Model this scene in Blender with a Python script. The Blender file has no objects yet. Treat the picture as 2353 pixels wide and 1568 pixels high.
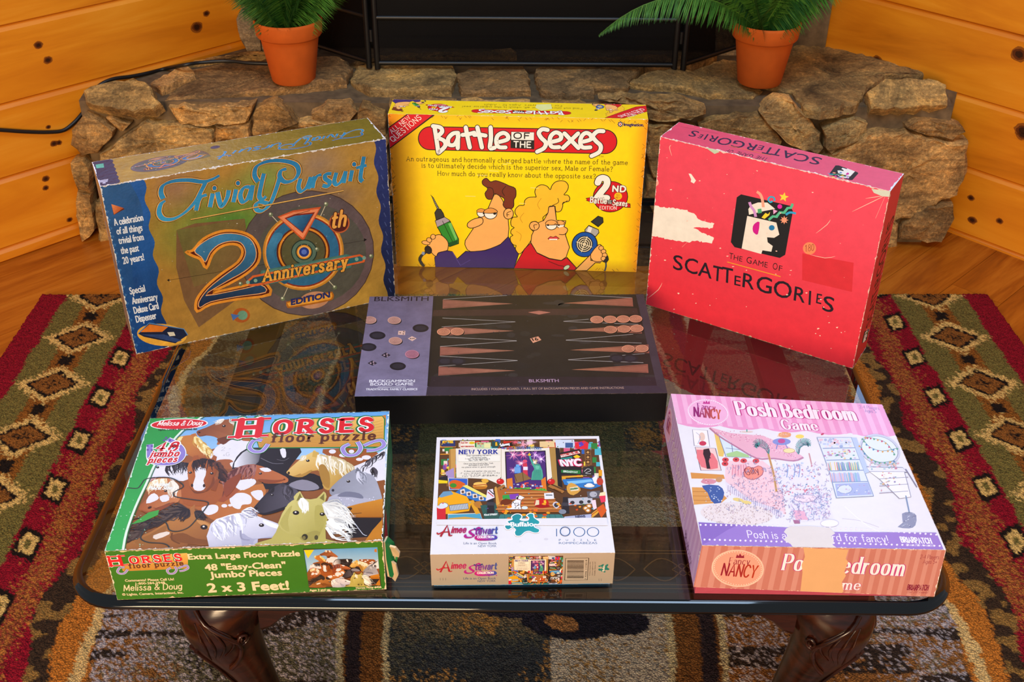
import bpy, bmesh, math, random
import numpy as np
from mathutils import Vector, Matrix
scene = bpy.context.scene
COLL = scene.collection
R = math.radians
random.seed(7)
# ------------------------------------------------------------------ camera
cam_d = bpy.data.cameras.new('camera')
cam_d.sensor_width = 36.0
cam_d.lens = 36.0 * 2563.6 / 2353.0
cam_d.clip_start = 0.05
cam_d.dof.use_dof = True; cam_d.dof.focus_distance = 1.45; cam_d.dof.aperture_fstop = 24.0
cam = bpy.data.objects.new('camera', cam_d)
COLL.objects.link(cam)
cam.matrix_world = Matrix.Translation((0, 0, 1.371)) @ Matrix.Rotation(R(90 - 33.519), 4, 'X') @ Matrix.Rotation(R(0.46), 4, 'Z')
scene.camera = cam
# ------------------------------------------------------------------ world, lamps, exposure
world = bpy.data.worlds.new('room_ambience')
scene.world = world
world.use_nodes = True
bg_node = world.node_tree.nodes['Background']
bg_node.inputs[0].default_value = (0.95, 0.95, 1.0, 1)
bg_node.inputs[1].default_value = 0.32

def area(name, loc, target, size, size_y, power, col):
    l = bpy.data.lights.new(name, 'AREA')
    l.shape = 'RECTANGLE'; l.size = size; l.size_y = size_y
    l.energy = power; l.color = col
    o = bpy.data.objects.new(name, l)
    COLL.objects.link(o)
    o.location = loc
    o.rotation_euler = (Vector(target) - Vector(loc)).to_track_quat('-Z', 'Y').to_euler()
    return o
# warm unseen lamp behind the viewer, cool overhead fill added to light the tops
area('warm_lamp_glow', (-1.2, -3.4, 2.0), (0.0, 2.2, 0.5), 2.0, 1.4, 270, (1.0, 0.71, 0.42))
area('overhead_cool_fill', (0.1, 0.7, 3.2), (0.1, 1.2, 0.0), 1.6, 1.2, 66, (0.54, 0.74, 1.0))

scene.view_settings.view_transform = 'Standard'
scene.view_settings.look = 'None'
scene.view_settings.gamma = 1.0
scene.view_settings.exposure = 0.0
scene.view_settings.use_curve_mapping = False
scene.cycles.max_bounces = 8
scene.cycles.transparent_max_bounces = 16

# ------------------------------------------------------------------ helpers
def s2l(c):
    return c / 12.92 if c <= 0.04045 else ((c + 0.055) / 1.055) ** 2.4
def hx(h):
    h = h.lstrip('#')
    if len(h) == 3: h = ''.join(a * 2 for a in h)
    return tuple(s2l(int(h[i:i + 2], 16) / 255.0) for i in (0, 2, 4))
def col(c):
    return hx(c) if isinstance(c, str) else tuple(c)
def mix(a, b, t):
    a, b = col(a), col(b)
    return tuple(a[i] + (b[i] - a[i]) * t for i in range(3))
def P(s):
    if isinstance(s, str):
        return [tuple(float(v) for v in p.split(',')) for p in s.split()]
    return list(s)
def spline(pts, closed=False, n=5):
    pts = P(pts)
    m = len(pts)
    if m < 3: return pts
    out = []
    for i in range(m if closed else m - 1):
        if closed: q = [pts[(i + k - 1) % m] for k in range(4)]
        else: q = [pts[max(0, i - 1)], pts[i], pts[i + 1], pts[min(m - 1, i + 2)]]
        for k in range(n):
            t = k / n
            out.append(tuple(0.5 * ((2 * q[1][j]) + (-q[0][j] + q[2][j]) * t + (2 * q[0][j] - 5 * q[1][j] + 4 * q[2][j] - q[3][j]) * t * t
                       + (-q[0][j] + 3 * q[1][j] - 3 * q[2][j] + q[3][j]) * t ** 3) for j in range(len(q[0]))))
    if not closed: out.append(pts[-1])
    return out

class MB:
    """collects faces (with colour and material slot) and links them as one mesh object"""
    def __init__(s): s.v = []; s.f = []; s.c = []; s.m = []; s.sm = []; s.arts = []
    def face(s, pts, c=(0.8, 0.8, 0.8), mi=0, smooth=False):
        k = len(s.v); s.v += [tuple(p) for p in pts]
        s.f.append(tuple(range(k, k + len(pts))))
        s.c.append(c if isinstance(c, list) else [c] * len(pts)); s.m.append(mi); s.sm.append(smooth)
    def grid(s, rows, c=(0.8, 0.8, 0.8), mi=0, smooth=True, wrap=False, cf=None, flip=False):
        """rows of equal length; shared vertices"""
        k = len(s.v); n = len(rows[0])
        for r in rows: s.v += [tuple(p) for p in r]
        for i in range(len(rows) - 1):
            for j in range(n if wrap else n - 1):
                j2 = (j + 1) % n
                q = (k + i * n + j, k + i * n + j2, k + (i + 1) * n + j2, k + (i + 1) * n + j)
                if flip: q = q[::-1]
                s.f.append(q)
                s.c.append([cf(i, j)] * 4 if cf else [c] * 4); s.m.append(mi); s.sm.append(smooth)
    def cap(s, ring, c=(0.8, 0.8, 0.8), mi=0, flip=False):
        s.face(ring[::-1] if flip else ring, c, mi)
    def box(s, x0, x1, y0, y1, z0, z1, c=(0.8, 0.8, 0.8), mi=0):
        s.hexa([(x0, y0, z0), (x1, y0, z0), (x1, y1, z0), (x0, y1, z0), (x0, y0, z1), (x1, y0, z1), (x1, y1, z1), (x0, y1, z1)], c, mi)
    def hexa(s, p, c=(0.8, 0.8, 0.8), mi=0):
        for q in ((3, 2, 1, 0), (4, 5, 6, 7), (0, 1, 5, 4), (1, 2, 6, 5), (2, 3, 7, 6), (3, 0, 4, 7)):
            s.face([p[i] for i in q], c, mi)
    def tube(s, path, r, n=8, c=(0.8, 0.8, 0.8), mi=0, caps=True, sq=1.0):
        path = [Vector(p) for p in path]
        rows = []
        up = Vector((0, 0, 1))
        for i, p in enumerate(path):
            t = (path[min(i + 1, len(path) - 1)] - path[max(i - 1, 0)]).normalized()
            a = t.cross(up)
            if a.length < 0.1: a = t.cross(Vector((1, 0, 0)))
            a.normalize(); b = a.cross(t).normalized()
            rr = r[i] if isinstance(r, (list, tuple)) else r
            rows.append([p + a * (rr * math.cos(2 * math.pi * k / n)) + b * (rr * sq * math.sin(2 * math.pi * k / n)) for k in range(n)])
        s.grid(rows, c, mi, True, True)
        if caps:
            s.cap(rows[0], c, mi, True); s.cap(rows[-1], c, mi)
    def lathe(s, prof, n=40, c=(0.8, 0.8, 0.8), mi=0, cx=0, cy=0):
        rows = [[(cx + r * math.cos(2 * math.pi * k / n), cy + r * math.sin(2 * math.pi * k / n), z) for k in range(n)] for r, z in prof]
        s.grid(rows, c, mi, True, True)
    def build(s, name, mats, parent=None, merge=False, bevel=0, autosmooth=None, subdiv=0):
        for a_ in s.arts: a_.up()
        me = bpy.data.meshes.new(name)
        me.from_pydata(s.v, [], s.f)
        a = me.color_attributes.new('Col', 'FLOAT_COLOR', 'CORNER')
        flat = []
        for cc in s.c:
            for q in cc: flat += [q[0], q[1], q[2], 1.0]
        a.data.foreach_set('color', flat)
        me.polygons.foreach_set('material_index', s.m)
        me.polygons.foreach_set('use_smooth', s.sm)
        for m in (mats if isinstance(mats, (list, tuple)) else [mats]): me.materials.append(m)
        me.update()
        if merge:
            bm = bmesh.new(); bm.from_mesh(me)
            bmesh.ops.remove_doubles(bm, verts=bm.verts, dist=1e-5)
            bmesh.ops.recalc_face_normals(bm, faces=bm.faces)
            if bevel:
                es = [e for e in bm.edges if len(e.link_faces) == 2 and e.calc_face_angle(0) > 0.5]
                bmesh.ops.bevel(bm, geom=es, offset=bevel, segments=2, affect='EDGES', profile=0.6)
            bm.to_mesh(me); bm.free()
        o = bpy.data.objects.new(name, me)
        COLL.objects.link(o)
        if parent: o.parent = parent
        if autosmooth is not None:
            me.polygons.foreach_set('use_smooth', [True] * len(me.polygons))
            try: me.set_sharp_from_angle(angle=R(autosmooth))
            except Exception: pass
        return o

def thing(name, label, cat, loc=(0, 0, 0), rz=0.0, group=None):
    o = bpy.data.objects.new(name, None); COLL.objects.link(o)
    o.empty_display_size = 0.05
    o.location = loc; o.rotation_euler = (0, 0, rz)
    o['label'] = label; o['category'] = cat
    if group: o['group'] = group
    return o
def tag(o, label, cat, group=None):
    o['label'] = label; o['category'] = cat
    if group: o['group'] = group
    return o
def structure(o):
    o['kind'] = 'structure'; return o

# ------------------------------------------------------------------ materials (all node based)
def mat(name):
    m = bpy.data.materials.new(name); m.use_nodes = True
    nt = m.node_tree
    return m, nt, nt.nodes['Principled BSDF']
def N(nt, t, **kw):
    n = nt.nodes.new(t)
    for k, v in kw.items():
        if k.startswith('i_'): n.inputs[k[2:].replace('_', ' ')].default_value = v
        else: setattr(n, k, v)
    return n
def ramp(nt, stops):
    r = nt.nodes.new('ShaderNodeValToRGB')
    e = r.color_ramp.elements
    while len(e) < len(stops): e.new(0.5)
    for i, (p, c) in enumerate(stops):
        e[i].position = p; e[i].color = (*col(c), 1)
    return r
def coords(nt, scale=(1, 1, 1), rot=(0, 0, 0), kind='Object'):
    t = nt.nodes.new('ShaderNodeTexCoord'); mp = nt.nodes.new('ShaderNodeMapping')
    mp.inputs['Scale'].default_value = scale; mp.inputs['Rotation'].default_value = rot
    nt.links.new(t.outputs[kind], mp.inputs['Vector'])
    return mp.outputs['Vector']
def bump(nt, b, height, strength=0.3, dist=0.002):
    bp = nt.nodes.new('ShaderNodeBump'); bp.inputs['Strength'].default_value = strength; bp.inputs['Distance'].default_value = dist
    nt.links.new(height, bp.inputs['Height']); nt.links.new(bp.outputs['Normal'], b.inputs['Normal'])
    return bp

def attr_mat(name, rough=0.45, spec=0.5, metallic=0.0, grain=0.10, gscale=60, bstr=0.06, bscale=220, coat=0.0):
    m, nt, b = mat(name)
    a = N(nt, 'ShaderNodeAttribute', attribute_name='Col')
    v = coords(nt)
    n1 = N(nt, 'ShaderNodeTexNoise', i_Scale=gscale, i_Detail=6.0, i_Roughness=0.7)
    nt.links.new(v, n1.inputs['Vector'])
    mr = N(nt, 'ShaderNodeMapRange'); mr.inputs['From Min'].default_value = 0.3; mr.inputs['From Max'].default_value = 0.7
    mr.inputs['To Min'].default_value = 1 - grain; mr.inputs['To Max'].default_value = 1 + grain * 0.6
    nt.links.new(n1.outputs['Fac'], mr.inputs['Value'])
    mx = N(nt, 'ShaderNodeVectorMath', operation='SCALE')
    nt.links.new(a.outputs['Color'], mx.inputs[0]); nt.links.new(mr.outputs[0], mx.inputs['Scale'])
    nt.links.new(mx.outputs[0], b.inputs['Base Color'])
    b.inputs['Roughness'].default_value = rough; b.inputs['Metallic'].default_value = metallic
    b.inputs['Specular IOR Level'].default_value = spec; b.inputs['Coat Weight'].default_value = coat
    b.inputs['Coat Roughness'].default_value = 0.15
    if bstr:
        n2 = N(nt, 'ShaderNodeTexNoise', i_Scale=bscale, i_Detail=3.0)
        nt.links.new(v, n2.inputs['Vector']); bump(nt, b, n2.outputs['Fac'], bstr, 0.001)
    return m
def wood_mat(name, stops, scale, rough=0.4, ring=6.0, bstr=0.1, spec=0.5, dist=3.0, kind='Object', rot=(0, 0, 0), attr=False, fine=0.25):
    """stops: colour ramp; scale: mapping scale, small along the grain"""
    m, nt, b = mat(name)
    v = coords(nt, scale, rot, kind)
    n0 = N(nt, 'ShaderNodeTexNoise', i_Scale=1.6, i_Detail=3.0)
    nt.links.new(v, n0.inputs['Vector'])
    if attr:
        at = N(nt, 'ShaderNodeAttribute', attribute_name='Col')
        add = N(nt, 'ShaderNodeVectorMath', operation='ADD'); sc = N(nt, 'ShaderNodeVectorMath', operation='SCALE', i_Scale=37.0)
        nt.links.new(at.outputs['Color'], sc.inputs[0]); nt.links.new(v, add.inputs[0]); nt.links.new(sc.outputs[0], add.inputs[1])
        v = add.outputs[0]; nt.links.new(v, n0.inputs['Vector'])
    n1 = N(nt, 'ShaderNodeTexNoise', i_Scale=ring, i_Detail=5.0, i_Roughness=0.62, i_Distortion=dist * 0.25)
    nt.links.new(v, n1.inputs['Vector'])
    n2 = N(nt, 'ShaderNodeTexNoise', i_Scale=ring * 9, i_Detail=3.0, i_Roughness=0.6)
    nt.links.new(v, n2.inputs['Vector'])
    m1 = N(nt, 'ShaderNodeMath', operation='MULTIPLY_ADD'); m1.inputs[1].default_value = fine
    nt.links.new(n2.outputs['Fac'], m1.inputs[0]); nt.links.new(n1.outputs['Fac'], m1.inputs[2])
    m2 = N(nt, 'ShaderNodeMath', operation='MULTIPLY_ADD'); m2.inputs[1].default_value = 0.35
    nt.links.new(n0.outputs['Fac'], m2.inputs[0]); nt.links.new(m1.outputs[0], m2.inputs[2])
    m3 = N(nt, 'ShaderNodeMath', operation='SUBTRACT'); m3.inputs[1].default_value = 0.5 * (0.35 + fine)
    nt.links.new(m2.outputs[0], m3.inputs[0])
    r = ramp(nt, stops); nt.links.new(m3.outputs[0], r.inputs['Fac'])
    out = r.outputs['Color']
    nt.links.new(out, b.inputs['Base Color'])
    b.inputs['Roughness'].default_value = rough; b.inputs['Specular IOR Level'].default_value = spec
    if bstr: bump(nt, b, n2.outputs['Fac'], bstr, 0.001)
    return m
def plain(name, c, rough=0.5, metallic=0.0, spec=0.5, nscale=0, namt=0.15, bstr=0.0, coat=0.0):
    m, nt, b = mat(name)
    b.inputs['Base Color'].default_value = (*col(c), 1)
    b.inputs['Roughness'].default_value = rough; b.inputs['Metallic'].default_value = metallic
    b.inputs['Specular IOR Level'].default_value = spec; b.inputs['Coat Weight'].default_value = coat
    if nscale:
        v = coords(nt)
        n1 = N(nt, 'ShaderNodeTexNoise', i_Scale=nscale, i_Detail=5.0); nt.links.new(v, n1.inputs['Vector'])
        c0 = col(c)
        r = ramp(nt, [(0.3, tuple(x * (1 - namt) for x in c0)), (0.7, tuple(min(1, x * (1 + namt)) for x in c0))])
        nt.links.new(n1.outputs['Fac'], r.inputs['Fac']); nt.links.new(r.outputs['Color'], b.inputs['Base Color'])
        if bstr: bump(nt, b, n1.outputs['Fac'], bstr, 0.001)
    return m
M = {}
M['gloss_card'] = attr_mat('gloss_card', rough=0.38, spec=0.5, grain=0.06, bstr=0.05)
M['satin_card'] = attr_mat('satin_card', rough=0.55, spec=0.4, grain=0.09, bstr=0.05)
M['foil_card'] = attr_mat('foil_card', rough=0.36, spec=0.6, metallic=0.3, grain=0.24, gscale=38, bstr=0.55, bscale=150)
M['dark_card'] = attr_mat('dark_card', rough=0.45, spec=0.28, grain=0.25, gscale=30, bstr=0.05)
M['coat_card'] = attr_mat('coat_card', rough=0.32, spec=0.5, grain=0.03, bstr=0.12, bscale=40, coat=0.35)
# ------------------------------------------------------------------ sight lines of the photograph, used to find real positions on real planes
F_PX = 2563.6
CAM_M = cam.matrix_world.copy()
CAM_O = CAM_M.translation
def sight(x, y):
    return (CAM_M.to_3x3() @ Vector(((x - 1176.5) / F_PX, -(y - 784.0) / F_PX, -1.0))).normalized()
def on_plane(x, y, p, n):
    d = sight(x, y); n = Vector(n)
    return CAM_O + d * ((Vector(p) - CAM_O).dot(n) / d.dot(n))
def on_z(x, y, z): return on_plane(x, y, (0, 0, z), (0, 0, 1))
def on_y(x, y, yy): return on_plane(x, y, (0, yy, 0), (0, 1, 0))

# ------------------------------------------------------------------ setting: floor
M['floor'] = wood_mat('oak_laminate', [(0.2, '#74360a'), (0.42, '#9e520e'), (0.58, '#b26416'), (0.8, '#c07622')], (0.8, 9, 9), rough=0.33, ring=2.6, attr=True, bstr=0.05)
mb = MB(); rng = random.Random(3)
W_PL = 0.125
for j in range(-18, 19):
    x = -2.6 + rng.uniform(0, 0.6)
    while x < 2.8:
        L = rng.uniform(0.7, 1.2); c = (rng.random(), rng.random(), rng.random())
        mb.hexa([(x + .0006, j * W_PL + .0006, -0.02), (x + L - .0006, j * W_PL + .0006, -0.02), (x + L - .0006, (j + 1) * W_PL - .0006, -0.02), (x + .0006, (j + 1) * W_PL - .0006, -0.02),
                 (x + .0006, j * W_PL + .0006, 0), (x + L - .0006, j * W_PL + .0006, 0), (x + L - .0006, (j + 1) * W_PL - .0006, 0), (x + .0006, (j + 1) * W_PL - .0006, 0)], c)
        x += L
mb.box(-2.6, 3.6, -18 * W_PL, 19 * W_PL, -0.04, -0.012, (0.1, 0.1, 0.1))
fl = structure(mb.build('floor', M['floor'])); fl.location = (0.1, 1.9, 0); fl.rotation_euler = (0, 0, R(45))

# ------------------------------------------------------------------ setting: pine plank walls meeting behind the fireplace
M['pine'] = wood_mat('varnished_pine', [(0.2, '#ae600a'), (0.40, '#cc7812'), (0.55, '#d88618'), (0.78, '#e2982a')], (0.55, 4, 5), rough=0.36, ring=1.8, attr=True, bstr=0.04, dist=6.0, fine=0.10)
M['knot'] = attr_mat('pine_knot', rough=0.4, grain=0.3, gscale=90, bstr=0.0)
def plank_wall(name, org, theta, length, z_first, knots, height=2.6):
    mb = MB(); rng = random.Random(name)
    z = z_first - 0.175
    while z < height:
        z0, z1 = max(0.0, z), z + 0.175
        c = (rng.random(), rng.random(), rng.random()); g = 0.005
        prof = [(0.016, z0), (0.008, z0), (0.0, z0 + g), (0.0, z1 - g * 2.2), (0.007, z1 - 0.002), (0.007, z1), (0.016, z1)]
        mb.grid([[(x, y, zz) for y, zz in prof] for x in (0.0, length)], c, 0, False, flip=True)
        z += 0.175
    mb.box(0, length, 0.014, 0.06, 0, height, (0.1, 0.1, 0.1))
    o = structure(mb.build(name, [M['pine'], M['knot']]))
    o.location = (org[0], org[1], 0); o.rotation_euler = (0, 0, theta)
    bpy.context.view_layer.update()
    inv = o.matrix_world.inverted(); nrm = o.matrix_world.to_3x3() @ Vector((0, -1, 0))
    kb = MB()
    for px, py, r in knots:
        p = inv @ on_plane(px, py, (org[0], org[1], 0), nrm)
        for q, cc, dy in ((1.35, '#8c4c10', -.0002), (1.0, '#5c2a08', -.0004), (0.6, '#301404', -.0006)):
            pts = [(p.x + r * q * 1.25 * math.cos(a) * rng.uniform(.85, 1.1), dy, p.z + r * q * math.sin(a) * rng.uniform(.85, 1.1)) for a in [i * math.pi / 8 for i in range(16)]]
            kb.face(pts, col(cc), 0)
    if knots:     # knots are pattern of the planks: same mesh
        me = o.data; bm = bmesh.new(); bm.from_mesh(me)
        cl = bm.loops.layers.float_color.get('Col')
        for f, cc in zip(kb.f, kb.c):
            nf = bm.faces.new([bm.verts.new(kb.v[i]) for i in f]); nf.material_index = 1
            for lp in nf.loops: lp[cl] = (*cc[0], 1)
        bm.normal_update(); bm.to_mesh(me); bm.free()
    return o
wl = plank_wall('wall_left', (-2.25, 1.41), R(45), 3.4, 0.035,
    [(88, 104, .007), (110, 138, .007), (452, 62, .011), (474, 31, .006), (111, 292, .004), (124, 330, .006), (135, 328, .005), (105, 411, .006), (105, 432, .005), (160, 505, .005)])
wr = plank_wall('wall_right', (-0.12, 3.84 + 0.12 * 1.08), math.atan2(-1.08, 1.0), 3.5, 0.01,
    [(2015, 138, .009), (2342, 125, .013), (2350, 300, .013), (2350, 310, .010), (2234, 506, .008), (2297, 508, .006), (2231, 455, .006)])

# windows high in both walls (out of the frame, they give the daylight)
M['white_paint'] = plain('white_painted_wood', '#e6e0d4', 0.5)
M['pane'] = None
m, nt, b = mat('daylit_pane'); b.inputs['Base Color'].default_value = (.5, .6, .7, 1); b.inputs['Roughness'].default_value = 0.05
b.inputs['Emission Color'].default_value = (.36, .52, 1, 1); b.inputs['Emission Strength'].default_value = 3.5
M['pane'] = m
def window(name, wall, u):
    mb = MB(); w, z0, z1 = 0.20, 1.36, 2.15
    for x0, x1, a, c in ((-w - .06, w + .06, z0 - .06, z0), (-w - .06, w + .06, z1, z1 + .06), (-w - .06, -w, z0, z1), (w, w + .06, z0, z1), (-.015, .015, z0, z1), (-w, w, (z0 + z1) / 2 - .012, (z0 + z1) / 2 + .012)):
        mb.box(u + x0, u + x1, -0.03, 0.0, a, c)
    o = structure(mb.build(name, M['white_paint'])); o.matrix_world = wall.matrix_world
    pb = MB(); pb.box(u - w, u + w, -0.008, -0.001, z0, z1)
    p = pb.build('window_pane', M['pane'], o)
bpy.context.view_layer.update()
window('window_1', wl, 1.83)
window('window_2', wr, 1.68)

# ------------------------------------------------------------------ stone fireplace: hearth, surround, firebox
m, nt, b = mat('field_stone')
a = N(nt, 'ShaderNodeAttribute', attribute_name='Col'); v = coords(nt)
n1 = N(nt, 'ShaderNodeTexNoise', i_Scale=9.0, i_Detail=8.0, i_Roughness=0.65, i_Distortion=0.6); nt.links.new(v, n1.inputs['Vector'])
v2 = coords(nt, (3, 3, 22)); n2 = N(nt, 'ShaderNodeTexNoise', i_Scale=4.0, i_Detail=6.0, i_Roughness=0.7); nt.links.new(v2, n2.inputs['Vector'])
n3 = N(nt, 'ShaderNodeTexNoise', i_Scale=120.0, i_Detail=4.0, i_Roughness=0.8); nt.links.new(v, n3.inputs['Vector'])
r1 = ramp(nt, [(0.28, (.40, .38, .38)), (0.42, (.85, .82, .80)), (0.54, (1.35, 1.28, 1.18)), (0.66, (1.8, 1.55, 1.15)), (0.8, (2.0, 1.55, 1.0))]); nt.links.new(n1.outputs['Fac'], r1.inputs['Fac'])
r2 = ramp(nt, [(0.32, (.55, .52, .5)), (0.52, (1, 1, 1)), (0.7, (1.5, 1.42, 1.28))]); nt.links.new(n2.outputs['Fac'], r2.inputs['Fac'])
r3 = ramp(nt, [(0.3, (.5, .5, .5)), (0.55, (1.1, 1.1, 1.1)), (0.75, (2.2, 2.1, 1.9))]); nt.links.new(n3.outputs['Fac'], r3.inputs['Fac'])
cur = a.outputs['Color']
for r in (r1, r2, r3):
    mm = N(nt, 'ShaderNodeVectorMath', operation='MULTIPLY'); nt.links.new(cur, mm.inputs[0]); nt.links.new(r.outputs['Color'], mm.inputs[1]); cur = mm.outputs[0]
nt.links.new(cur, b.inputs['Base Color']); b.inputs['Roughness'].default_value = 0.75; b.inputs['Specular IOR Level'].default_value = 0.35
ad = N(nt, 'ShaderNodeMath', operation='ADD'); nt.links.new(n1.outputs['Fac'], ad.inputs[0])
ml = N(nt, 'ShaderNodeMath', operation='MULTIPLY'); ml.inputs[1].default_value = 0.25; nt.links.new(n3.outputs['Fac'], ml.inputs[0]); nt.links.new(ml.outputs[0], ad.inputs[1])
bump(nt, b, ad.outputs[0], 1.0, 0.022)
M['stone'] = m
M['mortar'] = plain('mortar', '#6a553a', 0.9, nscale=40, namt=0.35, bstr=0.5)
M['black_iron'] = plain('black_iron', '#070709', 0.45, spec=0.5, nscale=60, namt=0.3)
M['soot'] = plain('sooty_metal', '#040405', 0.7, spec=0.3, nscale=30, namt=0.4)

def stone(mb, ring, nrm, h, rng, base):
    """one rough flagstone: outline ring on its plane, raised along nrm with chipped edges"""
    ring = [Vector(p) for p in ring]; nrm = Vector(nrm).normalized()
    ctr = sum(ring, Vector()) / len(ring)
    fine = []
    for i, p in enumerate(ring):
        q = ring[(i + 1) % len(ring)]; k = max(1, int((q - p).length / 0.016))
        t1 = (q - p).normalized(); s1 = t1.cross(nrm)
        for j in range(k):
            fine.append((p.lerp(q, j / k) - ctr) * 1.035 + ctr + s1 * rng.uniform(-.0042, .0042))
    tilt = Vector((rng.uniform(-1, 1), rng.uniform(-1, 1), rng.uniform(-1, 1))) * 0.06
    rows = []
    n = len(fine); ph = [rng.uniform(0, 6.28) for _ in range(4)]
    for ins, hh in ((0.0, -0.6), (0.0, 0.62), (0.022, 0.9), (0.06, 1.0), (0.2, 1.02), (0.4, 1.05), (0.65, 1.06), (0.88, 1.06)):
        rr = []
        for i, p in enumerate(fine):
            q = p.lerp(ctr, ins)
            wob = 0.0 if ins <= 0 else (0.10 * math.sin(17 * q.x + ph[0]) + 0.10 * math.sin(23 * q.y + 19 * q.z + ph[1]) + rng.uniform(-.13, .13) * (1.6 if ins < .1 else 1) + 0.12 * math.sin(40 * (q.x + q.z) + ph[2]))
            rr.append(q + nrm * (h * (hh + wob) + (q - ctr).dot(tilt) * (1 if ins > -0.005 else 0)))
        rows.append(rr)
    f_ = rng.uniform(.72, 1.2); c = [x * f_ for x in col(base)]; hue = rng.uniform(-.05, .04)
    c = (c[0] * (1 + hue), c[1], c[2] * (1 - hue))
    mb.grid(rows[:4], c, 0, False, True); mb.grid(rows[3:], c, 0, True, True)
    mb.face(rows[-1], c, 0, True)
def pxring(s, plane_p, plane_n, push=0.0):
    pts = [on_plane(x, y, plane_p, plane_n) for x, y in P(s)]
    a = sum(((pts[i] - pts[0]).cross(pts[(i + 1) % len(pts)] - pts[0]) for i in range(len(pts))), Vector())
    if a.dot(Vector(plane_n)) < 0: pts = pts[::-1]
    return pts
HY, HZ = 2.545, 0.372
rng = random.Random(11)
mb = MB()
front = ['201,255 228,265 269,289 255,315 231,343 194,350 172,323 172,303 185,275', '248,265 265,262 305,279 289,298 269,287', '344,267 364,272 407,280 483,286 492,292 492,330 400,345 240,362 243,345 290,310 320,285',
 '501,281 577,275 579,301 501,313', '587,301 592,240 632,226 667,246 687,273 627,296', '692,273 722,268 772,273 782,281 690,283', '722,251 752,231 802,231 822,251 807,273 762,280 727,266',
 '825,268 832,234 885,252 890,300 840,300 818,285', '396,240 520,236 588,232 580,250 570,271 520,276 420,280', '176,362 200,356 214,372 216,430 190,425 178,395', '184,430 216,436 224,520 200,540 186,500',
 '900,232 1046,232 1060,300 900,300', '1064,234 1215,232 1225,300 1070,300', '1250,238 1365,238 1480,244 1485,275 1250,275',
 '1379,222 1429,218 1549,222 1616,241 1614,254 1549,268 1489,268 1480,240', '1604,279 1629,266 1738,256 1753,271 1791,319 1786,342 1679,319 1609,299', '1745,253 1778,219 1816,226 1848,261 1876,299 1881,329 1871,342 1800,317 1760,274',
 '1885,284 1958,266 1986,281 1983,299 1903,342 1890,324', '2077,282 2102,268 2205,283 2210,294 2182,312 2127,303', '1900,346 1988,301 2077,296 2152,318 2212,320 2214,389 2187,437 2102,485 2050,500 1990,460 1905,400',
 '2070,505 2127,466 2180,460 2180,503 2152,541 2062,545', '1488,280 1598,282 1604,304 1680,324 1780,346 1700,400 1500,395 1486,340', '1484,402 1600,404 1600,470 1500,480 1480,445', '1482,484 1560,482 1560,545 1482,545',
 '1610,404 1780,360 1895,350 1900,405 1980,462 1800,520 1620,470', '1570,485 1620,478 1790,525 1780,560 1570,560', '1800,530 1985,470 2055,508 2050,560 1800,566',
 '240,372 490,340 500,420 250,450', '230,460 500,430 520,560 240,580', '510,322 700,292 720,420 515,450', '530,460 720,430 740,560 540,570', '705,292 890,306 890,420 730,420', '740,430 900,430 900,545 750,560', '905,310 1070,308 1070,420 905,430', '1080,308 1300,286 1300,420 1085,420', '1305,286 1478,282 1470,420 1310,420', '915,440 1180,430 1180,560 915,560', '1190,430 1470,430 1470,560 1190,560']
for s in front:
    stone(mb, pxring(s, (0, HY, 0), (0, -1, 0)), (0, -1, 0), rng.uniform(.022, .034), rng, rng.choice(['#b08c56', '#a6824c', '#b8965e', '#9c7a4a']))
edge_n = (0, -0.62, 0.78)
for s in ['197,216 216,207 242,199 269,194 313,191 340,202 356,216 362,232 377,250 356,262 313,270 262,257 225,252 206,242', '1990,221 2027,196 2127,186 2170,201 2170,247 2067,258 1999,257']:
    stone(mb, pxring(s, (0, HY + .01, HZ), edge_n), edge_n, 0.022, rng, '#b29058')
top = ['382,230 423,170 552,147 640,150 780,150 803,176 790,203 700,214 600,221 480,226', '353,206 426,163 452,177 449,190 375,220', '814,178 824,162 938,152 1031,162 1041,178 1044,201 1031,222 853,222 824,209 809,196',
 '1052,182 1087,167 1180,154 1203,166 1213,195 1216,221 1062,222', '1232,176 1272,159 1457,157 1475,171 1438,199 1442,212 1365,217 1361,228 1257,228 1242,217', '1451,204 1491,182 1589,177 1659,152 1688,152 1711,201 1748,211 1726,227 1629,228 1561,214 1481,208',
 '1760,205 1790,150 1822,118 1903,122 2077,166 2135,184 2027,195 1986,217 1966,247 1888,261 1850,252 1820,219', '425,158 560,128 640,135 640,146 552,142', '800,150 930,136 1180,138 1180,148 940,147 825,158', '1190,150 1300,138 1560,140 1640,146 1585,170 1490,176 1460,154', '1700,160 1780,125 1812,112 1790,145 1765,190 1720,195']
for s in top:
    stone(mb, pxring(s, (0, 0, HZ - .006), (0, 0, 1)), (0, 0, 1), rng.uniform(.014, .020), rng, rng.choice(['#a48252', '#94744a', '#ac8a54']))
def prism(mb, pts, z0, z1, mi):
    n = len(pts)
    for i in range(n):
        a, b_ = pts[i], pts[(i + 1) % n]
        mb.face([(a[0], a[1], z0), (b_[0], b_[1], z0), (b_[0], b_[1], z1), (a[0], a[1], z1)], (.4, .3, .2), mi)
    mb.face([(p[0], p[1], z1) for p in pts], (.4, .3, .2), mi); mb.face([(p[0], p[1], z0) for p in pts][::-1], (.4, .3, .2), mi)
def wall_x(y, left): return (y - 3.66) if left else (3.84 - y) / 1.08
fy0, fy1 = 2.548, 2.96
prism(mb, [(-1.045, fy0), (1.055, fy0), (1.070, 2.64), (wall_x(2.65, 0) - .004, 2.65), (wall_x(fy1, 0) - .004, fy1), (wall_x(fy1, 1) + .004, fy1), (wall_x(2.62, 1) + .004, 2.62), (-1.05, 2.60)], 0, HZ - .006, 1)
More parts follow.
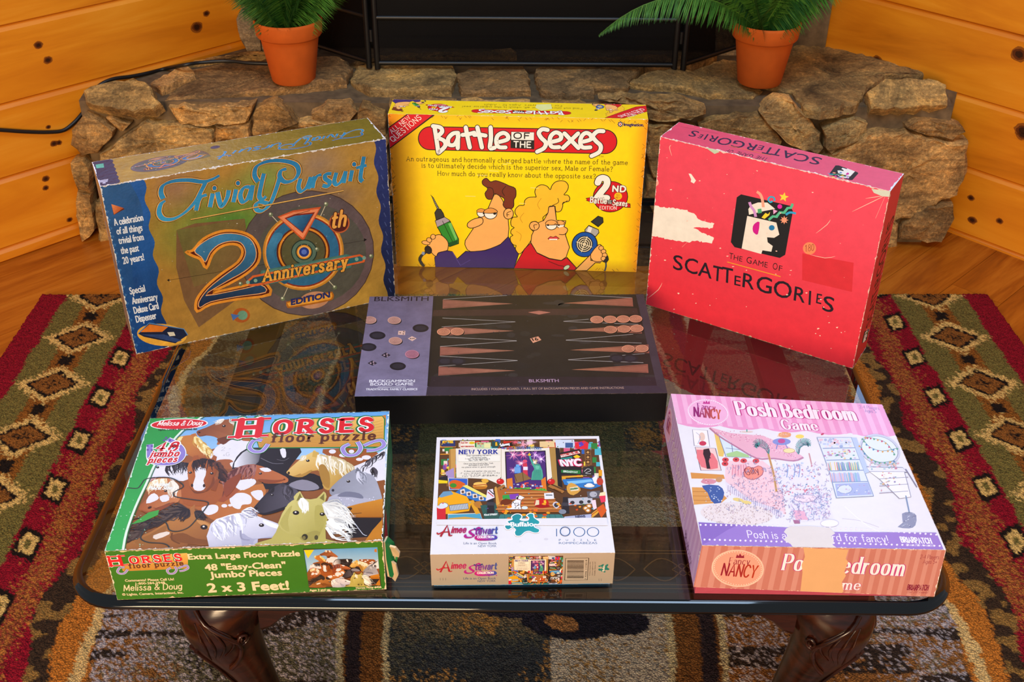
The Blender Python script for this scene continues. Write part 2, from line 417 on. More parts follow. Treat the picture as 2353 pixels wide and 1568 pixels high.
hearth = thing('stone_hearth', 'raised hearth of rough tan field stones across the corner of the room', 'hearth', (0, 2.6, 0))
fire = thing('fireplace', 'dark firebox between field stone jambs behind the screen', 'fireplace', (0, 2.95, HZ))
def adopt(o, parent):
    o.parent = parent; o.matrix_parent_inverse = parent.matrix_basis.inverted()
    return o
adopt(mb.build('stonework', [M['stone'], M['mortar']]), hearth)
# surround: stone jambs and breast beside a black firebox
mb = MB(); SY = 2.93
xl, xr = wall_x(SY, 1) + .01, wall_x(SY, 0) - .01
OX0, OX1, OZ = -0.545, 0.575, 1.0
BY = SY + .11
prism(mb, [(xl, SY), (OX0, SY), (OX0, BY), (wall_x(BY, 1) + .01, BY)], HZ - .004, 2.5, 1)
prism(mb, [(OX1, SY), (xr, SY), (wall_x(BY, 0) - .01, BY), (OX1, BY)], HZ - .004, 2.5, 1)
prism(mb, [(OX0, SY), (OX1, SY), (OX1, BY), (OX0, BY)], OZ, 2.5, 1)
for s in ['549,40 556,22 586,40 600,70 604,100 603,126 577,124 552,66', '600,30 640,20 735,-10 735,60 700,110 640,130 608,120 606,80', '606,132 650,134 735,110 735,150 610,150', '1650,-40 1690,-60 1700,60 1688,135 1648,140 1644,70', '1700,-40 1780,-50 1800,60 1760,120 1705,128']:
    stone(mb, pxring(s, (0, SY, 0), (0, -1, 0)), (0, -1, 0), 0.02, rng, '#b4a084')
for x0, x1 in ((xl, OX0), (OX1, xr)):
    z = 0.66
    while z < 2.4:
        hh = rng.uniform(.10, .18); xm = x0 + (x1 - x0) * rng.uniform(.4, .6)
        for a, b_ in ((x0, xm), (xm, x1)):
            stone(mb, [(a + .008, SY, z), (b_ - .008, SY, z + rng.uniform(0, .02)), (b_ - .01, SY, z + hh - .012), (a + .01, SY, z + hh - .012)], (0, -1, 0), .02, rng, '#8c7050')
        z += hh
z = OZ + .01
while z < 2.4:
    hh = rng.uniform(.12, .2); x = OX0
    while x < OX1 - .05:
        w = min(rng.uniform(.18, .34), OX1 - x)
        stone(mb, [(x + .008, SY, z), (x + w - .008, SY, z), (x + w - .01, SY, z + hh - .012), (x + .01, SY, z + hh - .012)], (0, -1, 0), .02, rng, '#8c7050'); x += w
    z += hh
adopt(mb.build('surround', [M['stone'], M['mortar']]), fire)
mb = MB()
z0 = HZ - .004
for x0, x1, y0, y1, a, b_ in ((OX0, OX1, 3.04, 3.05, z0, OZ), (OX0, OX0 + .012, SY + .005, 3.04, z0, OZ), (OX1 - .012, OX1, SY + .005, 3.04, z0, OZ), (OX0, OX1, SY + .03, 3.04, OZ - .01, OZ), (OX0, OX1, SY + .01, 3.04, z0, z0 + .012)):
    mb.box(x0, x1, y0, y1, a, b_)
# front rails and louvre lips of the insert
for a, b_, y in ((z0 + .012, z0 + .03, SY), (z0 + .19, z0 + .205, SY - .004), (z0 + .222, z0 + .228, SY - .002), (z0 + .25, z0 + .27, SY), (OZ - .07, OZ - .01, SY)):
    mb.box(OX0 + .03, OX1 - .03, y, y + .03, a, b_)
for x in (OX0 + .02, OX1 - .06): mb.box(x, x + .04, SY - .004, SY + .03, z0 + .008, OZ - .01)
mb.box(OX0 + .06, OX1 - .06, SY + .04, SY + .05, z0 + .012, z0 + .20)
adopt(mb.build('firebox', M['soot']), fire)

# ------------------------------------------------------------------ folding fire screen
m, nt, b = mat('wire_mesh')
v = coords(nt, (1, 1, 1))
sx = N(nt, 'ShaderNodeSeparateXYZ'); nt.links.new(v, sx.inputs[0])
def tri(o1, o2, sgn):
    k = N(nt, 'ShaderNodeMath', operation='ADD' if sgn > 0 else 'SUBTRACT'); nt.links.new(o1, k.inputs[0]); nt.links.new(o2, k.inputs[1])
    q = N(nt, 'ShaderNodeMath', operation='MULTIPLY'); q.inputs[1].default_value = 260.0; nt.links.new(k.outputs[0], q.inputs[0])
    f = N(nt, 'ShaderNodeMath', operation='FRACT'); nt.links.new(q.outputs[0], f.inputs[0])
    l = N(nt, 'ShaderNodeMath', operation='LESS_THAN'); l.inputs[1].default_value = 0.34; nt.links.new(f.outputs[0], l.inputs[0])
    return l.outputs[0]
mxn = N(nt, 'ShaderNodeMath', operation='MAXIMUM')
nt.links.new(tri(sx.outputs['X'], sx.outputs['Z'], 1), mxn.inputs[0]); nt.links.new(tri(sx.outputs['X'], sx.outputs['Z'], -1), mxn.inputs[1])
nt.links.new(mxn.outputs[0], b.inputs['Alpha']); b.inputs['Base Color'].default_value = (.004, .004, .005, 1); b.inputs['Specular IOR Level'].default_value = .15; b.inputs['Roughness'].default_value = 0.5
M['wire_mesh'] = m
scr = thing('fireplace_screen', 'black three-panel folding wire mesh screen in front of the firebox', 'fire screen', (0.03, 2.74, HZ + .01))
zb = HZ + .012
pL, pR = on_z(868, 158, zb), on_z(1548, 163, zb)
zmid = on_y(1200, 43, pL.y).z; zbot = on_y(1200, 147, pL.y).z; ztop = 1.02
def panel(a, b_, feet):
    a, b_ = Vector(a), Vector(b_)
    mb = MB(); r = .0075
    for e in (a, b_): mb.tube([(e.x, e.y, zb), (e.x, e.y, ztop)], r, 10)
    for z in (zbot, zmid, zmid + .25, ztop): mb.tube([(a.x, a.y, z), (b_.x, b_.y, z)], r * .8, 10)
    fr = adopt(mb.build('panel_frame', M['black_iron'], merge=False), scr)
    g = MB(); d = (b_ - a); L = math.hypot(d.x, d.y)
    g.box(0, L, -.0004, .0004, 0, ztop - zbot)
    go = g.build('wire_mesh', M['wire_mesh']); go.location = (a.x, a.y, zbot); go.rotation_euler = (0, 0, math.atan2(d.y, d.x))
    bpy.context.view_layer.update()
    go.parent = fr; go.matrix_parent_inverse = fr.matrix_world.inverted()
panel((pL.x, pL.y, zb), (pR.x, pR.y, zb), True)
panel((pL.x - .20, pL.y + .15, zb), (pL.x - .022, pL.y + .006, zb), False)
panel((pR.x + .024, pR.y + .006, zb), (pR.x + .19, pR.y + .15, zb), False)
for e in (pL, pR):
    s = -1 if e is pL else 1
    for z in (zb + .07, zmid + .20, ztop - .06):
        mb = MB(); mb.tube([(e.x + s * .012, e.y + .003, z), (e.x + s * .012, e.y + .003, z + .03)], .006, 8)
        adopt(mb.build('hinge', M['black_iron']), scr)
bpy.context.view_layer.update()

# ------------------------------------------------------------------ ferns in terracotta pots
M['terracotta'] = plain('terracotta', '#c65c18', 0.8, spec=0.3, nscale=25, namt=0.10, bstr=0.08)
M['soil'] = plain('potting_soil', '#1a0f08', 0.95, nscale=80, namt=0.5, bstr=0.6)
M['fern_leaf'] = attr_mat('fern_leaf', rough=0.5, spec=0.4, grain=0.25, gscale=40, bstr=0)
def fern(loc, label, seed, fronds, lean):
    rng = random.Random(seed)
    t = thing('potted_fern', label, 'potted plant', loc, 0, 'potted ferns on the hearth')
    mb = MB()
    mb.lathe([(0.0, 0.0), (.050, 0.0), (.053, .004), (.0695, .108), (.0705, .111), (.0755, .112), (.0785, .116), (.0815, .145), (.0815, .150), (.079, .1525), (.075, .151), (.0735, .14), (.066, .10), (0.0, .098)], 48)
    mb.build('pot', M['terracotta'], t, autosmooth=50)
    sb = MB(); sb.lathe([(0.0, .124), (.03, .126), (.066, .122), (.070, .118)], 24); sb.build('soil', M['soil'], t)
    fronds = fronds + [(rng.uniform(0, 6.28), R(rng.uniform(58, 80)), rng.uniform(.30, .44), rng.uniform(.3, .8), R(rng.uniform(-60, 60))) for _ in range(9)]
    for k, (az, elev, L, droop, roll) in enumerate(fronds):
        fb = MB(); p = Vector((rng.uniform(-.02, .02), rng.uniform(-.02, .02), .12)); d = Vector((math.cos(az) * math.cos(elev), math.sin(az) * math.cos(elev), math.sin(elev)))
        n = 46; path = [p.copy()]; st = L / n; dirs = [d.copy()]
        for i in range(n):
            d = (d + Vector((0, 0, -droop / n))).normalized(); p = p + d * st; path.append(p.copy()); dirs.append(d.copy())
        fb.tube(path[::3], [.0022 * (1 - .75 * i / len(path[::3])) for i in range(len(path[::3]))], 5, mix('#3f6b1e', '#5a7d2c', rng.random()))
        g0 = rng.choice(['#2a5c1e', '#346c24', '#265424', '#447a2a'])
        for i in range(1, n):
            q, dd = path[i], dirs[i]; s = i / n
            side = dd.cross(Vector((0, 0, 1)))
            if side.length < .05: side = Vector((1, 0, 0))
            side.normalize(); side = (Matrix.Rotation(roll, 3, dd) @ side)
            ll = (.086 * math.sin(math.pi * min(1, .02 + .98 * s) ** 0.62) + .004)
            up = side.cross(dd).normalized()
            for sg in (-1, 1):
                for sub in range(4):
                    o = q - dd * (sub * st * .25)
                    e = side * sg * .92 + dd * (.45 + rng.uniform(-.1, .1)) + Vector((0, 0, -.22 + rng.uniform(-.1, .05)))
                    e.normalize(); tip = o + e * ll * rng.uniform(.85, 1.08) + Vector((0, 0, -ll * .30)); w = dd * .0013 * (1.1 - .3 * s)
                    midp = o.lerp(tip, .55) + up * .002
                    c = mix(g0, '#6d9a3c' if rng.random() < .4 else '#1d4a1c', rng.uniform(0, .6))
                    fb.face([o - w * .6, midp - w, tip, midp + w, o + w * .6], c)
        fb.build('frond', M['fern_leaf'], t)
    return t
FZ = HZ + .0165
def potpos(x, y):
    p = on_z(x, y, FZ); return (p.x, p.y + .048, FZ)
rg = random.Random(5)
fr1 = [(R(200), R(62), .40, .5, R(60)), (R(230), R(75), .42, .4, R(-20)), (R(150), R(60), .42, .8, R(10)), (R(300), R(72), .40, .5, R(80)), (R(330), R(64), .42, .7, R(20)), (R(20), R(62), .42, .7, R(0)), (R(60), R(70), .42, .6, 0), (R(100), R(62), .42, .8, 0), (R(255), R(80), .44, .5, R(40)), (R(180), R(55), .36, .9, R(30)), (R(345), R(56), .36, .9, R(-30)), (R(280), R(80), .4, .3, R(0)), (R(215), R(66), .34, .8, R(0))]
fern(potpos(668, 198), 'terracotta pot with a feathery green fern on the left of the hearth', 21, fr1, 0)
fr2 = [(R(250), R(78), .42, .4, R(5)), (R(275), R(70), .36, .6, R(0)), (R(235), R(66), .38, .7, R(25)), (R(310), R(66), .42, .6, R(0)), (R(340), R(58), .42, .7, R(30)), (R(10), R(56), .42, .7, R(-20)), (R(60), R(66), .42, .6, 0), (R(110), R(62), .42, .8, 0), (R(188), R(50), .46, 1.9, R(0)), (R(170), R(60), .42, .9, R(10)), (R(265), R(84), .44, .3, R(50)), (R(325), R(74), .40, .4, R(60)), (R(215), R(72), .36, .6, R(40))]
fern(potpos(1752, 204), 'terracotta pot with a feathery green fern on the right of the hearth', 22, fr2, 0)

# ------------------------------------------------------------------ black power cord along the left wall
M['black_rubber'] = plain('black_rubber', '#101010', 0.45)
nl = Vector((1, -1, 0)).normalized(); wp = Vector((-1.2, 2.46, 0)) + nl * .008
pts = [on_plane(x, y, wp, nl) for x, y in ((-60, 296), (0, 299), (60, 303), (110, 304), (145, 300), (170, 282), (188, 262), (200, 246), (208, 222), (228, 197), (258, 182), (300, 176), (340, 168), (380, 158))]
pts += [on_z(x, y, HZ + .030) for x, y in ((420, 150), (460, 144), (520, 140), (575, 145), (640, 146), (700, 141))]
mb = MB(); mb.tube(spline([tuple(p) for p in pts], False, 5), .0048, 8, (.01, .01, .01))
tag(mb.build('power_cord', M['black_rubber']), 'black power cord running down the pine wall onto the left end of the hearth', 'cord')
# ------------------------------------------------------------------ patterned rug: a field of tufts, each with its yarn colour
def noise2(x, y, s, seed):
    rs = np.random.RandomState(seed); n = 256
    tab = rs.rand(n, n)
    X, Y = x / s + 1000, y / s + 1000
    xi, yi = np.floor(X).astype(int), np.floor(Y).astype(int); fx, fy = X - xi, Y - yi
    fx, fy = fx * fx * (3 - 2 * fx), fy * fy * (3 - 2 * fy)
    g = lambda a, b_: tab[a % n, b_ % n]
    return (g(xi, yi) * (1 - fx) + g(xi + 1, yi) * fx) * (1 - fy) + (g(xi, yi + 1) * (1 - fx) + g(xi + 1, yi + 1) * fx) * fy
RUG_W, RUG_L, TUFT = 2.236, 1.75, 0.0036
nx, ny = int(RUG_W / TUFT), int(RUG_L / TUFT)
xs = np.linspace(-RUG_W / 2, RUG_W / 2, nx); ys = np.linspace(0, RUG_L, ny)      # y measured from the far hem toward the viewer
GX, GY = np.meshgrid(xs, ys)
jag = (np.random.RandomState(1).rand(ny, nx) - .5)
def C(h): return np.array(hx(h))
img = np.empty((ny, nx, 3))
AX = np.abs(GX)
jx = AX + .006 * jag + .010 * (noise2(GX, GY, .03, 2) - .5)
jy = GY + .006 * jag.T[:ny, :nx] if False else GY + .006 * np.roll(jag, 7, 1)
red, olive, brown, dark, cream, tan, orange, rust = C('#8c0c20'), C('#756630'), C('#8a521a'), C('#1c120c'), C('#dcb264'), C('#a87434'), C('#b86c24'), C('#8a4e1c')
img[:] = tan
def put(mask, c): img[mask] = c
# outer border
put(jx > 1.055, red)
put((jx > .885) & (jx <= 1.055), olive)
# chain of large stepped diamonds in the olive band
pit = .176; yc = ((jy - .10) % pit) - pit / 2; dx = AX - .972
put((np.abs(dx) < .030 + .008 * jag) & (jx > .885), brown)
put((np.abs(dx) < .014 + .010 * jag) & (np.abs(yc) > .070), dark)
dd = np.abs(dx) / .078 + np.abs(yc) / .066
dj = dd + .16 * np.round(jag * 2.0 * 2) / 2
put((dj < 1.0), cream); dj = dd + .10 * jag
put((dj < .72), dark); put((dj < .58), C('#8a5420')); put((dj < .3) & (jag > .0), dark)
# inner red band with small diamonds and an ember streak
inr = (jx > .775 + .012 * np.sin(GY * 21) + .02 * (noise2(GX, GY, .12, 5) - .5)) & (jx <= .885)
put(inr, red)
st = np.abs(AX - .818 - .006 * np.sin(GY * 13)) / .026
pr_ = np.exp(-(st * (1 + .9 * (noise2(GX, GY, .09, 6) - .5))) ** 2 * 1.5) * .95
put(inr & (jag + .5 < pr_), C('#a8642a')); put(inr & (np.roll(jag, 31, 1) + .5 < pr_ * .5), C('#8a3a24'))
pit2 = .142; yc2 = ((jy - .055) % pit2) - pit2 / 2; dx2 = AX - .858
d2 = np.abs(dx2) / .027 + np.abs(yc2 + .25 * dx2) / .046
q2 = np.maximum(np.abs(dx2) / .022, np.abs(yc2 + .5 * (AX - .858)) / .034) + .10 * jag
put(q2 < 1.0, dark); put(q2 < .66, cream); put(q2 < .30, olive)
# ragged bark-coloured edge between border and field
edge = .765 + .012 * np.sin(GY * 19 + 1) + .03 * (noise2(GX, GY, .10, 7) - .5)
bk = (jx <= .775 + .012 * np.sin(GY * 21) + .02 * (noise2(GX, GY, .12, 5) - .5))
e1 = edge - jx
put(bk & (e1 < .030), C('#3a281a'))
put(bk & (e1 < .030) & (noise2(GX, GY, .02, 8) > .55), C('#8a6430'))
put(bk & (e1 >= .030) & (e1 < .085), orange)
put(bk & (e1 >= .030) & (np.abs(e1 - .075 - .012 * np.sin(GY * 9)) < .010), C('#d2ac6c'))
fld = bk & (e1 >= .085)
n_big = noise2(GX, GY, .22, 9) + .4 * (noise2(GX, GY, .07, 10) - .5)
put(fld, C('#84562a'))
put(fld & (n_big + .35 * jag > .47), C('#7a6a50'))
put(fld & (n_big + .35 * jag > .60), C('#5a5440'))
# pale frosting scattered on the motif next to the table
fro = noise2(GX, GY, .16, 12)
put(fld & (GY > .78) & (fro + 1.3 * jag > .86), C('#a89c9c'))
needles = (noise2(GX * .45, GY * 2.6, .05, 13) + .3 * (noise2(GX, GY, .1, 14) - .5))
put(fld & (needles > .70) & (jag < .28), C('#33261e'))
put(fld & (np.hypot((AX - .47) / 1.0, (GY - 1.06) / 1.0) + .05 * jag + .03 * noise2(GX, GY, .02, 15) < .055), C('#b48a48'))
put(fld & (np.hypot((AX - .47), (GY - 1.06)) + .09 * jag < .030), C('#241a14'))
# central panel with pale and dark stripes
tt = np.clip((.90 - GY) / .16, 0, 1); w = .012 * np.sin(GY * 11) + .02 * (noise2(GX, GY, .15, 16) - .5) - .10 * tt * tt * (3 - 2 * tt)
pan = AX + w + .004 * jag
put(pan < .290, C('#6a431e'))
put((pan < .299) & (pan > .288), C('#b0a078')); put((pan < .283) & (pan > .258), C('#281e22'))
put((pan < .219) & (pan > .208), C('#a89a74'))
inner = pan < .208
put(inner, C('#44443a')); ni = noise2(GX, GY, .11, 17) + .5 * jag
put(inner & (ni > .6), C('#6a5c44')); put(inner & (ni < .30), C('#2c3034'))
put(inner & (noise2(GX, GY, .06, 18) + .4 * jag > .80), C('#96703c'))
right = inner & (GX > .03 + .06 * (noise2(GX, GY, .1, 19) - .5)) & (GY > .72)
put(right, C('#9c9280')); put(right & (noise2(GX, GY, .09, 20) + .8 * jag > .72), C('#86683c')); put(right & (noise2(GX, GY, .2, 26) + .3 * jag > .64), C('#7c8074'))
put(inner & (GY > .30) & (GY < .72) & (np.abs(GX) < .2), C('#4e5238'))
put(inner & (GY > .30) & (GY < .72) & (ni > .66), C('#6a6444'))
# dark bear walking through the panel
def blob(cx, cy, rx, ry, a=0):
    c_, s_ = math.cos(a), math.sin(a); X, Y = GX - cx, GY - cy
    return ((X * c_ + Y * s_) / rx) ** 2 + ((-X * s_ + Y * c_) / ry) ** 2 + .12 * jag < 1
bear = blob(.075, 1.00, .09, .055) | blob(-.02, .955, .14, .055, .15) | blob(.155, 1.02, .042, .026) | blob(.177, 1.022, .016, .016)
put(bear, C('#141420')); put(bear & (ni > .62), C('#22202e')); put(blob(.055, 1.02, .028, .016, .3), C('#8a6038'))
# wool shade variation
img *= (1 + .34 * (np.random.RandomState(4).rand(ny, nx)[..., None] - .5))
ZH = .0085 + .0035 * np.random.RandomState(5).rand(ny, nx)
ZH[0, :] = ZH[-1, :] = .0; ZH[:, 0] = ZH[:, -1] = 0
me = bpy.data.meshes.new('rug')
jx_ = (np.random.RandomState(6).rand(ny, nx) - .5) * TUFT * .7; jy_ = (np.random.RandomState(8).rand(ny, nx) - .5) * TUFT * .7
co = np.stack([GX + jx_, -GY + jy_, ZH], -1).reshape(-1, 3)
ii = (np.arange(ny - 1)[:, None] * nx + np.arange(nx - 1)[None, :]).ravel()
fc = np.stack([ii, ii + nx, ii + nx + 1, ii + 1], 1)
me.vertices.add(len(co)); me.vertices.foreach_set('co', co.astype(np.float32).ravel())
me.loops.add(fc.size); me.loops.foreach_set('vertex_index', fc.ravel().astype(np.int32))
me.polygons.add(len(fc)); me.polygons.foreach_set('loop_start', np.arange(0, fc.size, 4, dtype=np.int32))
ca = me.color_attributes.new('Col', 'FLOAT_COLOR', 'POINT')
ca.data.foreach_set('color', np.concatenate([np.clip(img, 0, 1).reshape(-1, 3), np.ones((nx * ny, 1))], 1).astype(np.float32).ravel())
me.update(calc_edges=True); me.validate()
m, nt, b = mat('wool_pile'); a = N(nt, 'ShaderNodeAttribute', attribute_name='Col')
vo = N(nt, 'ShaderNodeTexVoronoi', i_Scale=320.0); nt.links.new(coords(nt), vo.inputs['Vector'])
vr = ramp(nt, [(0.0, (1.3, 1.3, 1.3)), (0.45, (.95, .95, .95)), (0.85, (.5, .47, .47))]); nt.links.new(vo.outputs['Distance'], vr.inputs['Fac'])
vx = N(nt, 'ShaderNodeVectorMath', operation='MULTIPLY'); nt.links.new(a.outputs['Color'], vx.inputs[0]); nt.links.new(vr.outputs['Color'], vx.inputs[1]); nt.links.new(vx.outputs[0], b.inputs['Base Color'])
inv_ = N(nt, 'ShaderNodeMath', operation='SUBTRACT'); inv_.inputs[0].default_value = 1.0; nt.links.new(vo.outputs['Distance'], inv_.inputs[1]); bump(nt, b, inv_.outputs[0], 0.8, 0.004)
b.inputs['Roughness'].default_value = 0.9; b.inputs['Specular IOR Level'].default_value = 0.15; b.inputs['Sheen Weight'].default_value = 0.0; b.inputs['Sheen Roughness'].default_value = 0.5
M['wool'] = m
me.materials.append(m)
rug = bpy.data.objects.new('rug', me); COLL.objects.link(rug)
rug.location = (0.012, 2.257, 0.0005); rug.rotation_euler = (0, 0, R(0.9))
tag(rug, 'wine red and olive lodge rug with diamond borders under the coffee table', 'rug')

# ------------------------------------------------------------------ coffee table
M['dark_wood'] = wood_mat('dark_cherry', [(0.25, '#120503'), (0.45, '#240d07'), (0.6, '#34150c'), (0.8, '#441e11')], (2, 14, 14), rough=0.22, ring=4.0, bstr=0.04, spec=0.6)
M['inlay'] = plain('carved_inlay', '#7a4a26', 0.3)
m, nt, b = mat('clear_plate_glass')
out = nt.nodes['Material Output']
tr = N(nt, 'ShaderNodeBsdfTransparent'); tr.inputs['Color'].default_value = (.82, .87, .86, 1)
gl = N(nt, 'ShaderNodeBsdfGlossy'); gl.inputs['Roughness'].default_value = 0.0; gl.inputs['Color'].default_value = (.95, 1, 1, 1)
lw = N(nt, 'ShaderNodeLayerWeight', i_Blend=0.5)
pw = N(nt, 'ShaderNodeMath', operation='POWER'); pw.inputs[1].default_value = 4.2; nt.links.new(lw.outputs['Facing'], pw.inputs[0])
ma = N(nt, 'ShaderNodeMath', operation='MULTIPLY_ADD'); ma.inputs[1].default_value = .9; ma.inputs[2].default_value = .07; nt.links.new(pw.outputs[0], ma.inputs[0])
ms = N(nt, 'ShaderNodeMixShader'); nt.links.new(ma.outputs[0], ms.inputs[0]); nt.links.new(tr.outputs[0], ms.inputs[1]); nt.links.new(gl.outputs[0], ms.inputs[2]); nt.links.new(ms.outputs[0], out.inputs['Surface'])
M['glass'] = m
M['glass_edge'] = plain('polished_glass_edge', '#02080d', 0.05, spec=0.5, coat=0.2)
TZ = 0.45; GT = 0.014
TX0, TX1, TY0, TY1 = -0.500, 0.503, 0.862, 1.884
table = thing('coffee_table', 'dark cherry coffee table with a clear glass top and carved cabriole legs', 'coffee table', (0, 1.37, 0))
def rrect(x0, x1, y0, y1, r, n=10):
    out = []
    for cx, cy, a0 in ((x1 - r, y1 - r, 0), (x0 + r, y1 - r, 90), (x0 + r, y0 + r, 180), (x1 - r, y0 + r, 270)):
        for i in range(n + 1):
            a = R(a0 + 90 * i / n); out.append((cx + r * math.cos(a), cy + r * math.sin(a)))
    return out
mb = MB()
prof = [(0.012, 0), (0.006, -.0005), (.0045, -.003), (.0030, -.0045), (.0008, -.006), (0.0, -.0085), (.0006, -.011), (.003, -.0135), (0.012, -GT)]
rows = []
for ins, dz in prof:
    rows.append([(x, y, TZ + dz) for x, y in rrect(TX0 + ins, TX1 - ins, TY0 + ins, TY1 - ins, .062 - ins)])
mb.grid(rows, (0, 0, 0), 1, True, True, flip=True)
mb.cap(rows[0], (0, 0, 0), 0); mb.cap(rows[-1], (0, 0, 0), 0, True)
go = adopt(mb.build('glass_top', [M['glass'], M['glass_edge']]), table); go['label'] = 'clear bevelled glass top'
# wooden frame under the glass
fz1 = TZ - GT - .0005; fz0 = fz1 - .022
X0, X1, Y0, Y1 = -.404, .408, .898, 1.846
def rail(name, x0, x1, y0, y1, z0, z1):
    mb = MB(); mb.box(x0, x1, y0, y1, z0, z1); o = mb.build(name, M['dark_wood'], merge=True, bevel=.003, autosmooth=40); return adopt(o, table)
fr = rail('front_rail', X0, X1, Y0, 1.008, fz0, fz1)
rail('back_rail', X0, X1, Y1 - .11, Y1, fz0, fz1)
rail('side_rail', X0, X0 + .045, 1.0085, Y1 - .1105, fz0, fz1); rail('side_rail', X1 - .045, X1, 1.0085, Y1 - .1105, fz0, fz1)
rail('apron', X0 + .05, X1 - .05, Y1 - .032, Y1 - .012, fz0 - .075, fz0 - .0005)
# carved lattice and string lines on the front rail
mb = MB(); zz = fz1 + .0002
def strip(pts, w):
    for i in range(len(pts) - 1):
        a, c = Vector(pts[i]), Vector(pts[i + 1]); n_ = Vector((-(c - a).y, (c - a).x)).normalized() * w
        mb.face([(a.x - n_.x, a.y - n_.y, zz), (c.x - n_.x, c.y - n_.y, zz), (c.x + n_.x, c.y + n_.y, zz), (a.x + n_.x, a.y + n_.y, zz)])
for y in (.904, .910, .960, .965): strip([(X0 + .01, y), (X1 - .01, y)], .0007)
for cx in (-.20, -.10, .0, .10, .20, .29, -.29):
    for s in (-1, 1): strip([(cx + t * .09 - .045, .934 + s * .018 * math.sin(math.pi * 2 * t)) for t in [i / 16 for i in range(17)]], .0008)
    strip([(cx - .012, .934), (cx, .944), (cx + .012, .934), (cx, .924), (cx - .012, .934)], .0006)
ob = mb.build('inlay', M['inlay']); bpy.context.view_layer.update(); ob.parent = fr; ob.matrix_parent_inverse = fr.matrix_world.inverted(); ob['label'] = 'lighter carved lattice lines'
def leg(sx, sy):
    cx, cy = (X0 + .082 if sx < 0 else X1 - .045), (Y0 + .05 if sy < 0 else Y1 - .05)
    o = Vector((sx, sy, 0)).normalized(); s = Vector((-o.y, o.x, 0))
    mb = MB()
    top = fz0 - .001
    # cabriole: knee swells outward, ankle swings in, foot turns out
    sec = [(0.0, .012, .050, .050), (.018, .020, .054, .052), (.045, .026, .052, .048), (.075, .026, .046, .042), (.11, .018, .038, .035), (.16, .004, .029, .027), (.22, -.010, .023, .022), (.28, -.018, .019, .018), (.33, -.016, .018, .018), (.365, -.004, .023, .022), (.386, .010, .032, .028), (.3985, .012, .030, .028)]
    rows = []
    for d, off, a, b_ in sec:
        c0 = Vector((cx, cy, top - d)) + o * off
        rows.append([c0 + o * (a * math.cos(t)) * (1.0 if math.cos(t) > 0 else .85) + s * (b_ * math.sin(t)) for t in [2 * math.pi * k / 28 for k in range(28)]])
    rows = [[Vector(v_) for v_ in r] for r in zip(*[spline([tuple(rows[i][k]) for i in range(len(rows))], False, 4) for k in range(28)])]
    mb.grid(rows, (0, 0, 0), 0, True, True); mb.cap(rows[0], mi=0, flip=True); mb.cap(rows[-1], mi=0)
    lo = adopt(mb.build('leg', M['dark_wood'], merge=True), table)
    # carved shell rim, leaf flutes and scrolls of the knee
    cb = MB(); c0 = Vector((cx, cy, top)) + o * .02
    def surf(t, d, lift):     # point on the knee at angle t round the axis, d below the frame
        k = min(range(len(sec)), key=lambda i: abs(sec[i][0] - d)); k2 = min(k + 1, len(sec) - 1) if d > sec[k][0] else max(k - 1, 0)
        f = 0 if k == k2 else abs(d - sec[k][0]) / max(1e-6, abs(sec[k2][0] - sec[k][0])); L = [sec[k][j] + (sec[k2][j] - sec[k][j]) * f for j in range(4)]
        return Vector((cx, cy, top - d)) + o * (L[1] + (L[2] + lift) * math.cos(t) * (1 if math.cos(t) > 0 else .85)) + s * ((L[3] + lift) * math.sin(t))
    for sg in (-1, 1):
        cb.tube([surf(sg * (.25 + 1.15 * math.sin(u * 2.6)), .006 + .105 * u, .0015) for u in [i / 18 for i in range(19)]], .0032, 6)
        for q in (.42, .60, .78, .96):
            cb.tube([surf(sg * (q * (.4 + .9 * math.sin(.4 + u * 2.0))), .020 + .070 * u * (1.2 - .4 * q), .0005) for u in [i / 12 for i in range(13)]], [.0022 * math.sin(math.pi * (.12 + .8 * i / 12)) for i in range(13)], 6)
        cb.tube([surf(sg * 1.45 + .16 * math.cos(a) * (1 - a / 14), .052 + .012 * math.sin(a) * (1 - a / 14), .002) for a in [i * .5 for i in range(22)]], .0022, 6)
        cb.tube([surf(sg * .12, .075, .001), surf(sg * .16, .12, .001), surf(sg * .10, .18, .0005), surf(sg * .05, .24, 0)], [.003, .0024, .0016, .0006], 6)
    ob = cb.build('knee_carving', M['dark_wood']); bpy.context.view_layer.update(); ob.parent = lo; ob.matrix_parent_inverse = lo.matrix_world.inverted()
    # scrolled brackets either side of the knee
    for ax in ((-sx, 0), (0, -sy)):
        bb = MB(); a = Vector((ax[0], ax[1], 0)); side = Vector((0, sy, 0)) if ax[0] else Vector((sx, 0, 0))
        prof = [(0, .062), (.012, .056), (.026, .040), (.040, .030), (.056, .025), (.072, .012), (.09, .003)]
        rr = []
        for thk in (0.018, .034, .040):
            rr.append([Vector((cx, cy, top)) + a * (.028 + u) + side * thk - Vector((0, 0, d_ * (1 if thk < .038 else .85))) for u, d_ in prof])
        topr = [[Vector((cx, cy, top)) + a * (.028 + u) + side * thk for u, d_ in prof] for thk in (.040, .018)]
        bb.grid([topr[1]] + rr + [topr[0]], (0, 0, 0), 0, False, flip=False)
        rows2 = [topr[1]] + rr + [topr[0]]
        bb.face([r[0] for r in rows2]); bb.face([r[-1] for r in rows2][::-1])
        ob = bb.build('bracket', M['dark_wood'], merge=True); ob.parent = lo; ob.matrix_parent_inverse = lo.matrix_world.inverted()
for sx, sy in ((-1, -1), (1, -1), (1, 1), (-1, 1)): leg(sx, sy)
